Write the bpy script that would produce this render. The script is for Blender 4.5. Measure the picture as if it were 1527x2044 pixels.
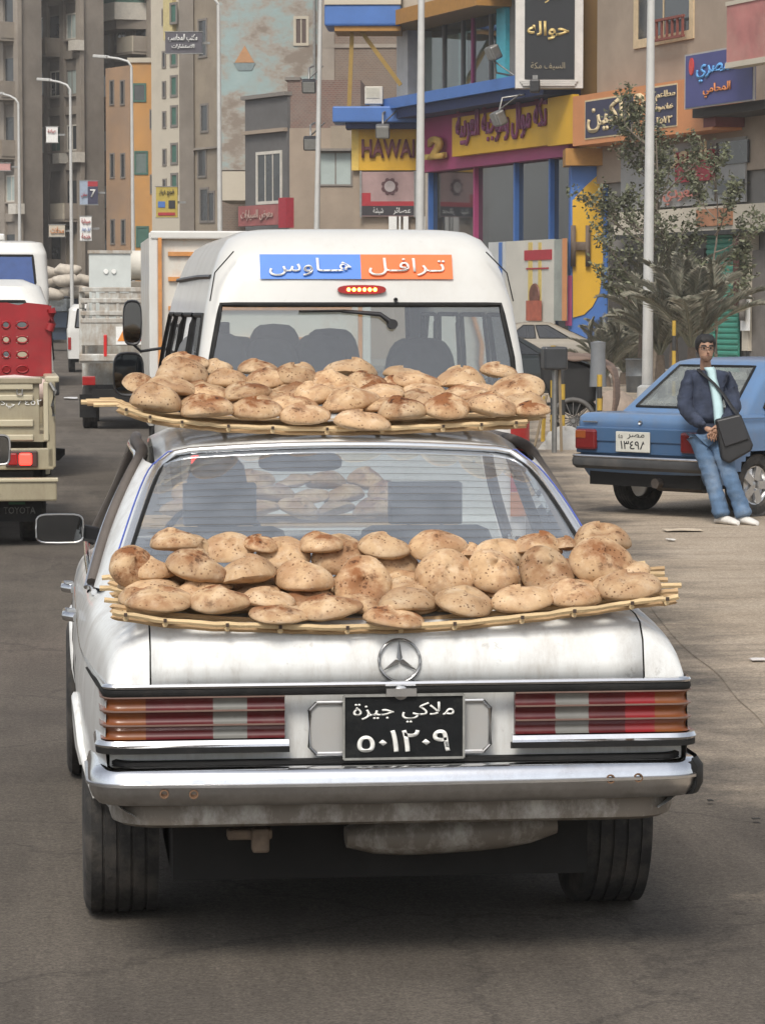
import bpy, bmesh, math, random, unicodedata
from mathutils import Vector, Matrix, noise as mnoise
from math import sin, cos, pi, radians, sqrt, atan2
random.seed(11)
for o in list(bpy.data.objects): bpy.data.objects.remove(o)
SC = bpy.context.scene
COL = SC.collection

# ------------------------------------------------------------------ camera, sky, sun, exposure
CAMP = Vector((-0.970, -8.259, 1.880)); YAW = 0.1100; PITCH = -0.0677; FPX = 6000.0
cam_d = bpy.data.cameras.new('camera'); cam = bpy.data.objects.new('camera', cam_d); COL.objects.link(cam)
cam_d.sensor_fit = 'VERTICAL'; cam_d.sensor_height = 24.0; cam_d.lens = 24.0*FPX/2044.0
cam_d.clip_start = 0.1; cam_d.clip_end = 2000
cam.location = CAMP
cam.rotation_euler = (radians(90)+PITCH, 0, -YAW)
SC.camera = cam
w = bpy.data.worlds.new('World'); SC.world = w; w.use_nodes = True
nt = w.node_tree; nt.nodes.clear()
sky = nt.nodes.new('ShaderNodeTexSky'); sky.sky_type = 'NISHITA'; sky.sun_disc = False
SUN_EL, SUN_AZ = radians(50), radians(200)     # azimuth clockwise from +Y: high, behind the camera to the left
sky.sun_elevation = SUN_EL; sky.sun_rotation = SUN_AZ
sky.air_density = 1.0; sky.dust_density = 2.2; sky.ozone_density = 0.6; sky.altitude = 0
bg = nt.nodes.new('ShaderNodeBackground'); bg.inputs[1].default_value = 0.102
out = nt.nodes.new('ShaderNodeOutputWorld')
hs = nt.nodes.new('ShaderNodeHueSaturation'); hs.inputs['Saturation'].default_value = 0.35   # hazy, milky daylight
nt.links.new(sky.outputs[0], hs.inputs['Color']); nt.links.new(hs.outputs[0], bg.inputs[0]); nt.links.new(bg.outputs[0], out.inputs[0])
sl = bpy.data.lights.new('sun', 'SUN'); sl.energy = 1.5; sl.angle = radians(18); sl.color = (1, 0.93, 0.83)
so = bpy.data.objects.new('sun', sl); COL.objects.link(so)
so.rotation_euler = (radians(90)-SUN_EL, 0, -SUN_AZ+pi)
SC.view_settings.view_transform = 'Standard'; SC.view_settings.look = 'None'
SC.view_settings.exposure = 0.86; SC.view_settings.gamma = 1.0
SC.view_settings.use_curve_mapping = False
SC.cycles.max_bounces = 6; SC.cycles.transparent_max_bounces = 16
SC.cycles.caustics_reflective = False; SC.cycles.caustics_refractive = False
SC.cycles.use_denoising = True

# ------------------------------------------------------------------ survey helpers (photo pixel -> place)
_f = Vector((sin(YAW)*cos(PITCH), cos(YAW)*cos(PITCH), sin(PITCH)))
_r = Vector((cos(YAW), -sin(YAW), 0)); _u = _r.cross(_f)
FWD = Vector((sin(YAW), cos(YAW), 0))
def ray(px, py): return _f + _r*((px-763.5)/FPX) - _u*((py-1022.0)/FPX)
def at(px, py, D): return CAMP + ray(px, py)*D                       # D metres along the view axis
def aty(px, py, y):
    d = ray(px, py); return CAMP + d*((y-CAMP.y)/d.y)
def gnd(px, py, z=0.0):
    d = ray(px, py); return CAMP + d*((z-CAMP.z)/d.z)
def gD(px, D, z=0.0):                                               # ground point below column px at distance D
    p = at(px, 616, D); return Vector((p.x, p.y, z))

# ------------------------------------------------------------------ mesh helpers
def fit(v, n=3): return [float(c) for c in v][:n]
class MB:
    def __init__(s, off=(0,0,0)): s.v=[]; s.f=[]; s.m=[]; s.off=Vector(off); s.mi=0
    def vert(s, p): s.v.append(Vector(p)+s.off); return len(s.v)-1
    def face(s, ids): s.f.append(list(ids)); s.m.append(s.mi)
    def poly(s, pts): s.face([s.vert(p) for p in pts])
    def box(s, c, d, rz=0, M=None):
        c=Vector(c); hx,hy,hz=d[0]/2,d[1]/2,d[2]/2
        R=M if M is not None else Matrix.Rotation(rz,3,'Z')
        i=[s.vert(c+R@Vector((x*hx,y*hy,z*hz))) for z in(-1,1) for y in(-1,1) for x in(-1,1)]
        for q in((0,2,3,1),(4,5,7,6),(0,1,5,4),(2,6,7,3),(0,4,6,2),(1,3,7,5)): s.face([i[k] for k in q])
        return s
    def bar(s, a, b, w, h=None, up=(0,0,1)):                         # box beam from a to b
        a,b=Vector(a),Vector(b); h=h or w; d=(b-a); L=d.length; d.normalize()
        u=Vector(up); sx=d.cross(u)
        if sx.length<1e-4: sx=d.cross(Vector((1,0,0)))
        sx.normalize(); u=sx.cross(d)
        M=Matrix((sx,d,u)).transposed(); return s.box((a+b)/2,(w,L,h),M=M)
    def grid(s, rows, closed=False):
        ids=[[s.vert(p) for p in r] for r in rows]; n=len(rows[0])
        for a,b in zip(ids[:-1],ids[1:]):
            for k in range(n if closed else n-1):
                k2=(k+1)%n; s.face((a[k],a[k2],b[k2],b[k]))
        return ids
    def tube(s, pts, r, n=8, cap=True, flat=1.0):
        pts=[Vector(p) for p in pts]; rows=[]; N=len(pts); up=Vector((0,0,1))
        for i,p in enumerate(pts):
            d=(pts[min(i+1,N-1)]-pts[max(i-1,0)]).normalized()
            sx=d.cross(up)
            if sx.length<1e-3: sx=d.cross(Vector((0,1,0)))
            sx.normalize(); u=sx.cross(d); rr=r[i] if isinstance(r,(list,tuple)) else r
            rows.append([p+sx*cos(2*pi*k/n)*rr+u*sin(2*pi*k/n)*rr*flat for k in range(n)])
        ids=s.grid(rows,True)
        if cap: s.face(ids[0][::-1]); s.face(ids[-1])
        return s
    def lathe(s, prof, c=(0,0,0), axis='X', n=24, cap=False):        # prof: (along axis, radius)
        c=Vector(c); rows=[]
        for a,r in prof:
            row=[]
            for k in range(n):
                t=2*pi*k/n
                if axis=='X': q=Vector((a,r*cos(t),r*sin(t)))
                elif axis=='Y': q=Vector((r*cos(t),a,r*sin(t)))
                else: q=Vector((r*cos(t),r*sin(t),a))
                row.append(c+q)
            rows.append(row)
        ids=s.grid(rows,True)
        if cap: s.face(ids[0][::-1]); s.face(ids[-1])
        return s
    def prism(s, pts, vec):                                          # planar polygon pushed along vec
        vec=Vector(vec); a=[s.vert(p) for p in pts]; b=[s.vert(Vector(p)+vec) for p in pts]; n=len(a)
        s.face(a[::-1]); s.face(b)
        for k in range(n): s.face((a[k],a[(k+1)%n],b[(k+1)%n],b[k]))
        return s
    def sweep(s, path, prof, cap=True):                              # path in plan, prof: (outward, z)
        P=[Vector((p[0],p[1],0)) for p in path]; rows=[]; N=len(P)
        for i,p in enumerate(P):
            d=(P[min(i+1,N-1)]-P[max(i-1,0)]).normalized(); nrm=Vector((d.y,-d.x,0))
            rows.append([Vector((p.x,p.y,0))+nrm*a+Vector((0,0,z)) for a,z in prof])
        ids=s.grid(rows)
        if cap: s.face(ids[0]); s.face(ids[-1][::-1])
        return s
    def mesh(s, name, mats, smooth=None):
        me=bpy.data.meshes.new(name); me.from_pydata([tuple(v) for v in s.v],[],s.f)
        for m in (mats if isinstance(mats,(list,tuple)) else [mats]): me.materials.append(m)
        for p,i in zip(me.polygons,s.m): p.material_index=i
        bm=bmesh.new(); bm.from_mesh(me); bmesh.ops.recalc_face_normals(bm,faces=bm.faces); bm.to_mesh(me); bm.free()
        if smooth is not None:
            me.shade_smooth(); me.set_sharp_from_angle(angle=radians(smooth))
        return me
    def build(s, name, mats, parent=None, smooth=None, bevel=0, loc=None):
        o=bpy.data.objects.new(name,s.mesh(name,mats,smooth)); COL.objects.link(o)
        if parent is not None: o.parent=parent
        if loc is not None: o.location=loc
        if bevel:
            b=o.modifiers.new('bevel','BEVEL'); b.width=bevel; b.segments=2; b.limit_method='ANGLE'; b.angle_limit=radians(40)
        return o
def link(name, me, parent=None, M=None):
    o=bpy.data.objects.new(name,me); COL.objects.link(o)
    if parent is not None: o.parent=parent
    if M is not None: o.matrix_local=M
    return o
def tag(o, label=None, cat=None, group=None, kind=None):
    for k,v in (('label',label),('category',cat),('group',group),('kind',kind)):
        if v: o[k]=v
    return o
def thing(name, label, cat, loc=(0,0,0), rz=0, group=None):
    o=bpy.data.objects.new(name,None); COL.objects.link(o); o.empty_display_size=0.2
    o.location=loc; o.rotation_euler=(0,0,rz); return tag(o,label,cat,group)
def lerp(a,b,t): return a+(b-a)*t
def interp(x, xs, ys):
    if x<=xs[0]: return ys[0]
    for i in range(len(xs)-1):
        if x<=xs[i+1]:
            t=(x-xs[i])/(xs[i+1]-xs[i]); return ys[i]+(ys[i+1]-ys[i])*t
    return ys[-1]
def smooth_line(pts, k=4):                                           # Catmull-Rom through pts
    P=[Vector(p) for p in pts]; o=[]
    for i in range(len(P)-1):
        a,b,c,d=P[max(i-1,0)],P[i],P[i+1],P[min(i+2,len(P)-1)]
        for j in range(k):
            t=j/k; o.append(0.5*((2*b)+(c-a)*t+(2*a-5*b+4*c-d)*t*t+(3*b-a-3*c+d)*t**3))
    o.append(P[-1]); return o

# ------------------------------------------------------------------ materials
MATS={}
def _tree(name):
    m=bpy.data.materials.new(name); m.use_nodes=True; t=m.node_tree; t.nodes.clear()
    o=t.nodes.new('ShaderNodeOutputMaterial'); b=t.nodes.new('ShaderNodeBsdfPrincipled')
    t.links.new(b.outputs[0],o.inputs[0]); return m,t,b,o
def N(t,typ,**kw):
    n=t.nodes.new(typ)
    for k,v in kw.items(): setattr(n,k,v)
    return n
def noise(t,scale,detail=5,rough=.6,coord='Object',stretch=None):
    tc=N(t,'ShaderNodeTexCoord'); mp=N(t,'ShaderNodeMapping'); nz=N(t,'ShaderNodeTexNoise')
    if stretch: mp.inputs['Scale'].default_value=stretch
    nz.inputs['Scale'].default_value=scale; nz.inputs['Detail'].default_value=detail; nz.inputs['Roughness'].default_value=rough
    t.links.new(tc.outputs[coord],mp.inputs[0]); t.links.new(mp.outputs[0],nz.inputs['Vector']); return nz
def ramp(t,src,stops):
    r=N(t,'ShaderNodeValToRGB'); e=r.color_ramp.elements
    while len(e)<len(stops): e.new(.5)
    for i,(p,c) in enumerate(stops):
        e[i].position=p; e[i].color=(c,c,c,1) if isinstance(c,(int,float)) else (*c,1)
    t.links.new(src,r.inputs[0]); return r
def mixc(t,fac,a,b,mode='MIX'):
    m=N(t,'ShaderNodeMix',data_type='RGBA',blend_type=mode)
    for s,v in ((m.inputs[0],fac),(m.inputs[6],a),(m.inputs[7],b)):
        if hasattr(v,'is_linked') or hasattr(v,'links'): t.links.new(v,s)
        elif isinstance(v,(int,float)): s.default_value=v if s==m.inputs[0] else (v,v,v,1)
        else: s.default_value=(*v,1)
    return m.outputs[2]
def bump(t,b,src,strength=.3,dist=.01):
    n=N(t,'ShaderNodeBump'); n.inputs['Strength'].default_value=strength; n.inputs['Distance'].default_value=dist
    t.links.new(src,n.inputs['Height']); t.links.new(n.outputs[0],b.inputs['Normal'])
def mat(name,col,rough=.6,metal=0,var=.12,scale=6,dirt=None,dirt_amt=.5,dscale=3,bmp=0,bscale=40,emit=0,coat=0,stretch=None,spec=None):
    if name in MATS: return MATS[name]
    m,t,b,o=_tree(name)
    n1=noise(t,scale,6,.65,stretch=stretch)
    lo=tuple(c*(1-var) for c in col); hi=tuple(min(1,c*(1+var)) for c in col)
    c=ramp(t,n1.outputs[0],[(.3,lo),(.7,hi)]).outputs[0]
    if dirt:
        n2=noise(t,dscale,8,.7,stretch=stretch)
        fac=ramp(t,n2.outputs[0],[(.62-.3*dirt_amt,0),(.85-.2*dirt_amt,dirt_amt)]).outputs[0]
        c=mixc(t,fac,c,dirt)
        rr=ramp(t,fac,[(0,rough),(1,min(1,rough+.35))]); t.links.new(rr.outputs[0],b.inputs['Roughness'])
    else: b.inputs['Roughness'].default_value=rough
    t.links.new(c,b.inputs['Base Color']); b.inputs['Metallic'].default_value=metal
    if coat: b.inputs['Coat Weight'].default_value=coat; b.inputs['Coat Roughness'].default_value=.08
    if spec is not None: b.inputs['Specular IOR Level'].default_value=spec
    if bmp: bump(t,b,noise(t,bscale,4,.6).outputs[0],bmp,.01)
    if emit:
        b.inputs['Emission Color'].default_value=(*col,1); b.inputs['Emission Strength'].default_value=emit
    MATS[name]=m; return m
def glass(name,tint=(.8,.85,.85),dust=.12,dustcol=(.5,.48,.44),rough=.02,refl=1.0,gain=1.9):
    if name in MATS: return MATS[name]
    m=bpy.data.materials.new(name); m.use_nodes=True; t=m.node_tree; t.nodes.clear()
    o=N(t,'ShaderNodeOutputMaterial'); tr=N(t,'ShaderNodeBsdfTransparent'); gl=N(t,'ShaderNodeBsdfGlossy'); df=N(t,'ShaderNodeBsdfDiffuse')
    lw=N(t,'ShaderNodeLayerWeight'); lw.inputs[0].default_value=.5                 # Schlick, the same from inside and outside
    pw=N(t,'ShaderNodeMath',operation='POWER'); pw.inputs[1].default_value=5; t.links.new(lw.outputs['Facing'],pw.inputs[0])
    fr=N(t,'ShaderNodeMath',operation='MULTIPLY_ADD'); fr.inputs[1].default_value=.95; fr.inputs[2].default_value=.042; t.links.new(pw.outputs[0],fr.inputs[0])
    tr.inputs[0].default_value=(*tint,1); gl.inputs['Roughness'].default_value=rough; gl.inputs[0].default_value=(.95*refl,.97*refl,refl,1)
    df.inputs[0].default_value=(*dustcol,1)
    mul=N(t,'ShaderNodeMath',operation='MULTIPLY'); mul.inputs[1].default_value=gain; mul.use_clamp=True
    t.links.new(fr.outputs[0],mul.inputs[0])
    a=N(t,'ShaderNodeMixShader'); c=N(t,'ShaderNodeMixShader')
    t.links.new(mul.outputs[0],a.inputs[0]); t.links.new(tr.outputs[0],a.inputs[1]); t.links.new(gl.outputs[0],a.inputs[2])
    nz=noise(t,5,6,.6); rp=ramp(t,nz.outputs[0],[(.3,dust*.6),(.75,min(1,dust*1.5))])
    t.links.new(rp.outputs[0],c.inputs[0]); t.links.new(a.outputs[0],c.inputs[1]); t.links.new(df.outputs[0],c.inputs[2])
    t.links.new(c.outputs[0],o.inputs[0]); MATS[name]=m; return m

chrome=mat('chrome',(.72,.73,.75),.1,1,.06,20,dirt=(.30,.26,.21),dirt_amt=.35,dscale=9)
chrome_dull=mat('dull chrome',(.55,.55,.55),.28,1,.1,15,dirt=(.25,.22,.18),dirt_amt=.6,dscale=8)
rubber=mat('black rubber',(.012,.012,.012),.6,0,.3,12,dirt=(.07,.06,.05),dirt_amt=.35,dscale=9,spec=.25)
plastic=mat('black plastic',(.022,.022,.024),.42,0,.2,9)
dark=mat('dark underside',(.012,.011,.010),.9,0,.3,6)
tyre_m=mat('dusty tyre rubber',(.026,.025,.024),.85,0,.35,10,dirt=(.13,.112,.094),dirt_amt=.6,dscale=9,bmp=.5,bscale=30)
steel=mat('grey steel',(.28,.28,.27),.45,.8,.2,8,dirt=(.16,.12,.09),dirt_amt=.5)
white_ink=mat('white lettering paint',(.75,.75,.72),.6,0,.1,20)
black_ink=mat('black lettering paint',(.02,.02,.022),.6)
seat_cloth=mat('grey seat cloth',(.13,.135,.14),.9,0,.15,12)
clear_glass=glass('clear car glass',(.82,.88,.87),.05)

# ------------------------------------------------------------------ lettering
_forms={}
for cp in list(range(0xFE70,0xFEFD))+list(range(0xFB50,0xFBFF)):
    d=unicodedata.decomposition(chr(cp)).split()
    if len(d)==2 and d[0][0]=='<': _forms.setdefault(int(d[1],16),{}).setdefault(d[0].strip('<>'),cp)
    elif len(d)==3 and d[1]=='0644' and d[0] in('<isolated>','<final>'): _forms.setdefault(('la',int(d[2],16)),{})[d[0].strip('<>')]=cp
def arabic(s):
    units=[]; i=0
    while i<len(s):
        c=ord(s[i])
        if c==0x644 and i+1<len(s) and ('la',ord(s[i+1])) in _forms: units.append(('la',ord(s[i+1]))); i+=2
        else: units.append(c); i+=1
    def dual(u): return u==0x640 or (u in _forms and 'initial' in _forms[u])
    def joins(u): return u==0x640 or (u in _forms and 'final' in _forms[u])
    outs=[]
    for k,u in enumerate(units):
        if u not in _forms: outs.append(chr(u) if isinstance(u,int) else ''); continue
        p=k>0 and dual(units[k-1]) and joins(u); n=k+1<len(units) and dual(u) and joins(units[k+1])
        key='medial' if p and n else 'final' if p else 'initial' if n else 'isolated'
        f=_forms[u]; outs.append(chr(f.get(key,f.get('isolated',0x20))))
    r=[]; run=''
    for ch in reversed(outs):                                        # visual order; digits keep theirs
        if ch.isdigit(): run=ch+run
        else:
            if run: r.append(run); run=''
            r.append(ch)
    if run: r.append(run)
    return ''.join(r)
def lettering(body, w_, h_, m, parent, M, depth=.004, name='lettering', ar=False, bold=0.0):
    c=bpy.data.curves.new('t','FONT'); c.body=arabic(body) if ar else body; c.resolution_u=2; c.extrude=.0; c.offset=bold
    c.align_x='CENTER'
    o=bpy.data.objects.new('t',c); COL.objects.link(o)
    me=bpy.data.meshes.new_from_object(o.evaluated_get(bpy.context.evaluated_depsgraph_get()))
    bpy.data.objects.remove(o)
    if not me.vertices: return None
    xs=[v.co.x for v in me.vertices]; ys=[v.co.y for v in me.vertices]
    sx=w_/(max(xs)-min(xs)); sy=h_/(max(ys)-min(ys)); cx=(max(xs)+min(xs))/2; cy=(max(ys)+min(ys))/2
    bm=bmesh.new(); bm.from_mesh(me)
    for v in bm.verts: v.co=Vector(((v.co.x-cx)*sx,(v.co.y-cy)*sy,0))
    r=bmesh.ops.extrude_face_region(bm,geom=list(bm.faces))
    for e in r['geom']:
        if isinstance(e,bmesh.types.BMVert): e.co.z+=depth
    bmesh.ops.recalc_face_normals(bm,faces=bm.faces); bm.to_mesh(me); bm.free()
    me.materials.clear(); me.materials.append(m); me.name=name
    return link(name,me,parent,M)
def face_M(origin, right=(1,0,0), up=(0,0,1)):                       # text plane: local x=right, y=up, z=out
    r=Vector(right).normalized(); u=Vector(up).normalized(); n=r.cross(u)
    return Matrix.Translation(Vector(origin))@Matrix((r,u,n)).transposed().to_4x4()
ORD=['first','second','third','fourth','fifth','sixth','seventh','eighth','ninth','tenth','eleventh','twelfth','thirteenth','fourteenth','fifteenth','sixteenth','seventeenth','eighteenth','nineteenth','twentieth']

# ------------------------------------------------------------------ wheels shared by the vehicles
def wheel(parent, c, R=.31, wd=.19, side=1, rim=None, name='wheel', n=36, alloy=0):
    """axis along X, side=+1 outer face towards +x"""
    c=Vector(c); e=bpy.data.objects.new(name,None); COL.objects.link(e); e.parent=parent; e.location=c
    h=wd/2; r1=R*.62
    t=MB(); g=.008; tread=[]
    for k in range(5):
        a=-h*.8+k*h*.4
        tread+=[(a-.0*h,R-.002),(a+h*.30,R-.002),(a+h*.31,R-g),(a+h*.39,R-g)]
    tread=tread[:-2]
    prof=[(-h*.75,r1),(-h*.98,r1+.02),(-h,R*.85),(-h*.93,R-.018)]+tread+[(h*.93,R-.018),(h,R*.85),(h*.98,r1+.02),(h*.75,r1)]
    t.lathe(prof,n=n); t.build('tyre',tyre_m,e,30)
    q=MB(); s=side
    q.lathe([(s*h*.75,r1),(s*h*.7,r1*.93),(s*h*.35,r1*.85),(s*h*.45,r1*.4),(s*h*.6,r1*.28),(s*h*.62,.001)],n=20)
    q.lathe([(-s*h*.75,r1),(-s*h*.2,r1*.9),(-s*h*.1,.001)],n=20)
    for k in range(alloy):
        a=2*pi*k/alloy; q.box((s*h*.62,cos(a)*r1*.6,sin(a)*r1*.6),(.03,.075,r1*.7),M=Matrix.Rotation(a-pi/2,3,'X'))
    q.build('rim',rim or steel,e,35)
    return e
# ================================================================== ground
def ground_mat(name,c1,c2,c3,s1,s2,streak=None,bs=.4):
    m,t,b,o=_tree(name)
    a=noise(t,s1,8,.65); c=ramp(t,a.outputs[0],[(.32,c1),(.52,c2),(.72,c3)]).outputs[0]
    if streak:
        q=noise(t,s2,6,.7,stretch=streak); c=mixc(t,ramp(t,q.outputs[0],[(.5,0),(.68,.55)]).outputs[0],c,c3)
    g=noise(t,260,3,.7); c=mixc(t,.35,c,ramp(t,g.outputs[0],[(.3,.25),(.7,.8)]).outputs[0],'OVERLAY')
    t.links.new(c,b.inputs['Base Color']); b.inputs['Roughness'].default_value=.92
    b.inputs['Specular IOR Level'].default_value=.25
    bump(t,b,noise(t,120,6,.8).outputs[0],bs,.006); return m
def road_mat():
    """dusty asphalt that runs into packed dust along the worn edge of the lay-by"""
    m,t,b,o=_tree('dusty asphalt and packed dust')
    tc=N(t,'ShaderNodeTexCoord'); 
    def dotn(v,off):
        d=N(t,'ShaderNodeVectorMath',operation='DOT_PRODUCT'); d.inputs[1].default_value=v; t.links.new(tc.outputs['Object'],d.inputs[0])
        a=N(t,'ShaderNodeMath',operation='ADD'); a.inputs[1].default_value=off; t.links.new(d.outputs['Value'],a.inputs[0]); return a.outputs[0]
    nv=_r-FWD*.0185; s=dotn(nv,-CAMP.dot(nv)-1.50)
    a=noise(t,.8,8,.65); asp=ramp(t,a.outputs[0],[(.32,(.076,.065,.055)),(.52,(.102,.088,.073)),(.72,(.136,.117,.097))]).outputs[0]
    q=noise(t,.5,6,.7,stretch=(5,.35,1)); asp=mixc(t,ramp(t,q.outputs[0],[(.48,0),(.68,.5)]).outputs[0],asp,(.165,.142,.117))
    p=noise(t,3.1,9,.75); asp=mixc(t,ramp(t,p.outputs[0],[(.56,0),(.70,.45)]).outputs[0],asp,(.058,.051,.045))
    vk=N(t,'ShaderNodeTexVoronoi',feature='DISTANCE_TO_EDGE'); vk.inputs['Scale'].default_value=.55; wv=noise(t,2.2,6,.7); wm=N(t,'ShaderNodeVectorMath',operation='MULTIPLY_ADD'); wm.inputs[1].default_value=(.5,.5,.5); t.links.new(wv.outputs['Color'],wm.inputs[0]); t.links.new(tc.outputs['Object'],wm.inputs[2]); t.links.new(wm.outputs[0],vk.inputs['Vector'])
    asp=mixc(t,ramp(t,vk.outputs['Distance'],[(.002,.5),(.010,0)]).outputs[0],asp,(.045,.04,.035))
    e=noise(t,.9,8,.7); du=ramp(t,e.outputs[0],[(.3,(.29,.235,.175)),(.5,(.37,.305,.232)),(.72,(.43,.362,.285))]).outputs[0]
    e2=noise(t,1.7,7,.7,stretch=(.5,3.2,1)); du=mixc(t,ramp(t,e2.outputs[0],[(.52,0),(.66,.6)]).outputs[0],du,(.19,.152,.115))
    n=noise(t,.75,8,.7); k=N(t,'ShaderNodeMath',operation='MULTIPLY_ADD'); t.links.new(n.outputs[0],k.inputs[0]); k.inputs[1].default_value=2.6; k.inputs[2].default_value=-1.3
    ad=N(t,'ShaderNodeMath',operation='ADD'); t.links.new(k.outputs[0],ad.inputs[0]); t.links.new(s,ad.inputs[1])
    f=N(t,'ShaderNodeMapRange'); f.inputs[1].default_value=-.35; f.inputs[2].default_value=.35; t.links.new(ad.outputs[0],f.inputs[0])
    c=mixc(t,f.outputs[0],asp,du)
    g2=noise(t,34,4,.8); c=mixc(t,.5,c,ramp(t,g2.outputs[0],[(.3,.2),(.7,.8)]).outputs[0],'OVERLAY')
    g=noise(t,90,5,.8); c=mixc(t,.75,c,ramp(t,g.outputs[0],[(.30,.12),(.70,.88)]).outputs[0],'OVERLAY')
    t.links.new(c,b.inputs['Base Color']); b.inputs['Roughness'].default_value=.93; b.inputs['Specular IOR Level'].default_value=.25
    bump(t,b,noise(t,110,6,.85).outputs[0],.6,.008); return m
asphalt=dirt_m=road_mat()
g=MB(); g.poly([(-400,-60,0),(400,-60,0),(400,700,0),(-400,700,0)]); tag(g.build('road',asphalt),kind='structure')
# packed dust of the lay-by, ragged edge, laid 4 mm over the asphalt
edge=[(1640,1640),(1527,1452),(1470,1395),(1430,1345),(1372,1300),(1330,1255),(1290,1200),(1240,1110),(1190,1030),(1130,950),(1090,900),(1065,862),(1040,830)]
pts=smooth_line([gnd(*e) for e in edge],8)
dm=MB(off=(0,0,.004)); far=[gD(1000,88),gD(1700,84),gD(1900,60),gD(2300,20)]
dm.poly(pts+far); tag(dm.build('lay_by',dirt_m),kind='structure')
# darker worn strip with tar and dust ridges beside it
st=MB(off=(0,0,.008))
for k,(x0,y0,x1,y1,wd) in enumerate([(1395,1330,1640,1490,.022)]):
    A,B=gnd(x0,y0),gnd(x1,y1); L=smooth_line([A.lerp(B,i/7)+Vector((random.uniform(-.03,.03),random.uniform(-.03,.03),0)) for i in range(8)],3)
    wv=[wd*random.uniform(.2,1) for _ in L]; wv[0]=wv[-1]=.003
    st.grid([[p+Vector((0,q*2.2,0)),p-Vector((0,q*2.2,0))] for p,q in zip(L,wv)])

# ================================================================== the white sedan
def paint(name,col,dirtc=(.24,.20,.155),amt=.55,scale=3.5,low=0.0,coat=.5,streak=0):
    m,t,b,o=_tree(name)
    n1=noise(t,2.2,4,.6); c=ramp(t,n1.outputs[0],[(.3,tuple(x*.93 for x in col)),(.7,col)]).outputs[0]
    n2=noise(t,scale,10,.72,stretch=(1,1,.55)); f=ramp(t,n2.outputs[0],[(.50-low*.2,0),(.78-low*.25,amt)]).outputs[0]
    n3=noise(t,34,6,.8); f2=ramp(t,n3.outputs[0],[(.60,0),(.76,amt*.8)]).outputs[0]
    c=mixc(t,f,c,dirtc); c=mixc(t,f2,c,tuple(x*.8 for x in dirtc))
    if streak:
        n4=noise(t,5,8,.75,stretch=(5,5,.5)); c=mixc(t,ramp(t,n4.outputs[0],[(.50,0),(.72,streak)]).outputs[0],c,tuple(x*1.3 for x in dirtc))
        n5=noise(t,9,9,.8); c=mixc(t,ramp(t,n5.outputs[0],[(.63,0),(.67,streak)]).outputs[0],c,tuple(x*.5 for x in dirtc))
    t.links.new(c,b.inputs['Base Color']); r=ramp(t,f,[(0,.32),(1,.75)]); t.links.new(r.outputs[0],b.inputs['Roughness'])
    b.inputs['Coat Weight'].default_value=coat; b.inputs['Coat Roughness'].default_value=.12
    bump(t,b,noise(t,3,3,.5).outputs[0],.05,.02)
    MATS[name]=m; return m
sed_paint=paint('worn white paint',(.76,.775,.765),amt=.5,scale=4.5,low=.25,streak=.32)
sed_low=paint('mud stained white paint',(.52,.50,.46),(.12,.095,.07),amt=.85,scale=7,low=1,coat=.1)
CZ=.05
def T(): return MB(off=(0,0,CZ))
sed=thing('white_sedan','old white sedan seen from behind carrying trays of bread on boot and roof','car',(0,0,0))
YS=[.085,.11,.155,.23,.45,.80,1.06,1.35,2.4,3.2,3.6,4.2,4.55,4.68]
def prof(y):
    I=lambda v: interp(y,YS,v)
    p0=(I([.74,.74,.75,.75,.77,.80,.80,.80,.80,.80,.80,.78,.76,.70]), I([.41,.41,.41,.41,.41,.30,.22,.20,.20,.20,.22,.25,.30,.36]))
    p1=(I([.80,.803,.808,.815,.836,.858,.865,.868,.87,.868,.865,.85,.82,.74]), I([.46,.46,.46,.46,.45,.40,.36,.36,.36,.36,.36,.38,.40,.42]))
    p2=(I([.822,.826,.831,.838,.860,.882,.890,.893,.893,.890,.886,.87,.84,.76]), .58)
    p3=(I([.822,.826,.831,.838,.860,.883,.891,.893,.893,.890,.886,.87,.84,.76]), I([.69,.69,.69,.70,.71,.715,.72,.72,.72,.72,.71,.69,.66,.64]))
    p4=(I([.815,.818,.821,.826,.842,.862,.870,.872,.872,.870,.862,.845,.81,.74]), I([.765,.785,.80,.812,.825,.835,.84,.845,.845,.84,.83,.79,.74,.68]))
    p4b=(I([.778,.78,.782,.785,.80,.82,.84,.845,.845,.83,.80,.78,.76,.70]), I([.775,.845,.878,.892,.902,.91,.915,.905,.905,.905,.89,.85,.78,.70]))
    p5=(I([.70,.70,.70,.70,.705,.72,.77,.80,.80,.74,.68,.66,.64,.60]), I([.780,.890,.936,.953,.962,.972,.982,.935,.935,.94,.93,.88,.80,.71]))
    zc=I([.785,.897,.944,.962,.975,.988,1.0,.90,.90,.955,.95,.90,.82,.72])
    return [p0,p1,p2,p3,p4,p4b,p5],zc
ysd=[.085,.097,.11,.13,.155,.19,.23,.30,.38]+[.45+.07*i for i in range(61)]
ysd=[y for y in ysd if y<4.69]
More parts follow.
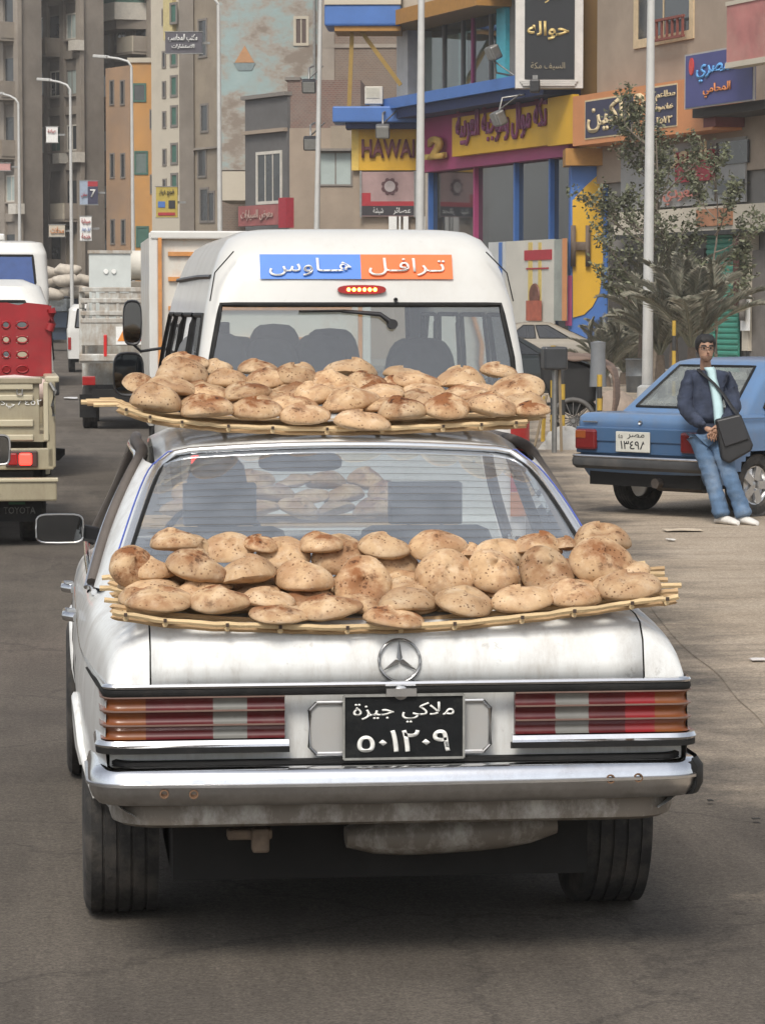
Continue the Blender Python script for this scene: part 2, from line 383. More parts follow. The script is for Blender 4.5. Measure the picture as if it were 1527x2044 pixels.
for s,nm in((-1,'left'),(1,'right')):
    b=T(); rows=[]
    for y in ysd:
        P,zc=prof(y); L=smooth_line([(q[0],0,q[1]) for q in P],4)
        rows.append([Vector((s*q.x,y,q.z)) for q in L])
    ids=b.grid(rows)
    keep=[];
    for f in b.f:
        c=sum((b.v[i] for i in f),Vector())/len(f)
        out=False
        for wy in(1.08,3.87):
            if (c.y-wy)**2+(c.z-.315)**2<.355**2: out=True
        if not out: keep.append(f)
    b.f=keep; b.m=[0]*len(keep)
    b.build('side_panel',sed_paint,sed,40)
    for wy in(1.08,3.87):
        a=MB()
        L=[]
        for k in range(17):
            t=radians(16+148*k/16); y=wy+.36*cos(t); z=.315+.36*sin(t)
            xs=[q for q in smooth_line([(q[0],0,q[1]+CZ) for q in prof(y)[0]],6)]
            x=min(xs,key=lambda q:abs(q.z-z)).x
            L.append((s*(x+.004),y,z))
        a.tube(L,.014,6); a.build('wheel_arch_lip',sed_paint,sed,60)
# boot lid, cabin shelf, bonnet
def deck(name,y0,y1,m,inset,mid,n=10,dz=0):
    b=T(); rows=[]; yy=[y0]+[y for y in ysd if y0<y<y1]+[y1]
    for y in yy:
        P,zc=prof(y); x5,z5=P[-1]; x5-=inset
        rows.append([(x5*u,y,lerp(zc,z5,abs(u)**2.2)+dz) for u in [i/n*2-1 for i in range(n+1)]])
    b.grid(rows); return b
lid=deck('boot_lid',.085,1.02,sed_paint,.005,0,16)
lo=lid.build('boot_lid',sed_paint,sed,40)
sm=lo.modifiers.new('thick','SOLIDIFY'); sm.thickness=.012; sm.offset=-1
deck('lid_gap',.095,1.03,dark,-.004,0,8,-.02).build('lid_gap_liner',dark,sed,40)  # near-black liner paints the darkness inside the lid gap
deck('shelf',1.03,3.24,seat_cloth,-.02,0,8,-.01).build('cabin_lining',mat('dark blue grey trim',(.07,.08,.095),.9),sed,40)
deck('bonnet',3.25,4.67,sed_paint,.004,0,10).build('bonnet',sed_paint,sed,40)
# tail panel
def rp(xh,y0,r,yl,bow=.03,n=24,flank=None):
    L=[]
    yl2=y0+r+.03
    if yl>yl2:
        m=max(2,int((yl-yl2)/.12))
        for i in range(m): 
            y=lerp(yl,yl2,i/m); L.append((-(flank(y) if flank else xh),y))
    for k in range(7):
        a=pi/2*k/6; L.append((-xh+r-r*cos(a), y0+bow+r-r*sin(a)))
    for i in range(1,n):
        u=-1+2*i/n; L.append(((xh-r)*u,y0+bow*abs(u)**2))
    R=[(-x,y) for x,y in L[:(len(L)-(n-1))]][::-1]
    return L+R
b=T()
b.grid([[(x,.118,.46),(x,.116,.60),(x,.112,.775)] for x in [-.812+.116*i for i in range(15)]])
b.build('tail_panel',sed_paint,sed,30)
b=T(); b.sweep(rp(.80,.10,.14,.55,0),[(-.03,.48),(0.01,.47),(.012,.41),(.004,.385),(-.02,.374),(-.10,.37)],cap=False); b.build('rear_valance',sed_low,sed,40)
# bumper
bp=rp(.822,.045,.07,.50)
b=T(); b.sweep(bp,[(-.03,.552),(.005,.557),(.028,.552),(.043,.538),(.048,.522),(.050,.512)]); b.mi=0
bo=b.build('bumper',chrome,sed,50)
b=T(); b.sweep(bp,[(.046,.514),(.056,.511),(.056,.503),(.046,.500)]); b.build('rubbing_strip',chrome_dull,bo,50)
b=T(); b.sweep(bp,[(.048,.502),(.046,.485),(.038,.465),(.022,.449),(-.01,.443),(-.04,.448)]); b.build('lower_blade',chrome_dull,bo,50)
b=T(); b.sweep(bp[-6:],[(.040,.555),(.058,.53),(.058,.48),(.045,.452),(.02,.448)]); b.build('end_rubber',rubber,bo,40)
for px,py in((329,1588),(388,1588),(1221,1557),(1277,1555)):
    q=aty(px,py,-.008); b=MB(); b.lathe([(0,.013),(-.006,.013),(-.006,.009),(.004,.0085),(.004,.0)],c=(q.x,.0-.002+.03*(q.x/.8)**2,q.z),axis='Y',n=14)
    b.build('bolt_hole',mat('rusty bolt hole',(.16,.09,.05),.8,.2,.3,40),bo,40)
b=T(); b.sweep(rp(.80,.075,.07,.40,.0),[(0,.572),(.012,.567),(.012,.557),(0,.550)]); b.build('bumper_gap_seal',rubber,sed)
# trim strip under the boot lid and along the flank
def flank(y): return prof(y)[0][4][0]+.001
tp=rp(.820,.066,.03,3.1,bow=.0,flank=flank)
b=T(); b.sweep(tp,[(.0,.788),(.010,.786),(.014,.780),(.010,.773),(0,.772)]); b.build('chrome_moulding',chrome,sed,40)
b=T(); b.sweep(tp,[(.0,.772),(.012,.771),(.014,.760),(.010,.752),(-.01,.751)]); b.build('rubber_moulding',rubber,sed,40)
# tail lamps
lens={'amber':mat('amber lamp lens',(.17,.048,.010),.3,0,.1,8,coat=.15,dirt=(.16,.11,.07),dirt_amt=.4,dscale=12),
 'red':mat('dark red lamp lens',(.075,.006,.008),.3,0,.2,8,coat=.15,dirt=(.12,.07,.055),dirt_amt=.35,dscale=12),
 'bright':mat('bright red lamp lens',(.20,.007,.010),.3,0,.1,8,coat=.15),
 'white':mat('smoky white lamp lens',(.15,.148,.135),.2,0,.12,8,coat=.15)}
ridge=mat('lens ridge',(.17,.11,.09),.35,0,.1,9)
lp=rp(.832,.062,.05,.30,bow=.0,n=80)
def seg(x0,x1):
    P=[p for p in lp if x0-1e-6<=p[0]<=x1+1e-6]
    yv=lambda x:.062
    if abs(x0)<.77: P=[(x0,yv(x0))]+P
    if abs(x1)<.77: P=P+[(x1,yv(x1))]
    return P
for s,segs in((-1,[(-.90,-.712,'amber'),(-.712,-.525,'red'),(-.525,-.43,'white'),(-.43,-.325,'red')]),
              (1,[(.325,.44,'red'),(.44,.535,'white'),(.535,.64,'red'),(.64,.725,'bright'),(.725,.90,'amber')])):
    tl=bpy.data.objects.new('tail_lamp',None); COL.objects.link(tl); tl.parent=sed
    for x0,x1,c in segs:
        b=T(); pr=[(-.03,.752)]
        for k in range(3):
            z1=.750-k*.040; pr+=[(.004,z1),(-.006,z1-.010),(-.009,z1-.020),(-.006,z1-.030),(.004,z1-.037)]
        pr+=[(-.03,.632)]
        b.sweep(seg(x0,x1),pr); b.build('lens',lens[c],tl,50)
    x0,x1=segs[0][0],segs[-1][1]
    for z in(.7115,.6715,.750):
        b=T(); b.sweep(seg(x0,x1),[(-.006,z+.004),(.007,z+.002),(.007,z-.002),(-.006,z-.004)]); b.build('ridge',ridge,tl)
    b=T(); b.sweep(seg(x0-.01 if s>0 else x0,x1 if s>0 else x1+.01),[(-.01,.632),(.016,.630),(.022,.618),(.016,.609),(-.01,.608)]); b.build('chrome_trim',chrome,tl,40)
    b=T(); b.sweep(seg(x0-.012 if s>0 else x0,x1 if s>0 else x1+.012),[(-.01,.609),(.018,.609),(.018,.594),(-.01,.590)]); b.build('rubber_trim',rubber,tl,40)
# number plate with its frame
fz,fy=.655,.060
b=T(); W_,H_=.255,.072
for r,wd in((0,1),):
    L=[(-W_,fy+.012,fz-H_),(W_,fy+.012,fz-H_),(W_,fy+.012,fz+H_),(-W_,fy+.012,fz+H_)]
    b.tube(smooth_line([(-W_+.02,fy+.014,fz-H_),(W_-.02,fy+.014,fz-H_)],2),.006,6)
    b.tube([(-W_+.02,fy+.014,fz+H_),(W_-.02,fy+.014,fz+H_)],.006,6)
    for s in(-1,1): b.tube([(s*(W_-.02),fy+.014,fz-H_),(s*W_,fy+.014,fz-H_+.02),(s*W_,fy+.014,fz+H_-.02),(s*(W_-.02),fy+.014,fz+H_)],.006,6)
b.build('plate_surround',chrome_dull,sed,60)
b=T(); b.box((0,fy+.020,fz),(2*W_-.01,.006,2*H_-.01)); b.build('plate_backing',mat('bare grey panel',(.42,.42,.41),.5,.3,.1,6,dirt=(.25,.2,.15),dirt_amt=.4),sed)
pl=bpy.data.objects.new('number_plate',None); COL.objects.link(pl); pl.parent=sed; pl['label']='black number plate with white arabic lettering'
pz=.659; ph=.178; pw=.338
b=T(); b.box((.008,fy-.004,pz),(pw,.004,ph)); b.build('plate',mat('black plate enamel',(.008,.009,.010),.55,0,.3,8,dirt=(.08,.08,.07),dirt_amt=.35,dscale=14,bmp=.2,bscale=25,spec=.2),pl,bevel=.001)
b=T()
for zz in(-1,1): b.bar((.008-pw/2,fy-.008,pz+zz*ph/2),(.008+pw/2,fy-.008,pz+zz*ph/2),.008,.006)
for xx in(-1,1): b.bar((.008+xx*pw/2,fy-.0085,pz-ph/2),(.008+xx*pw/2,fy-.0085,pz+ph/2),.008,.006,up=(1,0,0))
b.build('plate_rim',mat('grey plate rim',(.30,.30,.28),.5,.4,.3,30),pl)
ink=mat('chipped plate paint',(.78,.78,.74),.6,0,.15,30,dirt=(.1,.1,.1),dirt_amt=.35,dscale=60)
lettering('ملاكي جيزة',.285,.058,ink,pl,face_M((.008,fy-.0065,pz+CZ+.040)),.002,ar=True,bold=.008)
lettering('٥٠١٢٠٩',.262,.062,ink,pl,face_M((.008,fy-.0065,pz+CZ-.040)),.002,ar=False,bold=.014)
b=T(); b.lathe([(.07,.022),(.062,.024),(.052,.020),(.05,.012),(.042,.011),(.04,.0)],c=(0,0,.755),axis='Y',n=16); b.box((0,.055,.757),(.085,.03,.022)); b.build('boot_lock',chrome_dull,sed,40)
# star badge on the lid
sy=lambda z: interp(z,[.785,.897,.944],[.085,.11,.155])
zc=.842; b=T(); R=.058; L=[]
for k in range(33):
    a=2*pi*k/32; z=zc+R*cos(a); L.append((R*sin(a),sy(z)-.010,z))
b.tube(L,.0042,6,cap=False)
for k in range(3):
    a=2*pi*k/3; z2=zc+R*cos(a); c0=Vector((0,sy(zc)-.018,zc)); tip=Vector((R*sin(a),sy(z2)-.010,z2))
    sd=Vector((cos(a),0,-sin(a)))*.008; bk=Vector((0,.010,0))
    n0=Vector((sin(a),0,cos(a)))*.008
    b.poly([c0,c0+n0+sd+bk,tip]); b.poly([c0,tip,c0+n0-sd+bk])
b.build('badge',mat('tarnished badge metal',(.30,.30,.30),.3,.9,.2,30),sed,60)
# ---- greenhouse
def rw(u,t):
    sh=1-.05*(1-abs(u))**.5 if False else 1
    return Vector((u*lerp(.765,.612,t), lerp(1.03,1.65,t)+.085*u*u-.02*sin(pi*t), lerp(.99,1.372,t)-.028*u*u*t+.012*sin(pi*t)))
def rwc(u,t):                                                        # rounded upper corners
    k=max(0,abs(u)-.86)/.14; return rw(u,1-(1-t) if t<1 else 1)-Vector((0,.05,.035))*(k*k*t**6)
b=T(); b.grid([[rwc(-1+2*i/24,j/8) for i in range(25)] for j in range(9)]); 
rg=b.build('rear_window',glass('dust and sky veiled glass',(.86,.90,.92),.30,(.34,.37,.41),.03,gain=4.5),sed,60)  # bluish veil colour holds both dust and reflected sky
b=T()
for j in range(15):
    t=.16+j*.055; L=[rwc(-.93+1.86*i/16,t)-Vector((0,.004,-.002)) for i in range(17)]; b.tube(L,.0006,4,cap=False)
b.build('defroster_line',mat('defroster wire',(.10,.08,.06),.7),rg)
outl=[rwc(-1,j/10) for j in range(11)]+[rwc(-1+2*i/24,1) for i in range(1,24)]+[rwc(1,1-j/10) for j in range(11)]
b=T(); b.tube([p+Vector((0,-.006,.006)) for p in outl],.013,8); b.build('window_chrome',mat('bright trim',(.80,.81,.82),.16,.85,.05,12),sed,60)
b=T(); b.tube([p*1.0+Vector((0,-.010,-.012 if abs(p.x)<.5 else 0))+Vector((-.014*(1 if p.x>0 else -1) if abs(p.x)>.5 else 0,0,0)) for p in outl],.007,6); b.build('window_seal',rubber,sed,60)
b=T(); L2=[p+Vector((0.022*(1 if p.x>0 else -1)*(abs(p.x)>.55),.006,.012 if abs(p.x)<=.58 else .006)) for p in outl]; b.tube(L2,.003,5); b.build('blue_pinstripe',mat('blue sealing line',(.08,.12,.42),.5),sed)
zr=lambda y: interp(y,[1.65,1.8,2.05,2.35,2.7,3.0],[1.380,1.405,1.426,1.436,1.425,1.392])
def roofp(u,v):
    y=lerp(1.65,3.0,v); k=abs(u)
    x=u*lerp(.625,.615,v)
    yy=y+.085*u*u*(1-v)-.10*u*u*v; z=zr(y)-.028*k*k-.03*max(0,k-.8)/.2*max(0,k-.8)/.2
    kk=max(0,k-.86)/.14
    return Vector((x,yy-(.045*kk*kk if v==0 else 0),z-.02*kk*kk*(1-v)**4))
b=T(); b.grid([[roofp(-1+2*i/20,j/14) for i in range(21)] for j in range(15)]); ro=b.build('roof',sed_paint,sed,50)
sm=ro.modifiers.new('thick','SOLIDIFY'); sm.thickness=.02; sm.offset=-1
def pB(s,t): return Vector((s*(lerp(.825,.650,t)+.018*sin(pi*t)), lerp(1.56,1.93,t**.9), lerp(.93,1.338,t)))
for s in(-1,1):
    b=T(); rows=[]
    for j in range(11):
        t=j/10; A=rwc(s,t)+Vector((0,0,0)); B=pB(s,t)
        if t==0: A=Vector((s*.785,1.03,.960))
        row=[]
        for i in range(6):
            q=A.lerp(B,i/5); q.x+=s*.028*sin(pi*i/5); row.append(q)
        rows.append(row)
    b.grid(rows); b.build('rear_pillar',sed_paint,sed,60)
    # side window frame, rail and pillars
    fr=[pB(s,j/8) for j in range(9)]+[Vector((s*.655,2.2,1.352)),Vector((s*.655,2.6,1.352)),Vector((s*.645,2.92,1.335)),Vector((s*.70,3.15,1.17)),Vector((s*.795,3.40,.95))]
    b=T(); b.tube([p+Vector((s*.012,-.012,.008)) for p in smooth_line(fr,3)],.020,8); b.build('window_frame',mat('faded brown rubber seal',(.10,.085,.075),.7,0,.2,10),sed,60)
    b=T(); b.tube([p+Vector((s*.030,.028,-.012)) for p in smooth_line(fr,3)],.011,8); b.build('frame_chrome',chrome,sed,60)
    b=T(); b.tube([p+Vector((s*.018,.060,-.03)) for p in smooth_line(fr,3)],.012,8); b.build('door_frame',rubber,sed,60)
    b=T(); b.bar((s*.80,2.36,.93),(s*.645,2.36,1.345),.05,.03); b.build('door_pillar',rubber,sed)
    b=T(); b.tube([(s*.835,1.35,.925),(s*.84,1.6,.93),(s*.842,2.4,.935),(s*.835,3.3,.935)],.011,6); b.build('belt_chrome',chrome,sed,60)
    b=T(); b.poly([(s*.805,1.62,.93),(s*.64,1.98,1.33),(s*.645,2.34,1.345),(s*.805,2.34,.93)]); b.build('side_window',clear_glass,sed)
    for y in(1.80,2.82):
        b=T(); b.tube([(s*.893,y-.02,.80),(s*.925,y,.803),(s*.925,y+.13,.803),(s*.893,y+.15,.80)],.012,8,flat=1.3); b.build('door_handle',chrome,sed,60)
    q=.0005
    for y in(1.42,2.37,3.30):
        b=T(); b.tube([(s*(prof(y)[0][4][0]+q),y,.82),(s*(prof(y)[0][3][0]+q),y,.70),(s*(prof(y)[0][2][0]+q),y,.56),(s*(prof(y)[0][1][0]+q),y,.38)],.003,4); b.build('door_gap',dark,sed)
b=T(); b.grid([[(lerp(-.60,.60,i/8)*lerp(1.27,1,t),lerp(3.36,2.95,t)-.12*(abs(i-4)/4)**2*1,lerp(.95,1.385,t)-.02*(abs(i-4)/4)**2) for i in range(9)] for t in(0,.25,.5,.75,1)]); b.build('windscreen',clear_glass,sed,60)
# cabin: seats, mirror, dashboard, wheel
b=T(); b.box((0,1.62,.86),(1.3,.22,.24)); b.build('rear_bench',seat_cloth,sed,bevel=.05)
for s in(-1,1):
    e=MB(off=(0,0,CZ)); e.box((s*.37,2.46,.84),(.48,.14,.42)); e.build('front_seat',seat_cloth,sed,bevel=.05)
    e=T(); e.box((s*.37,2.48,1.13),(.26,.09,.15)); e.bar((s*.37-.06,2.48,1.0),(s*.37-.06,2.48,1.1),.012); e.bar((s*.37+.06,2.48,1.0),(s*.37+.06,2.48,1.1),.012); e.build('headrest',seat_cloth,sed,bevel=.035)
b=T(); b.box((0,3.15,.88),(1.36,.36,.14)); b.build('dashboard',plastic,sed,bevel=.04)
b=T(); L=[(-.37+.19*cos(2*pi*k/24),2.94-.06*sin(2*pi*k/24),.93+.18*sin(2*pi*k/24)) for k in range(25)]; b.tube(L,.013,6,cap=False); b.bar((-.37,2.94,.93),(-.37,3.1,.86),.04); b.bar((-.55,2.94,.93),(-.19,2.94,.93),.02); b.build('steering_wheel',plastic,sed,60)
q=aty(600,922,2.86)
b=MB(); Lp=[]
for k in range(20):
    a=2*pi*k/20; cx=abs(cos(a))**.45*(1 if cos(a)>0 else -1); cz=abs(sin(a))**.6*(1 if sin(a)>0 else -1); Lp.append((q.x+.155*cx,2.86,q.z+.036*cz))
b.prism(Lp,(0,.03,0)); b.bar((q.x,2.89,q.z+.02),(q.x,2.94,q.z+.09),.02); b.build('cabin_mirror',plastic,sed,40)
# left door mirror
A=aty(72,1055,2.92); B=aty(168,1055,2.92); mc=(A+B)/2; hw=(B.x-A.x)/2; hh=.055
mi=bpy.data.objects.new('door_mirror',None); COL.objects.link(mi); mi.parent=sed
def rr(hw,hh,n=20,p=.42): return [(hw*abs(cos(a))**p*(1 if cos(a)>0 else -1),hh*abs(sin(a))**p*(1 if sin(a)>0 else -1)) for a in [2*pi*k/n for k in range(n)]]
b=MB(); c=mc
rows=[[c+Vector((x*k+dx,dy,z*k)) for x,z in rr(hw,hh)] for k,dx,dy in((.93,0,.012),(.97,0,-.004),(1,0,0),(1,.0,.03),(.8,.01,.075),(.3,.02,.09))]
ids=b.grid(rows,True); b.face(ids[-1]); b.build('shell',plastic,mi,50)
b=MB(); b.poly([c+Vector((x*.93,.006,z*.9)) for x,z in rr(hw,hh)][::-1]); b.build('mirror_glass',mat('dark reflection mirror',(.16,.17,.18),.02,1,.0,4),mi)  # dark reflected surroundings are put into the mirror colour
b=MB(); b.tube([c+Vector((x*.985,-.004,z*.97)) for x,z in rr(hw,hh)+rr(hw,hh)[:1]],.0035,5,cap=False); b.build('mirror_rim',chrome_dull,mi)
b=MB(); b.bar(c+Vector((hw*.8,.03,-.015)),(-.80,2.98,c.z-.03),.05,.06); b.build('stalk',plastic,mi,bevel=.01)
# running gear
for s in(-1,1):
    wheel(sed,(s*.758-.012,1.08,.315),.315,.215,s,steel,n=56); wheel(sed,(s*.79-.025,3.87,.315),.315,.195,s,steel)
b=MB(); b.box((0,2.5,.35),(1.24,3.9,.32)); b.box((0,1.08,.66),(1.62,.76,.08)); b.box((0,.55,.52),(1.3,.5,.2)); b.box((0,3.87,.66),(1.6,.76,.06)); b.tube([(-.62,1.08,.30),(.62,1.08,.30)],.06,10); b.build('underbody',dark,sed)  # floor box shaped low to block light and deepen shade beneath
b=MB(); L=[]
for k in range(9):
    u=k/8; L.append((lerp(-.12,.50,u),.42,.335+.03*u))
b.tube(L,[.05,.085,.10,.105,.105,.105,.10,.085,.05],14,flat=.62); b.build('silencer_box',sed_low,sed,60)
q=aty(520,1690,.30); b=MB(); b.box((q.x,.30,q.z+.02),(.05,.05,.07)); b.box((q.x-.03,.32,q.z+.035),(.13,.05,.03)); b.build('towing_eye',mat('rusty iron',(.20,.15,.11),.8,.3,.3,25),sed,bevel=.008)

# driver behind the wheel (dark hair, dark jacket)
def skin_mesh(name,verts,edges,mats,parent=None,root=0,sub=2,loc=None,wr=0):
    me=bpy.data.meshes.new(name); me.from_pydata([v[0] for v in verts],edges,[])
    o=bpy.data.objects.new(name,me); COL.objects.link(o)
    md=o.modifiers.new('skin','SKIN'); md.use_smooth_shade=True
    for i,v in enumerate(verts):
        r=v[1] if isinstance(v[1],tuple) else (v[1],v[1]); me.skin_vertices[0].data[i].radius=r
    me.skin_vertices[0].data[root].use_root=True
    if sub: sb=o.modifiers.new('sub','SUBSURF'); sb.levels=sub; sb.render_levels=sub
    m2=bpy.data.meshes.new_from_object(o.evaluated_get(bpy.context.evaluated_depsgraph_get()))
    bpy.data.objects.remove(o)
    m2.materials.clear(); m2.materials.append(mats)
    if wr:                                                            # cloth folds
        for v in m2.vertices:
            n_=mnoise.noise(Vector((v.co.x*9,v.co.y*9,v.co.z*22)))+.6*mnoise.noise(v.co*34); v.co+=v.normal*n_*wr
    m2.shade_smooth(); m2.name=name
    r=link(name,m2,parent)
    if loc is not None: r.location=loc
    return r
dr=thing('person','driver in dark clothes seen through the rear window of the white sedan','person',(-.37,2.66,.55))
skin_mesh('body',[((0,0,0),.16),((0,-.03,.22),.17),((0,-.05,.40),.15),((0,-.04,.52),.06),((0,-.02,.60),.075),((0,-.01,.70),.095),((0,0,.78),.07),
  ((-.20,-.04,.42),.07),((-.25,.10,.25),.055),((-.16,.32,.30),.045),((.20,-.04,.42),.07),((.25,.10,.25),.055),((.16,.32,.30),.045)],
  [(0,1),(1,2),(2,3),(3,4),(4,5),(5,6),(2,7),(7,8),(8,9),(2,10),(10,11),(11,12)],mat('dark jacket cloth',(.025,.026,.03),.9),dr)
b=MB(); b.lathe([(.56,.06),(.60,.095),(.68,.113),(.76,.098),(.815,.05),(.825,.0)],axis='Z',n=16,c=(0,-.015,0)); b.build('hair',mat('black hair',(.012,.011,.011),.7),dr,60)
# ================================================================== bread and its trays
def bread_mat():
    m,t,b,o=_tree('baked flatbread')
    inf=N(t,'ShaderNodeObjectInfo')
    tc=N(t,'ShaderNodeTexCoord'); va=N(t,'ShaderNodeVectorMath',operation='ADD'); sc=N(t,'ShaderNodeVectorMath',operation='SCALE')
    cb=N(t,'ShaderNodeCombineXYZ')
    for k in range(3): t.links.new(inf.outputs['Random'],cb.inputs[k])
    t.links.new(cb.outputs[0],sc.inputs[0]); sc.inputs['Scale'].default_value=37
    t.links.new(tc.outputs['Object'],va.inputs[0]); t.links.new(sc.outputs[0],va.inputs[1])
    def nz(s,d,r):
        n=N(t,'ShaderNodeTexNoise'); n.inputs['Scale'].default_value=s; n.inputs['Detail'].default_value=d; n.inputs['Roughness'].default_value=r
        t.links.new(va.outputs[0],n.inputs['Vector']); return n.outputs[0]
    base=ramp(t,nz(14,5,.6),[(.3,(.43,.275,.15)),(.5,(.54,.37,.215)),(.72,(.62,.465,.305))]).outputs[0]
    # toasted patches, more on the crown of the loaf
    sep=N(t,'ShaderNodeSeparateXYZ'); t.links.new(tc.outputs['Object'],sep.inputs[0])
    up=N(t,'ShaderNodeMapRange'); up.inputs[1].default_value=-.02; up.inputs[2].default_value=.05; t.links.new(sep.outputs[2],up.inputs[0])
    pm=ramp(t,nz(11,6,.62),[(.42,0),(.58,1)]).outputs[0]
    mu=N(t,'ShaderNodeMath',operation='MULTIPLY'); t.links.new(pm,mu.inputs[0]); t.links.new(up.outputs[0],mu.inputs[1])
    rnd=N(t,'ShaderNodeMapRange'); rnd.inputs[3].default_value=.3; rnd.inputs[4].default_value=1.3; t.links.new(inf.outputs['Random'],rnd.inputs[0])
    mu2=N(t,'ShaderNodeMath',operation='MULTIPLY'); t.links.new(mu.outputs[0],mu2.inputs[0]); t.links.new(rnd.outputs[0],mu2.inputs[1])
    fl=ramp(t,nz(30,4,.7),[(.52,0),(.68,.5)]).outputs[0]; base=mixc(t,fl,base,(.66,.53,.38))
    c=mixc(t,mu2.outputs[0],base,(.23,.092,.036))
    bl=ramp(t,nz(27,5,.7),[(.56,0),(.63,1)]).outputs[0]; mb_=N(t,'ShaderNodeMath',operation='MULTIPLY'); t.links.new(bl,mb_.inputs[0]); t.links.new(mu2.outputs[0],mb_.inputs[1]); c=mixc(t,mb_.outputs[0],c,(.055,.022,.011))
    # char specks
    vo=N(t,'ShaderNodeTexVoronoi'); vo.inputs['Scale'].default_value=78; vo.inputs['Randomness'].default_value=1; t.links.new(va.outputs[0],vo.inputs['Vector'])
    sp=ramp(t,vo.outputs['Distance'],[(.10,1),(.30,0)]).outputs[0]
    gate=ramp(t,nz(24,3,.6),[(.42,0),(.52,1)]).outputs[0]
    m3=N(t,'ShaderNodeMath',operation='MULTIPLY'); t.links.new(sp,m3.inputs[0]); t.links.new(gate,m3.inputs[1])
    m4=N(t,'ShaderNodeMath',operation='MULTIPLY'); t.links.new(m3.outputs[0],m4.inputs[0])
    up2=N(t,'ShaderNodeMapRange'); up2.inputs[1].default_value=-.025; up2.inputs[2].default_value=.015; up2.inputs[3].default_value=.1; t.links.new(sep.outputs[2],up2.inputs[0])
    t.links.new(up2.outputs[0],m4.inputs[1])
    c=mixc(t,m4.outputs[0],c,(.085,.032,.014))
    hv=N(t,'ShaderNodeHueSaturation'); rv=N(t,'ShaderNodeMapRange'); rv.inputs[3].default_value=.76; rv.inputs[4].default_value=1.08; fm=N(t,'ShaderNodeMath',operation='FRACT'); f7=N(t,'ShaderNodeMath',operation='MULTIPLY'); f7.inputs[1].default_value=7.3; t.links.new(inf.outputs['Random'],f7.inputs[0]); t.links.new(f7.outputs[0],fm.inputs[0]); t.links.new(fm.outputs[0],rv.inputs[0]); t.links.new(rv.outputs[0],hv.inputs['Value']); t.links.new(c,hv.inputs['Color']); c=hv.outputs[0]
    t.links.new(c,b.inputs['Base Color']); b.inputs['Roughness'].default_value=.85; b.inputs['Specular IOR Level'].default_value=.25
    bump(t,b,nz(34,6,.75),.3,.006); return m
BREAD=bread_mat()
def loaf_mesh(k):
    """puffed round loaf, unit radius .085: domed top, flatter base, pinched rim, dents"""
    rnd=random.Random(100+k); R=.085; rows=[]; n=30; m_=8
    ph=[rnd.uniform(0,6.28) for _ in range(6)]; flat=[.52,.60,.45,.56,.36,.50,.62,.42][k%8]
    dent=[(rnd.uniform(-.5,.5),rnd.uniform(-.7,.2),rnd.uniform(.3,.5),rnd.uniform(-.006,.007)) for _ in range(3)]
    pw=[.50,.46,.58,.52,.64,.48,.55,.55][k%8]
    for j in range(2*m_+1):
        top=j>m_; q=(j/m_ if not top else (2*m_-j)/m_); rad=sin(q*pi/2); row=[]      # base centre -> rim -> crown
        for i in range(n):
            a=2*pi*i/n
            rr=R*(1+.05*sin(2*a+ph[0])+.035*sin(3*a+ph[1])+.014*sin(7*a+ph[2]))
            z=max(0,1-rad**2.1)**pw*R*flat*(1.12 if top else -.50)*(1+.12*sin(a+ph[3])+.08*sin(2*a+ph[4]))
            p=Vector((rr*rad*cos(a),rr*rad*sin(a),z))
            for dx,dy,dr,dd in dent:
                e=sqrt((p.x/R-dx)**2+(p.y/R-dy)**2)/dr
                if top and e<1.6: p.z-=dd*math.exp(-e*e*2)
            p.z+=.0022*mnoise.noise(p*30+Vector((k*3,0,0)))+.0008*mnoise.noise(p*90)
            p.z+=.006*sin(2*a+ph[5])*rad**3                                          # wavy rim
            row.append(p)
        rows.append(row)
    b=MB(); b.grid(rows,True)
    if k==7:                                                          # a folded loaf, bent across its middle
        for v in b.v:
            t=v.x/R; v.z+=.022*abs(t)**1.3; 
    return b.mesh('bread_loaf',BREAD,60)
LOAVES=[loaf_mesh(k) for k in range(8)]
wood=mat('split palm wood',(.46,.31,.165),.75,0,.3,30,dirt=(.18,.10,.05),dirt_amt=.5,dscale=16,stretch=(.15,1,1),bmp=.3,bscale=80)
wood_pale=mat('pale palm wood',(.58,.43,.24),.75,0,.25,30,dirt=(.22,.13,.07),dirt_amt=.5,dscale=16,stretch=(.15,1,1),bmp=.3,bscale=80)
peg=mat('dark tied joint',(.06,.04,.03),.9)
PXM=FPX
def loaf(px,py,w_,h_,y,variant,label,tilt=0.0,roll=0.0,rz=None,group=None):
    c=aty(px,py,y); D=(c-CAMP).dot(_f); w_*=1.05; h_*=1.10; wm=w_/PXM*D; hm=h_/PXM*D
    o=bpy.data.objects.new('bread_loaf',LOAVES[variant%8]); COL.objects.link(o)
    me=LOAVES[variant%8]
    sx=wm/(.172); 
    o.scale=(sx,max(.75,min(1.15,sx)),1)
    # standing loaves lean towards the viewer: tilt about X; the visible height fixes how far
    o.location=c
    hz=max(v.co.z for v in me.vertices)-min(v.co.z for v in me.vertices)
    if h_>w_*.62: tilt=radians(58)*min(1,(h_/w_-.55)/.3); o.scale[1]=max(.8,min(1.1,hm/.15)); o.scale[2]=1.0
    else:
        o.scale[2]=max(.55,min(1.5,hm/hz*.96)); tilt=radians(random.uniform(2,9))
    o.rotation_euler=(tilt,roll,0)
    z=Matrix.Rotation(rz if rz is not None else random.uniform(-.25,.25),4,'Z')
    o.rotation_euler=(Matrix.Rotation(tilt,4,'X')@Matrix.Rotation(roll,4,'Y')@z).to_euler()
    return tag(o,label,'bread',group)
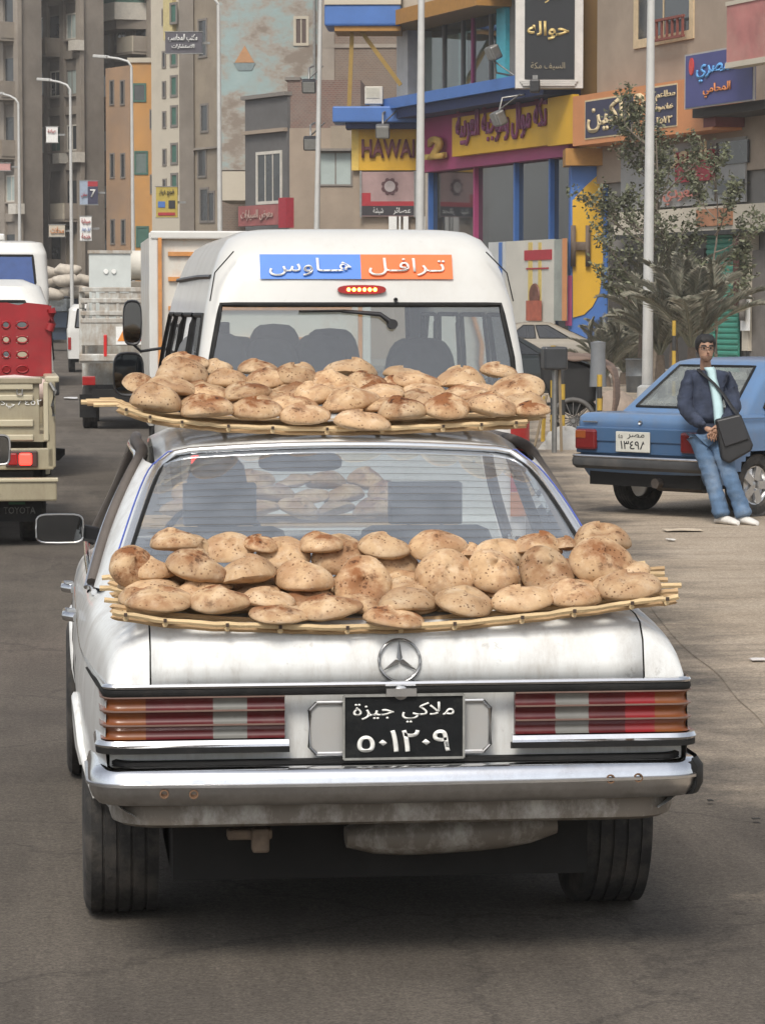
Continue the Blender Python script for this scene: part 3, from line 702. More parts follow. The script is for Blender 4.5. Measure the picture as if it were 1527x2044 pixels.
def rows_of(rows,where,grp):
    k=0
    for rname,y,L in rows:
        L=sorted(L,key=lambda q:q[0])
        for i,q in enumerate(L):
            px,py,w_,h_=q[:4]; yy=y+(q[4] if len(q)>4 else random.uniform(-.012,.012)); roll=q[5] if len(q)>5 else random.uniform(-.12,.12)
            look='upright toasted' if h_>w_*.62 else ('thin' if h_<w_*.32 else 'puffed')
            loaf(px,py,w_,h_,yy,random.randrange(7),'%s flatbread, %s from left in the %s of the %s'%(look,ORD[i],rname,where),roll=roll,group=grp); k+=1
BOOT=[('front row',.17,[(319,1206,140,54,0,-.03),(440,1206,120,55),(537,1201,104,42,.03,.1),(562,1227,126,30,-.03,.05),(658,1218,126,48),(785,1238,122,42,-.05,.1),(812,1206,118,48,.02),(925,1209,122,55),(1042,1202,122,52),(1146,1194,106,54),(1255,1177,126,58,0,-.12)]),
 ('second row',.31,[(302,1172,128,40,0,.03),(262,1133,92,72,0,.25),(300,1142,100,46,.02,.1),(394,1141,122,64,0,.3),(494,1147,116,62),(607,1161,118,62),(724,1167,116,96),(818,1178,92,24),(889,1148,114,94),(983,1145,104,78),(1090,1145,114,88),(1199,1120,121,92),(1242,1150,112,40,0,-.25),(416,1172,92,20),(513,1184,100,22),(1010,1183,90,24),(1165,1172,80,40),(620,1190,100,26)]),
 ('back row',.48,[(351,1087,106,46),(387,1106,90,62,0,.5),(457,1096,108,74),(564,1112,112,76),(678,1112,118,84),(768,1099,104,52),(790,1137,96,64),(874,1094,114,72),(993,1112,110,72),(1073,1095,104,52),(1199,1086,120,64),(520,1090,70,34),(1125,1090,56,30),(640,1090,90,40),(935,1106,60,34)])]
rows_of(BOOT,'boot tray','loaves on the boot tray')
ROOF=[('front row',1.78,[(311,803,104,54,0,.12),(414,819,110,46),(514,824,100,47),(610,834,100,44,-.02,-.05),(722,845,114,40,-.05,.08),(803,824,100,48),(890,821,98,52),(982,817,104,52),(1062,822,72,32)]),
 ('second row',1.93,[(342,777,108,38,0,.16),(409,793,86,38),(492,788,102,38),(471,808,50,26),(566,809,70,38),(628,796,88,50),(705,803,106,48,-.06),(763,788,92,30),(834,797,76,24),(929,791,98,32,0,-.12),(1033,778,112,77),(540,798,70,26),(870,800,60,26)]),
 ('third row',2.10,[(363,752,106,56),(280,769,70,46,0,.3),(455,766,90,44),(540,762,96,40),(589,756,86,46),(664,768,92,44),(732,772,86,44),(834,764,98,34),(921,764,104,52),(570,780,92,20),(790,770,60,30)]),
 ('back row',2.28,[(373,729,94,38),(435,738,58,32),(514,739,82,32),(700,742,106,42),(803,750,82,28),(995,745,74,32),(920,750,66,30),(600,742,60,28)])]
rows_of(ROOF,'roof tray','loaves on the roof tray')
# loaves underneath, showing through the gaps
def fill(rows,where,grp):
    for nm,y,x0,x1,n,fy in rows:
        for i in range(n):
            px=lerp(x0,x1,i/(n-1))+random.uniform(-8,8); loaf(px,fy(px),112 if 'boot' in where else 96,46 if 'boot' in where else 38,y+random.uniform(-.01,.01),random.randrange(7),'half hidden flatbread, %s from left in the %s of the %s'%(ORD[i],nm,where),roll=random.uniform(-.1,.1),group=grp)
bt=lambda px: 1206+ (16 if 400<px<1050 else 0)-max(0,(px-1050)*.12)
fill([('lower layer',.27,300,1235,10,lambda p:bt(p)-14),('hidden back layer',.42,310,1220,10,lambda p:bt(p)-50)],'boot tray','loaves on the boot tray')
fill([('lower layer',1.87,320,1040,9,lambda p:812-max(0,(p-900)*.03)),('hidden back layer',2.03,320,1030,9,lambda p:786)],'roof tray','loaves on the roof tray')
# bread on the bonnet, seen through the cabin
def bonnet_rows():
    k=0
    for r,(y,z,xs) in enumerate([(3.56,1.03,[-.46,-.31,-.16,-.01,.14,.29,.44]),(3.66,1.075,[-.40,-.24,-.09,.06,.21,.36]),(3.78,1.125,[-.30,-.15,.0,.15,.29])]):
        for i,x in enumerate(xs):
            o=bpy.data.objects.new('bread_loaf',LOAVES[(i+r)%7]); COL.objects.link(o); o.location=(x+random.uniform(-.02,.02),y,z+CZ); o.rotation_euler=(radians(random.uniform(5,25)),random.uniform(-.2,.2),random.uniform(0,6))
            tag(o,'flatbread on the bonnet seen through cabin, %s from left in %s layer'%(ORD[i],['bottom','middle','top'][r]),'bread','loaves on the bonnet')
bonnet_rows()
def tray(name,label,front,yf,yb,nslat,ext,group=None,cross=9,dzb=.0):
    """palm-rib crate bottom: long ribs across, short ribs tying them; front = pixel polyline of the front rib"""
    t=thing(name,label,'tray',aty(front[len(front)//2][0],front[len(front)//2][1],yf),0,group)
    o=t.location.copy(); base=smooth_line([aty(p[0],p[1],yf) for p in front],6)
    for k in range(nslat):
        u=k/(nslat-1); y=lerp(0,yb-yf,u); e=ext[k%len(ext)]
        L=[p+Vector((0,y,dzb*u)) for p in base]
        d0=Vector((-1,0,.0)); d1=Vector((1,0,.05))
        L=[L[0]+d0*e[0]]+L+[L[-1]+d1*e[1]]
        L=[p-o+Vector((0,0,random.uniform(-.002,.002))) for p in L]
        b=MB(); b.tube(L,[.0075*random.uniform(.85,1.15) for _ in L],6,flat=1.15); b.build('rib',[wood,wood_pale][(k+1)%2],t,30)
        if k<2:
            b=MB(); b.tube([p+Vector((0,.03,-.016)) for p in L],.007,6,flat=1.1); b.build('lower_rib',wood,t,30)
    n=len(base)
    for i in range(cross):
        j=int((i+.5)/cross*n); p=base[j]-o
        b=MB(); b.tube([p+Vector((0,-.004,-.012)),p+Vector((0,(yb-yf)/2,-.012+dzb/2)),p+Vector((0,yb-yf+.03,-.012+dzb))],.008,6); b.build('cross_rib',wood_pale,t,30)
        b=MB(); b.box(p+Vector((0,-.0125,.000)),(.009,.006,.010)); b.build('joint',peg,t)
    return t
boot_tray=tray('bread_tray','split palm wood tray of bread laid across the boot of the white sedan',[(226,1222),(330,1238),(480,1248),(640,1252),(800,1250),(960,1240),(1120,1222),(1260,1203),(1352,1192)],.085,.66,7,[(0,0),(.0,.02),(.02,.05),(-.02,.03),(.03,.04),(.0,.06),(.02,.02)],cross=11,dzb=.045)
roof_tray=tray('bread_tray','split palm wood tray of bread on the roof of the white sedan',[(238,812),(300,832),(400,846),(520,853),(680,856),(840,852),(960,847),(1052,842)],1.72,2.52,8,[(0,0),(.0,.02),(.08,.08),(.10,.12),(.12,.10),(.09,.13),(.10,.10),(.05,.08)],cross=10,dzb=.0)
bonnet_tray=thing('bread_tray','palm wood tray of bread on the bonnet of the white sedan','tray',(0,3.75,1.0+CZ))
for k in range(6):
    b=MB(); b.tube([(-.62,-.3+k*.11,-.02),(.62,-.3+k*.11,-.02)],.01,6); b.build('rib',wood,bonnet_tray,30)
# ================================================================== other vehicles
def ring(hw,y0,y1,r,bow=0,fbow=0,nx=14,ny=26,nc=4):
    P=[];S=[]
    for i in range(nx+1):
        u=i/nx; P.append((lerp(-hw+r,hw-r,u),y0+bow*(2*u-1)**2)); S.append(('rear',u))
    def arc(cx,cy,a0):
        for k in range(1,nc): 
            a=a0+pi/2*k/nc; P.append((cx+r*cos(a),cy+r*sin(a))); S.append(('corner',k/nc))
    arc(hw-r,y0+bow+r,-pi/2)
    for i in range(ny+1): P.append((hw,lerp(y0+bow+r,y1-fbow-r,i/ny))); S.append(('right',i/ny))
    arc(hw-r,y1-fbow-r,0)
    for i in range(nx+1):
        u=i/nx; P.append((lerp(hw-r,-hw+r,u),y1-fbow*(2*u-1)**2)); S.append(('front',1-u))
    arc(-hw+r,y1-fbow-r,pi/2)
    for i in range(ny+1): P.append((-hw,lerp(y1-fbow-r,y0+bow+r,i/ny))); S.append(('left',1-i/ny))
    arc(-hw+r,y0+bow+r,pi)
    return P,S
def shell(parent,rows,cls,body_m,win_m,dz=.06,names=('body','window'),seal=.008,nx=14,ny=26,smooth=38,cap=True,zs=None,capbot=False,seal_m=None):
    """body of stacked plan outlines; cls(side,u,z,y)->key splits cells off into their own part"""
    Z=[r[0] for r in rows]; lv=[]
    for a,b in zip(rows[:-1],rows[1:]):
        n=max(1,int(round((b[0]-a[0])/dz)))
        for i in range(n): lv.append([lerp(p,q,i/n) for p,q in zip(a,b)])
    lv.append(list(rows[-1]))
    rings=[]; S=None
    for q in lv:
        z,hw,y0,y1,r=q[:5]; bw=q[5] if len(q)>5 else 0; fb=q[6] if len(q)>6 else 0
        P,S=ring(hw,y0,y1,r,bw,fb,nx,ny); rings.append([Vector((x,y,z)) for x,y in P])
    n=len(S); groups={}
    for j in range(len(rings)-1):
        for k in range(n):
            k2=(k+1)%n; s1,u1=S[k]; s2,u2=S[k2]
            c=(rings[j][k]+rings[j][k2]+rings[j+1][k]+rings[j+1][k2])/4
            side=s1 if s1==s2 else 'corner'
            key=cls(side,(u1+u2)/2 if s1==s2 else 0,c.z,c.y,c.x) if cls else None
            if key!='skip': groups.setdefault(key,[]).append((j,k,k2))
    obs={}
    for key,cells in groups.items():
        b=MB(); mp={}
        def vid(j,k):
            if (j,k) not in mp: mp[(j,k)]=b.vert(rings[j][k])
            return mp[(j,k)]
        for j,k,k2 in cells: b.face((vid(j,k),vid(j,k2),vid(j+1,k2),vid(j+1,k)))
        if key is None:
            if cap: b.face([vid(len(rings)-1,k) for k in range(n)])
            if capbot: b.face([vid(0,k) for k in range(n)])
            obs[key]=b.build(names[0],body_m,parent,smooth)
        else:
            wm=win_m(key) if callable(win_m) else win_m
            o=obs[key]=b.build(names[1],wm,parent,60)
            if seal:                                                  # rubber round the pane
                cnt={}
                for f in b.f:
                    for i in range(4):
                        e=(f[i],f[(i+1)%4]); kk=tuple(sorted(e)); cnt[kk]=cnt.get(kk,0)+1
                nb={}
                for (i,j),c_ in cnt.items():
                    if c_==1: nb.setdefault(i,[]).append(j); nb.setdefault(j,[]).append(i)
                st=next(iter(nb)); loop=[st]; prev=None
                while True:
                    nx_=[q for q in nb[loop[-1]] if q!=prev]
                    if not nx_: break
                    prev=loop[-1]; loop.append(nx_[0])
                    if loop[-1]==st or len(loop)>2000: break
                q=MB(); q.tube([b.v[i] for i in loop],seal,6,cap=False); q.build('seal',seal_m or rubber,o,60)
    return obs
def sub(name,parent):
    e=bpy.data.objects.new(name,None); COL.objects.link(e); e.parent=parent; return e
lit_red=mat('lit red lamp',(1.0,.03,.02),.3,emit=3.0)
red_lens=mat('red lamp plastic',(.30,.012,.012),.25,coat=.5)
amber_lens=mat('amber lamp plastic',(.42,.14,.02),.25,coat=.5)
# ---------------------------------------------------------------- white minibus ahead of the sedan
van_p=paint('clean white van paint',(.62,.615,.585),(.40,.36,.30),amt=.32,scale=2.2,streak=.10)
vp=gD(727,16.9); van=thing('white_minibus','white high-roof minibus directly ahead with blue and orange sticker above rear window','van',vp,radians(0.5))
rows=[(.34,.90,.03,5.2,.10,.02),(.55,.94,0,5.28,.10,.02),(1.0,.955,0,5.25,.09,.02),(1.30,.95,.015,5.1,.07,.02),(1.60,.92,.06,4.75,.065,.02),(1.90,.875,.12,4.35,.08,.02),(2.08,.83,.165,4.15,.12,.03),(2.20,.785,.22,4.0,.15,.03),(2.275,.735,.29,3.9,.17,.03),(2.318,.66,.38,3.8,.18,.03),(2.335,.55,.52,3.6,.18,.03),(2.343,.36,.75,3.4,.18,.03)]
def vcls(s,u,z,y,x):
    if s=='rear' and 1.30<z<1.90 and .0<u<1.0: return 'rear'
    if s in('left','right') and 1.24<z<1.84:
        if .015<u<.23: return s+'1'
        if .27<u<.50: return s+'2'
        if .54<u<.74: return s+'3'
        if .80<u<.95: return s+'4'
    if s=='front' and 1.25<z<1.95 and .02<u<.98: return 'wind'
van_glass=glass('grey van rear glass',(.80,.85,.84),.05,(.32,.32,.3),.01,gain=3.2)
tint_glass=glass('tinted side glass',(.25,.27,.28),.06,(.25,.25,.25),.02)
shell(van,rows,vcls,van_p,lambda k: van_glass if k in('rear','wind') else tint_glass,seal=.016,nx=20,ny=44)
for s in(-1,1):
    tl=sub('tail_lamp',van); b=MB()
    b.grid([[(s*(hw+.002),y,z) for hw,y in((.83,-.012),(.90,-.008),(.945,.03),(.960,.12),(.962,.19))] for z in(.84,1.0,1.15,1.24)]); b.build('lens',lit_red if s<0 else red_lens,tl,60)
    b=MB(); b.grid([[(s*(hw+.002),y,z) for hw,y in((.83,-.010),(.90,-.006),(.945,.032),(.960,.12))] for z in(.70,.838)]); b.build('lens',amber_lens,tl,60)
b=MB(); b.tube([(-.835,.40,2.06),(-.84,1.5,2.07),(-.845,3.9,2.07)],.014,6); b.build('gutter_rail',plastic,van,60)
for s in(-1,1):
    b=MB(); b.tube([(s*.86,.08,1.92),(s*.83,.125,2.08),(s*.72,.19,2.20)],.004,5); b.build('tailgate_gap',dark,van,60)
# sticker
zt,zb=2.185,2.045
def ys(z): return interp(z,[1.9,2.08,2.22],[.12,.165,.23])-.016
x0=(526-727)/6000*17.05; xm=(727-727)/6000*17.05; x1=(912-727)/6000*17.05
for a,c,nm,colr in((x0,xm,'blue_panel',(.045,.19,.62)),(xm,x1,'orange_panel',(.80,.16,.035))):
    b=MB(); b.grid([[(a,ys(z)+.03*(a/.7)**2,z),(c,ys(z)+.03*(c/.7)**2,z)] for z in(zb,zt)]); b.build(nm,mat(nm+' vinyl',colr,.4,0,.05,6),van)
up=Vector((0,ys(zt)-ys(zb),zt-zb))
lettering('هــاوس',.47,.108,white_ink,van,face_M(((x0+xm)/2,ys(2.115)-.0025+.03*(.29/.7)**2,2.113),(1,.055*-1,0),up),.004,ar=True,bold=.004)
lettering('تـرافـل',.44,.108,white_ink,van,face_M(((x1+xm)/2,ys(2.115)-.0025+.03*(.26/.7)**2,2.113),(1,.055,0),up),.004,ar=True,bold=.004)
# high brake light
bl=sub('brake_light',van); b=MB(); L=[(.138*abs(cos(a))**.6*(1 if cos(a)>0 else -1),ys(1.985)-.012+.0*a,1.985+.026*abs(sin(a))**.8*(1 if sin(a)>0 else -1)) for a in [2*pi*k/20 for k in range(20)]]
b.prism(L,(0,.05,0)); b.build('housing',red_lens,bl,40)
led=mat('lit amber diode',(1,.36,.05),.3,emit=9)
for k in range(6):
    b=MB(); b.lathe([(0,.0),(-.002,.009),(.006,.011)],c=(-.075+.03*k,ys(1.985)-.016,1.985),axis='Y',n=10); b.build('diode',led,bl,60)
b=MB(); b.lathe([(0,.0),(-.012,.010),(.01,.013)],c=((795-727)/6000*17,ys(1.93)-.004,1.928),axis='Y',n=10); b.build('washer_nozzle',plastic,van,60)
wp=sub('rear_wiper',van); b=MB(); b.tube([(.16,.07,1.80),(.10,.075,1.845),(-.12,.085,1.862)],[.016,.013,.007],8); b.build('arm',plastic,wp,60); b=MB(); b.tube([(-.36,.085,1.862),(-.10,.083,1.866),(.10,.083,1.852)],.008,6); b.build('blade',rubber,wp,60)
b=MB(); b.lathe([(-.03,.0),(-.03,.028),(.03,.03)],c=(.17,.085,1.79),axis='Y',n=12); b.build('wiper_pivot',plastic,wp,50)
# seats inside
for i,(px,top,y,wd) in enumerate([(480,1.735,1.5,.52),(600,1.70,1.55,.40),(640,1.78,2.6,.42),(755,1.75,2.7,.44),(700,1.72,1.6,.40),(900,1.70,1.6,.5),(565,1.70,2.65,.35)]):
    x=(px-727)/6000*(17+y); b=MB()
    L=[(x+wd/2*abs(cos(a))**.5*(1 if cos(a)>0 else -1)*(1 if sin(a)<0 else .92),y,1.15+(top-1.15)*abs(sin(a))**.55*(1 if sin(a)>0 else -.9)) for a in [2*pi*k/28 for k in range(28)]]
    b.prism(L,(0,.14,0)); b.build('seat',seat_cloth,van,40,bevel=.03)
b=MB(); b.box((0,2.6,.95),(1.66,4.6,.06)); b.build('floor',mat('van floor lining',(.12,.12,.12),.9),van)
b=MB(); b.box((0,4.75,1.12),(1.6,.5,.28)); b.build('dashboard',plastic,van,bevel=.06)
b=MB(); b.box(((548-727)/6000*21,4.1,1.74),(.30,.03,.09)); b.bar(((548-727)/6000*21,4.12,1.78),((548-727)/6000*21,4.2,1.9),.02); b.build('cabin_mirror',plastic,van,bevel=.01)
b=MB(); b.box((0,-.02,.62),(1.66,.10,.18)); b.build('rear_bumper',van_p,van,bevel=.03)
for s in(-1,1):
    wheel(van,(s*.76,1.0,.33),.33,.2,s); wheel(van,(s*.76,4.15,.33),.33,.2,s)
b=MB(); b.box((0,2.6,.45),(1.5,4.8,.3)); b.build('underbody',dark,van)
# mirrors on arms at the front left
for (px0,py0,px1,py1,tilt) in((256,598,296,690,.0),(236,702,300,792,.0)):
    D=21.2; A=at(px0,py0,D)-vp; B=at(px1,py1,D)-vp; c=(A+B)/2; hw,hh=(B.x-A.x)/2,(A.z-B.z)/2
    mm=sub('wing_mirror',van); b=MB(); rws=[[c+Vector((x*k,dy,z*k)) for x,z in rr(hw,hh,20,.6)] for k,dy in((.86,.004),(.95,-.006),(1,.01),(.9,.06),(.4,.09))]
    ids=b.grid(rws,True); b.face(ids[-1]); b.build('shell',plastic,mm,50)
    b=MB(); b.poly([c+Vector((x*.88,.002,z*.88)) for x,z in rr(hw,hh,20,.6)]); b.build('mirror_glass',MATS['dark reflection mirror'],mm)
    b=MB(); b.tube([c+Vector((0,.05,-hh*.9)),c+Vector((.06,.06,-hh*1.25)),c+Vector((.22,.05,-hh*1.1)),Vector((-.87,4.75,c.z-hh*.9))],.012,6); b.build('arm',plastic,mm,60)

# ---------------------------------------------------------------- generic little builders
def panel_ribs(b,x0,x1,z0,z1,y,n,d=.02):
    for k in range(n):
        z=lerp(z0,z1,(k+.5)/n); b.box(((x0+x1)/2,y,z),(x1-x0,d,(z1-z0)/n*.42))
# ---------------------------------------------------------------- beige pickup on the left with red crates
D=23.6; pk_m=paint('dusty beige paint',(.36,.32,.22),(.19,.15,.10),amt=.6,low=.5,coat=.15,streak=.4)
pk_m2=paint('pale worn beige paint',(.50,.45,.32),(.30,.24,.17),amt=.5,coat=.1)
pk0=gD(104,D); pk=thing('beige_pickup','dusty beige pickup truck with lit tail lamp at the left edge','pickup',(pk0.x-.78,pk0.y,0),radians(1.0))
def PX(px,py,dy=0):
    p=at(px,py,D+dy)-pk.location; return p
tg=sub('tailgate',pk); zt=PX(50,762).z; zb=PX(50,880).z
b=MB(); b.box((-.05,.02,(zt+zb)/2),(1.46,.035,zt-zb)); b.build('gate_panel',pk_m,tg,bevel=.008)
for z0,z1 in((762,778),(788,800),(838,852),(868,880)):
    b=MB(); za,zz=PX(50,z0).z,PX(50,z1).z; b.box((-.05,-.006,(za+zz)/2),(1.36,.03,za-zz)); b.build('pressed_rib',pk_m2,tg,bevel=.008)
b=MB(); zz=PX(50,760).z; b.box((-.05,.0,zz),(1.5,.06,.05)); b.build('top_rail',pk_m,tg,bevel=.01)
b=MB(); b.box((.73,.02,PX(50,822).z),(.04,.06,zt-zb)); b.build('gate_edge',pk_m2,tg,bevel=.008)
b=MB(); q=PX(40,782); b.tube([(q.x-.02,-.03,q.z+.02),(q.x-.02,-.035,q.z-.02),(q.x+.02,-.035,q.z-.02),(q.x+.02,-.03,q.z+.02)],.007,6); b.build('latch',steel,tg)
lettering('ﻣﻼﻛﻲ ٨٤٥٢',.42,.07,white_ink,tg,face_M((PX(30,806).x,-.004,PX(30,806).z)),.002)
zt2=PX(50,760).z; zb2=PX(50,935).z
for s in(-1,1):
    b=MB(); b.box((s*.79-.02,1.1,(zt2+zb2)/2),(.07,2.2,zt2-zb2)); b.build('bed_side',pk_m,pk,bevel=.012)
    b=MB(); b.box((s*.80-.02,1.1,zt2+.01),(.11,2.2,.05)); b.build('bed_rail',pk_m2,pk,bevel=.012)
b=MB(); b.box((-.02,1.1,zb+.02),(1.56,2.2,.06)); b.build('bed_floor',pk_m,pk)
b=MB(); b.box((-.02,.03,PX(50,917).z),(1.62,.06,.17)); b.build('tail_panel',pk_m,pk,bevel=.01)
for s in(-1,1):
    q=PX(44,917); x=q.x if s>0 else -q.x-.04; tl=sub('tail_lamp',pk)
    b=MB(); b.box((x,-.012,q.z),(.25,.03,.13)); b.build('housing',mat('dark lamp housing',(.06,.03,.025),.5),tl,bevel=.01)
    b=MB(); b.box((x+.03*s,-.03,q.z),(.10,.03,.095)); b.build('lens',lit_red,tl,bevel=.02)
    b=MB(); b.box((x-.07*s,-.028,q.z),(.07,.02,.095)); b.build('lens',red_lens,tl,bevel=.01)
b=MB(); q=PX(50,978); zq=PX(50,955).z-PX(50,1000).z; b.box((-.02,-.05,q.z),(1.66,.12,zq)); b.build('bumper',pk_m,pk,bevel=.015)
b=MB(); b.box((-.02,-.055,PX(50,958).z),(1.68,.14,.03)); b.build('bumper_step',pk_m2,pk,bevel=.008)
fl=sub('mud_flap',pk); b=MB(); q=PX(40,1022); b.box((q.x,.12,q.z),(.34,.02,.18)); b.build('flap',rubber,fl)
lettering('TOYOTA',.25,.055,mat('faded flap lettering',(.16,.16,.15),.8),fl,face_M((q.x,.108,q.z)),.002,bold=.01)
b=MB(); b.box((q.x-.02,.10,PX(40,1006).z),(.13,.01,.03)); b.build('green_sticker',mat('green sticker',(.02,.10,.04),.6),fl)
for s in(-1,1):
    wheel(pk,(s*.64-.02,.65,.34),.34,.2,s); wheel(pk,(s*.64-.02,3.3,.34),.34,.2,s)
b=MB(); b.box((-.02,2.0,.48),(1.3,3.9,.25)); b.build('chassis',dark,pk)
def pcls(s,u,z,y,x):
    if 1.15<z<1.55:
        if s=='rear' and .08<u<.92: return 'rear'
        if s=='front' and .04<u<.96: return 'wind'
        if s in('left','right') and .1<u<.85: return s
shell(pk,[(.45,.80,2.25,4.6,.08),(.95,.82,2.25,4.6,.08),(1.1,.80,2.26,3.9,.08),(1.6,.68,2.35,3.4,.1),(1.66,.6,2.45,3.3,.1)],pcls,pk_m,clear_glass,nx=10,ny=14)
mm=sub('wing_mirror',pk); q=at(118,770,D+2.5)-pk.location; b=MB(); b.box((q.x,q.y,q.z),(.10,.05,.17)); b.build('shell',plastic,mm,bevel=.018)
b=MB(); b.bar((q.x,q.y+.02,q.z-.08),(.80,q.y+.1,q.z-.12),.02); b.build('arm',plastic,mm)
b=MB(); A=at(104,896,D+.6)-pk.location; B=at(134,922,D+.6)-pk.location; b.prism([(A.x,.7,A.z),(B.x,.7,A.z-.01),(B.x,.7,B.z+.05),(B.x-.05,.7,B.z),(A.x,.7,B.z+.01)],(0,.08,0)); b.build('mudguard',rubber,pk)
# rope/strap clutter on the rear corner
b=MB(); q=PX(100,780); b.tube([(q.x,-.02,q.z+.06),(q.x+.04,-.03,q.z),(q.x+.02,-.04,q.z-.12),(q.x+.03,-.03,q.z-.2)],.016,6); b.build('tailgate_chain',steel,pk,60)
# red plastic crates in the bed
red_pl=mat('red crate plastic',(.27,.010,.014),.5,0,.2,5,dirt=(.15,.05,.04),dirt_amt=.5)
for i,(px0,px1,py0,py1,dy) in enumerate([(-75,106,604,752,.9)]):
    A=at(px0,py0,D+dy); B=at(px1,py1,D+dy); cr=thing('red_crate','stack of bright red plastic crates with oval holes riding in the beige pickup','crate',((A.x+B.x)/2,A.y,B.z))
    W2=(B.x-A.x)/2; H=A.z-B.z
    top=[(-W2,H)]; 
    outline=[(-W2,0),(W2*.96,0),(W2,H*.55),(W2*.98,H*.80),(W2*1.02,H*.86),(W2*.98,H*.93),(W2*.80,H*.95),(W2*.72,H*.99),(W2*.45,H*1.0),(W2*.30,H*.96),(W2*.2,H*.95),(W2*.02,H*1.0),(-W2*.6,H),(-W2,H*.95)]
    holes=[]
    for r in range(4):
        zc=H*(.10+.20*r)
        for px in (13,45): holes.append(((at(px,680,D+dy).x-cr.location.x),zc,.045 if px==45 else .03,.028))
    # front face: strips between the holes so that they are real openings
    b=MB(); xs=sorted([-W2,W2*.96]+[h[0]+s*h[2] for h in holes[:2] for s in(-1,1)]); zs=sorted([0,H*.94]+[h[1]+s*h[3] for h in holes[::2] for s in(-1,1)])
    for i_ in range(len(xs)-1):
        for j_ in range(len(zs)-1):
            cx,cz=(xs[i_]+xs[i_+1])/2,(zs[j_]+zs[j_+1])/2
            if any(abs(cx-h[0])<.01 and abs(cz-h[1])<.01 for h in holes): continue
            b.box((cx,0,cz),(xs[i_+1]-xs[i_],.02,zs[j_+1]-zs[j_]))
    b.prism([(x,-.01,z) for x,z in [(-W2,H*.9399),(W2*.96,H*.9399),(W2*.9,H*.97),(W2*.45,H*1.0),(W2*.25,H*.965),(0,H),(-W2*.6,H),(-W2,H*.97)]],(0,.02,0)); b.build('front_wall',red_pl,cr)
    for h in holes:
        b=MB(); b.tube([(h[0]+h[2]*cos(a)*1.02,-.012,h[1]+h[3]*sin(a)*1.02) for a in [2*pi*k/16 for k in range(17)]],.009,6,cap=False); b.build('hole_rim',red_pl,cr,60)
    b=MB(); b.box((W2*.955,.3,H*.48),(.02,.6,H*.96)); b.build('side_wall',red_pl,cr); b=MB(); b.box((0,.6,H*.12),(2*W2*.95,.02,H*.22)); b.build('back_wall',red_pl,cr)
    b=MB(); b.tube([(W2*.93,-.02,H*.62),(W2*.99,-.02,H*.72),(W2*1.0,-.02,H*.86),(W2*.97,-.02,H*.92)],.035,8); b.build('corner_handle',red_pl,cr,60)
sk=thing('sack','pale pink sack lying behind the tailgate of the beige pickup','sack',at(30,758,D+.35)-Vector((0,0,.1)))
b=MB(); b.lathe([(-.34,.0),(-.33,.06),(-.2,.125),(0,.14),(.2,.12),(.3,.07),(.33,.0)],n=16); b.build('bag',mat('pink sackcloth',(.62,.50,.46),.9,0,.15,9,bmp=.3,bscale=12),sk,60)

# ---------------------------------------------------------------- off-frame car on the left: only its mirror reaches into view
ml=thing('roadside_mirror','black wing mirror with chrome edge poking in at the left edge','mirror',gnd(-60,1500))
D2=11.0; A=at(-34,868,D2)-ml.location; B=at(21,928,D2)-ml.location; c=(A+B)/2; hw,hh=(B.x-A.x)/2,(A.z-B.z)/2
b=MB(); ids=b.grid([[c+Vector((x*k,dy,z*k)) for x,z in rr(hw,hh)] for k,dy in((.88,.004),(.96,-.004),(1,.01),(.85,.06),(.4,.08))],True); b.face(ids[-1]); b.build('shell',plastic,ml,50)
b=MB(); b.poly([c+Vector((x*.9,.002,z*.88)) for x,z in rr(hw,hh)]); b.build('mirror_glass',MATS['dark reflection mirror'],ml)
b=MB(); b.tube([c+Vector((x*.99,-.003,z*.99)) for x,z in rr(hw,hh)+rr(hw,hh)[:1]],.004,5,cap=False); b.build('rim',chrome_dull,ml)
b=MB(); b.bar(c+Vector((-hw*.8,.04,-.02)),c+Vector((-hw-.25,.1,-.08)),.04); b.build('stalk',plastic,ml)

# ---------------------------------------------------------------- white van with green window, behind the pickup
wv0=gD(20,33); wv=thing('white_van','white van with greenish rear window behind the red crates','van',(wv0.x-.36,wv0.y,0))
def wcls(s,u,z,y,x):
    if s=='rear' and 1.35<z<1.98 and .04<u<.96: return 'rear'
    if s in('left','right') and 1.3<z<1.9 and .05<u<.9: return s
shell(wv,[(.4,.80,0,4.4,.1),(1.2,.84,0,4.4,.12),(1.9,.78,.14,3.9,.14),(2.12,.70,.25,3.6,.2),(2.2,.5,.45,3.4,.2)],wcls,van_p,glass('green tinted glass',(.30,.42,.38),.12,(.30,.36,.33),.03),nx=14,ny=16,seal=.02)
b=MB(); b.box((0,1.5,1.0),(1.5,2.6,1.1)); b.build('load',mat('grey green blanket',(.20,.25,.23),.9),wv)
for s in(-1,1): wheel(wv,(s*.7,.8,.31),.31,.18,s); wheel(wv,(s*.7,3.5,.31),.31,.18,s)
# ---------------------------------------------------------------- coach with blue curtains far left
co0=gD(50,72); co=thing('coach','white coach with blue curtains in its rear window at far left','bus',(co0.x-.62,co0.y,0))
def ccls(s,u,z,y,x):
    if s=='rear' and 2.45<z<3.15 and .05<u<.95: return 'rear'
shell(co,[(.4,1.15,0,9,.12),(2.3,1.2,0,9,.15),(3.2,1.15,.05,8.9,.2),(3.45,1.05,.2,8.7,.25),(3.5,.8,.5,8.4,.25)],ccls,van_p,mat('blue curtain behind glass',(.03,.075,.25),.25,coat=.6),nx=14,ny=12,seal=.03)
b=MB(); b.box((-.3,1.5,3.6),(.9,1.2,.16)); b.build('roof_vent',van_p,co,bevel=.04)
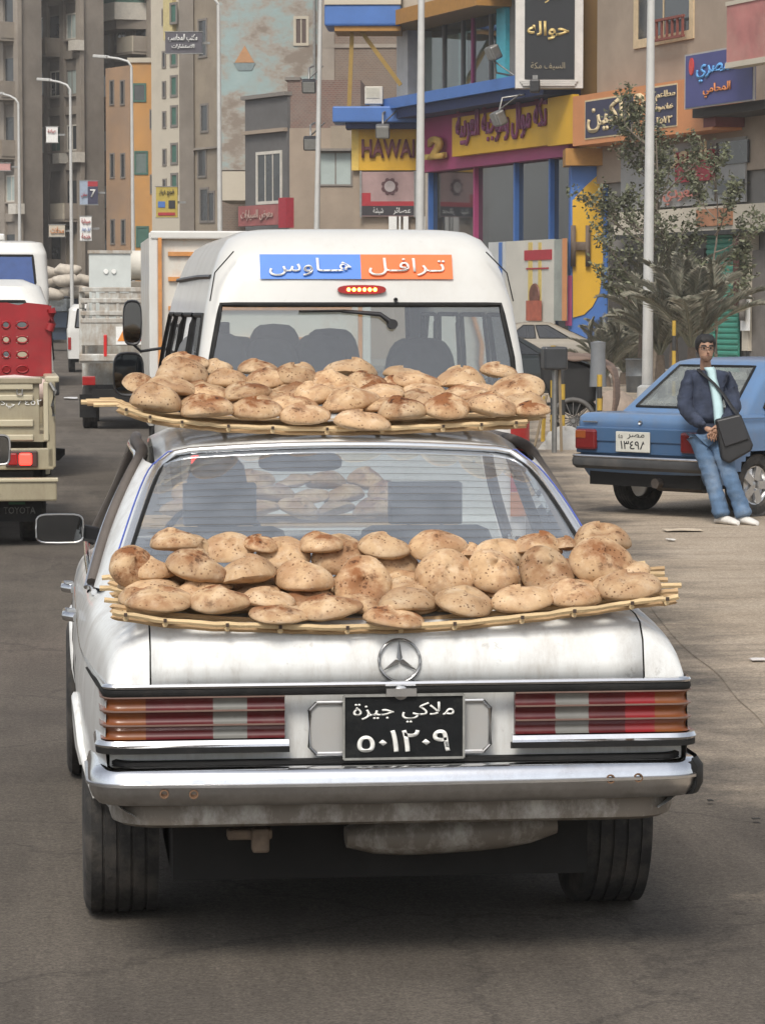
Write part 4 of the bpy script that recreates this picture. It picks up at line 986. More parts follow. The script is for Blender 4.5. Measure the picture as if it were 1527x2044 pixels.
# ---------------------------------------------------------------- truck piled with sacks
sk0=gD(122,132); tk=thing('loaded_truck','distant dark blue truck piled high with pale sacks','truck',(sk0.x,sk0.y,0))
b=MB(); b.box((0,1.5,1.35),(1.75,3.4,.7)); b.build('cargo_bed',mat('dark blue truck paint',(.03,.05,.085),.5),tk,bevel=.05)
def tcls(s,u,z,y,x):
    if s=='rear' and 1.7<z<2.35 and .08<u<.92: return 'rear'
shell(tk,[(.5,.82,.0,1.6,.1),(1.6,.85,0,1.6,.1),(2.4,.76,.1,1.4,.15),(2.55,.6,.25,1.3,.2)],tcls,MATS['dark blue truck paint'],glass('pale rear glass',(.6,.7,.72),.25,(.55,.6,.6)),nx=10,ny=8,seal=.03)
for s in(-1,1): wheel(tk,(s*.7,.5,.4),.4,.24,s); wheel(tk,(s*.7,3.4,.4),.4,.24,s)
sackm=mat('pale sacking',(.50,.45,.38),.9,0,.2,4,bmp=.6,bscale=5)
rs=random.Random(5)
for i in range(11):
    px=66+ (i%4)*33+rs.uniform(-6,6); py=585-(i//4)*22+rs.uniform(-4,4)
    o=thing('sack','pale stuffed sack on the far loaded truck, %s in the %s layer'%(ORD[i%4],['bottom','middle','top'][i//4]),'sack',at(px,py,131+rs.uniform(0,1.5)),rs.uniform(-.3,.3),'sacks on the far truck')
    b=MB(); b.lathe([(-.62,.0),(-.58,.14),(-.35,.30),(0,.34),(.35,.29),(.56,.15),(.62,.0)],n=14)
    for v in b.v: v.z*=.85; v+=Vector((0,0,.05*sin(7*v.x+i)))
    b.build('bag',sackm,o,60)
# ---------------------------------------------------------------- small white microbus further on
mb0=gD(168,88); mb=thing('white_microbus','small white microbus driving ahead of the stake truck, mostly hidden','van',(mb0.x+.22,mb0.y,0))
def mcls(s,u,z,y,x):
    if s=='rear' and 1.3<z<1.85 and .1<u<.9: return 'rear'
    if s in('left','right') and 1.3<z<1.8 and .08<u<.9: return s
shell(mb,[(.4,.68,0,3.4,.08),(1.2,.71,0,3.4,.1),(1.85,.64,.1,3.1,.14),(2.0,.5,.25,2.9,.18)],mcls,van_p,tint_glass,nx=10,ny=10,seal=.025)
for s in(-1,1):
    b=MB(); b.box((s*.64,-.01,.85),(.09,.03,.36)); b.build('tail_lamp',red_lens,mb,bevel=.01)
    wheel(mb,(s*.58,.6,.28),.28,.18,s); wheel(mb,(s*.58,2.7,.28),.28,.18,s)
b=MB(); b.box((0,1.6,.4),(1.2,3,.2)); b.build('underbody',dark,mb)
# ---------------------------------------------------------------- white stake truck
st_m=paint('chalky white truck paint',(.52,.53,.50),(.22,.15,.09),amt=.75,scale=5,low=.6,coat=.1,streak=.5)
D3=46.5; st0=gD(255,D3); tr=thing('stake_truck','white stake-sided pickup truck with rusty slatted tailgate, left of the minibus','truck',(st0.x,st0.y,0),radians(-1.5))
def SX(px,py,dy=0): return at(px,py,D3+dy)-tr.location
hwT=.72
zf,zl=SX(230,745).z,SX(230,578).z
b=MB(); b.box((0,.02,(SX(230,690).z+SX(230,640).z)/2),(2*hwT,.05,SX(230,640).z-SX(230,690).z)); b.build('tailgate',st_m,tr,bevel=.01)
b=MB(); b.box((0,0,SX(230,714).z),(2*hwT+.06,.08,.12)); b.build('bed_sill',st_m,tr,bevel=.02)
for px in(188,214,236,262,288):
    x=SX(px,600).x; b=MB(); b.box((x,.02,(zl+SX(230,640).z)/2),(.06,.05,zl-SX(230,640).z)); b.build('stake',st_m,tr,bevel=.008)
for py in(578,600,625,640):
    b=MB(); b.box((0,.0,SX(230,py).z),(2*hwT,.04,.07)); b.build('rail',st_m,tr,bevel=.008)
b=MB(); b.box((.12,.012,(SX(230,584).z+SX(230,632).z)/2),(1.1,.015,SX(230,584).z-SX(230,632).z)); b.build('gate_sheet',st_m,tr)
for s in(-1,1):
    b=MB(); b.box((s*hwT,1.4,SX(230,665).z),(.05,2.8,.75)); b.build('bed_side',st_m,tr,bevel=.01)
    for z in(578,610):
        b=MB(); b.box((s*hwT,1.4,SX(230,z).z),(.05,2.8,.08)); b.build('side_rail',st_m,tr,bevel=.01)
    for k in range(5):
        b=MB(); b.box((s*hwT,.1+k*.65,(zl+SX(230,640).z)/2),(.05,.06,zl-SX(230,640).z)); b.build('stake',st_m,tr)
    b=MB(); b.box((s*.60,-.03,SX(230,760).z),(.2,.05,.14)); b.build('tail_lamp',red_lens,tr,bevel=.01)
    wheel(tr,(s*.60,.75,.34),.34,.22,s); wheel(tr,(s*.60,3.6,.34),.34,.22,s)
    b=MB(); b.box((s*.62,.32,.36),(.26,.02,.36)); b.build('mud_flap',rubber,tr)
b=MB(); b.box((0,1.4,SX(230,720).z),(1.5,2.8,.08)); b.build('bed_floor',st_m,tr); b=MB(); b.box((0,2,.5),(1.1,4,.25)); b.build('chassis',dark,tr)
b=MB(); q=SX(211,690); b.box((q.x,-.03,q.z),(.05,.03,.34)); b.build('red_reflector',mat('red reflector',(.55,.02,.02),.3),tr,bevel=.01)
wp_=sub('warning_panel',tr); A,B=SX(232,652),SX(302,688); b=MB(); b.box(((A.x+B.x)/2,-.012,(A.z+B.z)/2),(B.x-A.x,.01,A.z-B.z)); b.build('board',white_ink,wp_)
for k in range(3):
    x=lerp(A.x,B.x,.22+.3*k); b=MB(); h_=(A.z-B.z)*.38; zc=(A.z+B.z)/2; b.prism([(x-h_*.9,-.022,zc-h_*.8),(x+h_*.9,-.022,zc-h_*.8),(x,-.022,zc+h_*.9)],(0,.004,0)); b.build('triangle',mat('red print',(.55,.06,.03),.5) if k else mat('orange print',(.70,.25,.04),.5),wp_)
shell(tr,[(.55,.75,3.0,4.6,.08),(1.3,.76,3.0,4.6,.08),(2.0,.66,3.05,4.2,.12),(2.1,.5,3.2,4.0,.15)],lambda s,u,z,y,x:(s if s in('rear','front') and 1.4<z<1.85 and .1<u<.9 else None),st_m,clear_glass,nx=10,ny=8)
# panel boards and tank standing in its bed
A,B=SX(178,503,.8),SX(262,562,.8)
bd=thing('white_sheet','tall grey-white sheet panel standing in the stake truck bed','panel',((A.x+B.x)/2+tr.location.x,tr.location.y+.8,tr.location.z+B.z-.8))
W2=(B.x-A.x)/2; b=MB(); b.box((0,0,(A.z-B.z+.8)/2),(2*W2,.03,A.z-B.z+.8)); b.build('sheet',mat('grey white sheet',(.52,.55,.53),.6,0,.1,3),bd)
for px in(214,230): 
    x=SX(px,541).x-bd.location.x+tr.location.x; b=MB(); b.lathe([(-.02,.0),(-.02,.035),(.0,.04)],c=(x,-.02,.8+ SX(px,541).z-B.z),axis='Y',n=12); b.build('porthole',mat('pale porthole metal',(.75,.75,.72),.3),bd)  # plain pale finish on the porthole discs
b=MB(); b.box((0,-.01,A.z-B.z+.8),(2*W2+.04,.06,.05)); b.build('top_edge',st_m,bd)
tkc=at(274,530,D3+1.6); tn=thing('water_tank','rolled white water tank lying on the stake truck','tank',(tkc.x,tkc.y,tkc.z-.24))
b=MB(); b.lathe([(-.36,.0),(-.36,.2),(-.33,.235),(-.1,.24),(-.09,.25),(-.07,.24),(.1,.24),(.33,.235),(.36,.2),(.36,0)],c=(0,0,.24),n=22); b.build('barrel',mat('scuffed cream plastic',(.60,.57,.50),.5,0,.1,4,dirt=(.3,.25,.2),dirt_amt=.4),tn,35)
b=MB(); b.box((0,0,-.12),(.8,.5,.22)); b.build('cradle',mat('grey timber',(.25,.22,.18),.9),tn,bevel=.02)
# ---------------------------------------------------------------- cargo truck with orange trim, ahead of the minibus
D4=29; ct0=gD(520,D4); ct=thing('cargo_truck','tall white cargo truck with rusty orange trim, ahead of the minibus','truck',(ct0.x,ct0.y,0))
hw=(520-306)/6000*D4; zt=at(400,470,D4).z; cm=paint('rust streaked white panel',(.62,.60,.54),(.42,.20,.07),amt=.55,scale=4,coat=.1); orn=mat('orange trim paint',(.55,.24,.07),.6,0,.25,7,dirt=(.3,.2,.12),dirt_amt=.5)
b=MB(); b.box((0,.05,(zt+.9)/2),(2*hw,.06,zt-.9)); b.build('rear_wall',cm,ct,bevel=.01)
for s in(-1,1):
    b=MB(); b.box((s*(hw-.03),1.9,(zt+.9)/2),(.06,3.6,zt-.9)); b.build('side_wall',cm,ct)
    b=MB(); b.box((s*(hw-.01),0,(zt+.9)/2),(.09,.07,zt-.85)); b.build('corner_post',van_p,ct,bevel=.015)
    b=MB(); b.box((s*(hw-.07),-.02,(zt+.9)/2),(.035,.06,zt-.95)); b.build('orange_post_edge',orn,ct)
    wheel(ct,(s*.8,.9,.42),.42,.26,s); wheel(ct,(s*.8,4.2,.42),.42,.26,s)
b=MB(); b.box((0,0,zt),(2*hw+.04,.1,.08)); b.build('top_rail',van_p,ct,bevel=.015)
for z in(zt-.18,zt-.42,zt-.70,zt-1.0): 
    b=MB(); b.box((0,.005,z),(2*hw-.3,.045,.04)); b.build('orange_batten',orn,ct)
b=MB(); L=[(-.62+.07*cos(a),.01,zt-.30+.055*sin(a)) for a in [2*pi*k/16 for k in range(17)]]; b.tube(L,.018,6,cap=False); b.build('emblem_ring',orn,ct,60)
b=MB(); b.box((0,2,.7),(1.8,5,.3)); b.build('chassis',dark,ct)
shell(ct,[(.6,.95,3.8,5.4,.1),(1.6,.98,3.8,5.4,.1),(2.3,.9,3.85,5.2,.15),(2.4,.7,4.0,5.0,.15)],lambda s,u,z,y,x:('w' if s=='front' and 1.6<z<2.2 and .05<u<.95 else None),cm,clear_glass,nx=10,ny=8)
# ================================================================== blue saloon in the lay-by
def camxy(x,D,z=0): 
    p=CAMP+_r*x+FWD*D; return Vector((p.x,p.y,z))
phi=radians(45); bl_f=_r*sin(phi)+FWD*cos(phi); ax=camxy(2.85,27.6)
o_=ax-bl_f*.74
blue_p=paint('powder blue paint',(.105,.195,.35),(.17,.16,.14),amt=.35,low=.3,coat=.5)
blue_d=paint('blue tail panel paint',(.055,.115,.22),(.12,.12,.12),amt=.3,coat=.5)
bc=thing('blue_car','powder blue boxy saloon parked askew in the dusty lay-by','car',(o_.x,o_.y,0),-(phi+YAW))
rows=[(.30,.70,.10,3.7,.08),(.42,.765,.03,3.8,.08,.01,.02),(.60,.79,.0,3.85,.07,.02,.03),(.80,.79,.0,3.84,.06,.02,.03),(.815,.785,-.006,3.84,.06,.02,.03),(.885,.775,-.004,3.82,.06,.02,.03),(.905,.765,.01,3.8,.07,.02,.03),(.925,.735,.04,3.74,.08,.02,.03),(.930,.68,.10,3.66,.08,.02,.03)]
def bcls(s,u,z,y,x):
    for wy in(.74,3.19):
        if s in('left','right') and (y-wy)**2+(z-.29)**2<.33**2: return 'skip'
shell(bc,rows,bcls,blue_p,clear_glass,dz=.05,nx=12,ny=60,seal=0)
def gcls(s,u,z,y,x):
    if .975<z<1.345:
        if s=='rear' and .06<u<.94: return 'rear'
        if s=='front' and .05<u<.95: return 'front'
        if s in('left','right') and (.10<u<.44 or .50<u<.90): return s+('a' if u<.47 else 'b')
shell(bc,[(.905,.735,.50,3.05,.07,.03,.05),(.97,.715,.585,2.96,.07,.03,.05),(1.345,.585,1.06,2.44,.08,.03,.04),(1.385,.555,1.13,2.38,.09,.03,.04),(1.41,.49,1.24,2.28,.10,.03,.03),(1.42,.36,1.4,2.1,.1,.02,.02)],gcls,blue_p,glass('milky car glass',(.62,.67,.66),.30,(.42,.45,.43),.03),names=('cabin','window'),nx=16,ny=24,seal=.016)  # panes carry a pale diffuse film
# tail: recess strip, lamps, plate, bumper
b=MB(); b.box((0,-.006,.735),(1.50,.05,.13)); b.box((0,.002,.62),(1.52,.04,.12)); b.build('tail_panel',blue_d,bc,bevel=.01)
for s in(-1,1):
    tl=sub('tail_lamp',bc)
    b=MB(); b.box((s*.62,-.035,.685),(.25,.05,.19)); b.build('lens',mat('deep red lamp',(.16,.012,.012),.25,0,.2,7,coat=.5),tl,bevel=.025)
    b=MB(); b.box((s*.67,-.060,.73),(.12,.012,.07)); b.build('lens',mat('dull amber lamp',(.28,.07,.015),.3,0,.2,7,coat=.4),tl,bevel=.005)
np_=sub('number_plate',bc); b=MB(); b.box((-.06,-.042,.675),(.40,.012,.185)); b.build('plate',mat('off white plate',(.55,.54,.48),.5,0,.08,9),np_,bevel=.006)
lettering('مصر',.20,.045,black_ink,np_,face_M((-.02,-.0485,.725)),.002,ar=True); lettering('١٣٤٩٨',.30,.075,black_ink,np_,face_M((-.05,-.0485,.648)),.002,bold=.006); lettering('٤٥',.05,.035,black_ink,np_,face_M((-.20,-.0485,.725)),.002)
b=MB(); b.sweep(rp(.76,-.065,.05,.30,.02),[(0,.525),(.03,.52),(.04,.49),(.035,.45),(.0,.42)]); b.build('bumper',mat('black bumper band',(.05,.05,.05),.5,0,.2,8,dirt=(.16,.14,.12),dirt_amt=.5),bc,40)
b=MB(); b.sweep(rp(.76,-.068,.05,.30,.02),[(0,.548),(.03,.546),(.036,.535),(.03,.524),(0,.524)]); b.build('bumper_chrome',chrome,bc,40)
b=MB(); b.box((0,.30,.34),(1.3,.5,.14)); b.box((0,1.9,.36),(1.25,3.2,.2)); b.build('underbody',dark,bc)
b=MB(); b.tube([(.18,-.02,.31),(.18,.30,.31)],.045,12); b.tube([(.02,.25,.31),(.55,.25,.31)],.085,12); b.build('silencer',mat('rusty exhaust',(.08,.065,.055),.7,.3,.3,20),bc,40)
for s in(-1,1):
    wheel(bc,(s*.66,.74,.285),.285,.165,s,mat('bright alloy',(.55,.55,.55),.3,.9,.1,9),alloy=5); wheel(bc,(s*.66,3.19,.285),.285,.165,s,MATS['bright alloy'],alloy=5)
    b=MB(); b.box((s*.785,1.62,.80),(.02,.12,.025)); b.build('door_handle',plastic,bc,bevel=.005)
    b=MB(); b.tube([(s*.795,.14,.90),(s*.795,3.3,.89)],.007,5); b.build('swage_line',blue_p,bc)
b=MB(); b.box((.765,.98,.905),(.03,.30,.05)); b.build('fuel_vent',plastic,bc,bevel=.006)
b=MB(); b.box((-.60,-.008,.845),(.17,.008,.014)); b.build('boot_badge',chrome_dull,bc,bevel=.003)
b=MB(); b.lathe([(0,0),(-.012,.018),(.0,.022)],c=(0,-.008,.85),axis='Y',n=12); b.build('boot_lock',chrome_dull,bc)
for s in(-1,1):
    b=MB(); b.box((s*.32,1.9,.95),(.42,.12,.5)); b.build('front_seat',seat_cloth,bc,bevel=.05)
# ================================================================== man leaning on it
DM=26.15
mo=gnd(1462,1046); man=thing('person','man in dark denim jacket and jeans leaning against the blue car','person',(mo.x,mo.y,0))
def J(px,py,dd=0): 
    p=at(px,py,DM+dd)-man.location; return (p.x,p.y,p.z)
skin_c=mat('tanned skin',(.36,.21,.14),.55,0,.08,20); denim=mat('washed denim',(.085,.15,.25),.85,0,.35,5,dirt=(.30,.34,.38),dirt_amt=.5,dscale=4,bmp=.3,bscale=60)
jack=mat('dark indigo denim',(.022,.030,.055),.9,0,.4,9,dirt=(.075,.09,.13),dirt_amt=.5,dscale=7,bmp=.4,bscale=50)
hL,hR=J(1397,868,.20),J(1432,868,.16)
# body: one continuous figure (head, neck, trunk, limbs)
V=[(J(1414,872,.20),(.07,.06)),(J(1411,800,.36),(.07,.05)),(J(1408,766,.40),(.045,.035)),(J(1408,737,.34),.055),(J(1407,722,.31),.052),(J(1407,705,.30),.04),(J(1408,690,.30),.03),
   (J(1380,765,.40),.022),(J(1366,812,.28),.03),(J(1406,850,.02),.030),(J(1438,766,.38),.022),(J(1463,812,.22),.03),(J(1436,848,.0),.030),
   (hL,.06),(J(1420,945,.08),.06),(J(1440,1028,.02),.04),(hR,.06),(J(1455,950,.0),.06),(J(1484,1028,-.02),.04)]
skin_mesh('body',V,[(0,1),(1,2),(2,3),(3,4),(4,5),(5,6),(2,7),(7,8),(8,9),(2,10),(10,11),(11,12),(0,13),(13,14),(14,15),(0,16),(16,17),(17,18)],skin_c,man)
# clothes
skin_mesh('jeans',[(J(1414,862,.18),(.135,.115)),(J(1398,880,.17),(.098,.10)),(J(1408,915,.12),(.088,.09)),(J(1419,950,.06),(.074,.078)),(J(1430,990,.04),(.072,.074)),(J(1438,1022,.02),(.078,.080)),(J(1441,1034,.01),(.082,.085)),
  (J(1431,880,.15),(.098,.10)),(J(1445,915,.06),(.086,.09)),(J(1456,952,.0),(.074,.078)),(J(1471,992,-.01),(.072,.074)),(J(1482,1022,-.02),(.078,.08)),(J(1485,1034,-.03),(.082,.085))],
  [(0,1),(1,2),(2,3),(3,4),(4,5),(5,6),(0,7),(7,8),(8,9),(9,10),(10,11),(11,12)],denim,man,sub=3,wr=.009)
skin_mesh('jacket',[(J(1412,850,.20),(.160,.125)),(J(1411,820,.27),(.152,.12)),(J(1410,785,.33),(.158,.115)),(J(1410,757,.36),(.145,.10)),(J(1409,739,.35),(.088,.078)),
  (J(1380,754,.36),(.105,.09)),(J(1369,782,.33),(.078,.08)),(J(1366,814,.26),(.070,.072)),(J(1384,836,.12),(.060,.06)),(J(1402,849,.03),(.050,.05)),
  (J(1441,757,.34),(.105,.09)),(J(1457,785,.30),(.076,.078)),(J(1464,814,.20),(.068,.07)),(J(1452,835,.08),(.058,.058)),(J(1440,846,.01),(.050,.05))],
  [(0,1),(1,2),(2,3),(3,4),(3,5),(5,6),(6,7),(7,8),(8,9),(3,10),(10,11),(11,12),(12,13),(13,14)],jack,man,sub=3,wr=.010)
# pale shirt showing in the open front
sh=[(1404,734,1424,732),(1409,742,1428,738),(1413,760,1430,755),(1418,785,1437,778),(1422,810,1442,806),(1424,835,1444,832),(1426,850,1443,848),(1426,866,1442,864)]
b=MB(); rws=[]
for i,(xa,ya,xb,yb) in enumerate(sh):
    dd=[.245,.235,.215,.185,.125,.070,.055,.05][i]; rws.append([Vector(J(lerp(xa,xb,t),lerp(ya,yb,t),dd-.03*sin(pi*t))) for t in(0,.25,.5,.75,1)])
b.grid(rws); so_=b.build('shirt',mat('pale aqua shirt',(.42,.58,.60),.9,0,.08,8),man,60); md=so_.modifiers.new('t','SOLIDIFY'); md.thickness=.03; md.offset=1
# head: joined to the body mesh; hair, glasses and the rest sit on it
hc=Vector(J(1407.5,696,.28)); HS=.95
HR=[(-.118,.022,-.070,-.030),(-.108,.040,-.084,-.005),(-.085,.055,-.092,.030),(-.055,.063,-.093,.055),(-.03,.069,-.092,.075),(0,.073,-.088,.090),(.03,.075,-.087,.098),(.06,.073,-.080,.096),(.085,.064,-.064,.084),(.105,.048,-.040,.062),(.118,.028,-.010,.034),(.122,.004,.008,.016)]
def hd(z): return [interp(z,[h[0] for h in HR],[h[i] for h in HR]) for i in(1,2,3)]
def head_ring(z,k=1.0,add=0.0,n=24):
    w_,f_,b_=hd(z); cy=(f_+b_)/2; ry=(b_-f_)/2; out=[]
    for i in range(n):
        a=2*pi*i/n; x=(w_*k+add)*cos(a); y=cy+(ry*k+add)*sin(a)
        if sin(a)<-.2 and -.012<z<.022: y+=.006*abs(sin(2*a))                      # eye sockets
        out.append(hc+Vector((x,y,z))*HS)
    return out
b=MB(); ids=b.grid([head_ring(lerp(-.118,.122,j/20)) for j in range(21)],True); b.face(ids[0]); b.face(ids[-1])
c=hc+Vector((0,-.090,-.012))*HS
b.tube([c+Vector((0,.010,.034)),c+Vector((0,-.008,.005)),c+Vector((0,-.022,-.016)),c+Vector((0,.0,-.026))],[.007,.010,.014,.009],8)
for s in(-1,1): b.lathe([(-.010,.0),(-.009,.016),(.0,.026),(.008,.018),(.010,0)],c=hc+Vector((s*.076,.010,-.008))*HS,n=10)
hm=b.mesh('head',skin_c,60); bo_=[o for o in man.children if o.name.startswith('body')][0]
bm=bmesh.new(); bm.from_mesh(bo_.data); bm.from_mesh(hm); bm.to_mesh(bo_.data); bm.free(); bo_.data.shade_smooth()
bo_.data.materials.append(jack); zn=J(1409,741)[2]
for p_ in bo_.data.polygons:
    if p_.center.z<zn: p_.material_index=1                            # clothed below the collar
hairm=mat('black wavy hair',(.010,.009,.009),.6,0,.3,60,bmp=.8,bscale=70)
b=MB(); rws=[]; n=32
for j in range(11):
    row=[]
    for i in range(n):
        a=2*pi*i/n; fr=-sin(a); low=.058+.006*sin(7*a) if fr>.62 else (-.055 if fr<.02 else lerp(-.035,.05,(fr-.02)/.6))
        z=lerp(low,.1215,j/10); w_,f_,b_=hd(z); cy=(f_+b_)/2; ry=(b_-f_)/2; ad=(.004+.017*min(1,j/3))*(1 if fr<.5 else .9)
        nn=.006*mnoise.noise(Vector((9*cos(a),9*sin(a),z*60)))
        row.append(hc+Vector(((w_+ad+nn)*cos(a),cy+(ry+ad+nn)*sin(a),z+.016*(j/10)+nn))*HS)
    rws.append(row)
ids=b.grid(rws,True); b.face(ids[-1]); b.build('hair',hairm,man,60)
for s in(-1,1):
    g_=hc+Vector((s*.034,-.098,.006))*HS; b=MB(); b.tube([g_+Vector((.027*abs(cos(a))**.6*(1 if cos(a)>0 else -1),.004*abs(cos(a)),.016*abs(sin(a))**.6*(1 if sin(a)>0 else -1))) for a in [2*pi*k/16 for k in range(17)]],.0032,6,cap=False); b.bar(g_+Vector((s*.028,.002,.006)),g_+Vector((s*.048,.09,.006)),.005); b.bar(g_+Vector((-s*.028,.0,.006)),g_+Vector((-s*.038,-.002,.008)),.005); b.build('glasses',plastic,man)
    b=MB(); b.lathe([(-.006,.0),(-.004,.007),(.004,.010)],c=hc+Vector((s*.031,-.081,.006))*HS,axis='Y',n=8); b.build('eye',mat('dark eye',(.03,.02,.015),.2),man,60)
    b=MB(); b.tube([hc+Vector((s*.014,-.089,.028))*HS,hc+Vector((s*.034,-.086,.034))*HS,hc+Vector((s*.056,-.068,.028))*HS],.005,6); b.build('eyebrow',hairm,man)
b=MB(); b.tube([hc+Vector((-.022,-.084,-.060))*HS,hc+Vector((0,-.094,-.058))*HS,hc+Vector((.022,-.084,-.060))*HS],[.003,.0065,.003],6); b.build('mouth',mat('lip skin',(.26,.12,.09),.5),man,60)
b=MB(); b.grid([[p for p in head_ring(z,1.0,.0025)[14:23]] for z in(-.117,-.10,-.085,-.072,-.066)]); b.build('beard',mat('short stubble',(.20,.118,.082),.85,0,.3,90),man,60)
# hands with five fingers each, clasped in front
for s,(px,py) in((-1,(1414,858)),(1,(1431,853))):
    h0=Vector(J(px,py,-.03)); k=s
    V=[(h0+Vector((s*.035,.03,.022)),.026),(h0+Vector((0,.0,0)),(.036,.022)),(h0+Vector((-s*.025,-.008,-.03)),(.040,.020))]; Eg=[(0,1),(1,2)]
    V=[(tuple(a),r) for a,r in V]
    for f in range(4):
        base=h0+Vector((-s*(.045-.012*f)*.6,-.012,-.040-.004*f)); d=Vector((-s*.35,-.1,-.9)).normalized(); ln=[.058,.066,.062,.048][f]
        base=h0+Vector((s*(-.050+.022*f),-.010,-.045+.004*(f in(0,3))))
        m1=base+d*ln*.5; tip=m1+Vector((-s*.25,.35,-.8)).normalized()*ln*.5; n0=len(V)
        V+=[(tuple(base),.0095),(tuple(m1),.0088),(tuple(tip),.0075)]; Eg+=[(2,n0),(n0,n0+1),(n0+1,n0+2)]
    n0=len(V); t0=h0+Vector((-s*.030,-.020,.002)); V+=[(tuple(t0),.012),(tuple(t0+Vector((-s*.026,-.010,-.014))),.010),(tuple(t0+Vector((-s*.040,-.006,-.034))),.008)]; Eg+=[(1,n0),(n0,n0+1),(n0+1,n0+2)]
    skin_mesh('hand',V,Eg,skin_c,man,root=1,sub=1)
for px,dd in((1452,-.02),(1490,-.05)):
    q=Vector(J(px,1040,dd)); b=MB()
    prof_=[(-.16,.028,.040),(-.13,.042,.075),(-.05,.046,.085),(.05,.050,.062),(.11,.046,.045),(.14,.020,.03)]
    dirv=Vector((.45,-.9,0)).normalized(); sd=Vector((dirv.y,-dirv.x,0)); rws=[]
    for a,wd,hg in prof_:
        c=Vector((q.x,q.y,0))+dirv*a; rws.append([c+sd*wd*cos(t)+Vector((0,0,.004+max(0,hg*(.5+.5*sin(t))))) for t in [2*pi*k/12 for k in range(12)]])
    ids=b.grid(rws,True); b.face(ids[0]); b.face(ids[-1]); b.build('shoe',mat('white trainers',(.62,.60,.56),.7,0,.1,12),man,50)
bag=thing('shoulder_bag','black shoulder bag hanging at the hip of the man in denim','bag',(mo.x,mo.y,0))
corn=[(1428,838),(1478,826),(1503,888),(1500,900),(1455,926),(1440,918)]
b=MB(); b.prism([Vector(at(px,py,DM-.10)-Vector((mo.x,mo.y,0))) for px,py in corn],tuple(FWD*.13)); b.build('case',mat('black nylon',(.012,.012,.013),.55,0,.3,9,bmp=.3,bscale=15),bag,bevel=.02)
b=MB(); b.prism([Vector(at(px,py,DM-.12)-Vector((mo.x,mo.y,0))) for px,py in [(1430,840),(1476,829),(1494,876),(1446,892)]],tuple(FWD*.02)); b.build('flap',mat('black bag flap',(.018,.018,.02),.4),bag,bevel=.006)
b=MB(); b.tube([Vector(at(px,py,DM+dd)-Vector((mo.x,mo.y,0))) for px,py,dd in [(1393,738,.27),(1402,746,.20),(1425,766,.155),(1445,790,.13),(1462,815,.06),(1474,830,-.06)]],.022,6,flat=.5); b.build('strap',MATS['black nylon'],bag,60)
# ================================================================== buildings
class Bld:
    def __init__(s,name,label,px,D,psi,cat='building'):
        o=gD(px,D); s.rz=radians(psi)-YAW; s.o=o; s.t=thing(name,label,cat,o,s.rz)
        s.U=Vector((cos(s.rz),sin(s.rz),0)); s.V=Vector((-sin(s.rz),cos(s.rz),0))
    def xz(s,px,py,y=0):                                             # photo pixel on the plane local y
        d=ray(px,py); t=((s.o+s.V*y-CAMP).dot(s.V))/d.dot(s.V); p=CAMP+d*t; return (p-s.o).dot(s.U),p.z
    def x(s,px,y=0): return s.xz(px,400,y)[0]
    def box(s,name,x0,x1,z0,z1,y0,y1,m,parent=None,bevel=0):
        b=MB(); b.box(((x0+x1)/2,(y0+y1)/2,(z0+z1)/2),(abs(x1-x0),abs(y1-y0),abs(z1-z0))); return b.build(name,m,parent or s.t,bevel=bevel)
    def panel(s,name,px0,px1,pt,pb,y0,th,m,parent=None,ref=0,bevel=0):
        """slab whose front is at local y0; top/bottom pixels read at px0 (ref=0) or px1 (ref=1)"""
        xa,xb=s.x(px0,y0),s.x(px1,y0); r=px1 if ref else px0
        z1,z0=s.xz(r,pt,y0)[1],s.xz(r,pb,y0)[1]
        return s.box(name,xa,xb,z0,z1,y0,y0+th,m,parent,bevel)
    def window(s,px0,px1,pt,pb,pane,frame,y0=0,ref=0,mull=1,name='window',sill=None,fw=.07,proud=.05):
        xa,xb=sorted((s.x(px0,y0),s.x(px1,y0))); r=px1 if ref else px0; z1,z0=s.xz(r,pt,y0)[1],s.xz(r,pb,y0)[1]
        return s.window_m(xa,xb,z0,z1,pane,frame,y0,mull,name,sill,fw,proud)
    def window_m(s,xa,xb,z0,z1,pane,frame,y0=0,mull=1,name='window',sill=None,fw=.07,proud=.05):
        w_=sub(name,s.t); s.box('pane',xa,xb,z0,z1,y0-.012,y0+.02,pane,w_)
        for a,b_,c,d in((xa-fw,xb+fw,z1,z1+fw),(xa-fw,xb+fw,z0-fw,z0)): s.box('frame',a,b_,c,d,y0-proud,y0+.02,frame,w_)
        for a,b_ in((xa-fw,xa),(xb,xb+fw)): s.box('frame',a,b_,z0,z1,y0-proud*.96,y0+.02,frame,w_)
        for k in range(mull):
            x=lerp(xa,xb,(k+1)/(mull+1)); s.box('mullion',x-.025,x+.025,z0,z1,y0-proud*.7,y0+.01,frame,w_)
        if sill: s.box('sill',xa-fw-.08,xb+fw+.08,z0-fw-.08,z0-fw,y0-.16,y0+.02,sill,w_)
        return w_
    def text(s,body,px0,px1,py0,py1,y,m,ar=True,parent=None,depth=.03,bold=0,rot=0):
        """py0/py1: top and bottom at the middle of the span"""
        xa,xb=s.x(px0,y),s.x(px1,y); pm=(px0+px1)/2; z1,z0=s.xz(pm,py0,y)[1],s.xz(pm,py1,y)[1]
        return lettering(body,abs(xb-xa),z1-z0,m,parent or s.t,face_M(((xa+xb)/2,y,(z0+z1)/2)),depth,ar=ar,bold=bold)
conc=mat('dusty concrete',(.30,.262,.22),.95,0,.16,.5,dirt=(.15,.13,.11),dirt_amt=.6,dscale=.35,bmp=.2,bscale=3)
conc_d=mat('dark infill render',(.225,.198,.17),.95,0,.18,.6,dirt=(.12,.105,.09),dirt_amt=.6,dscale=.4)
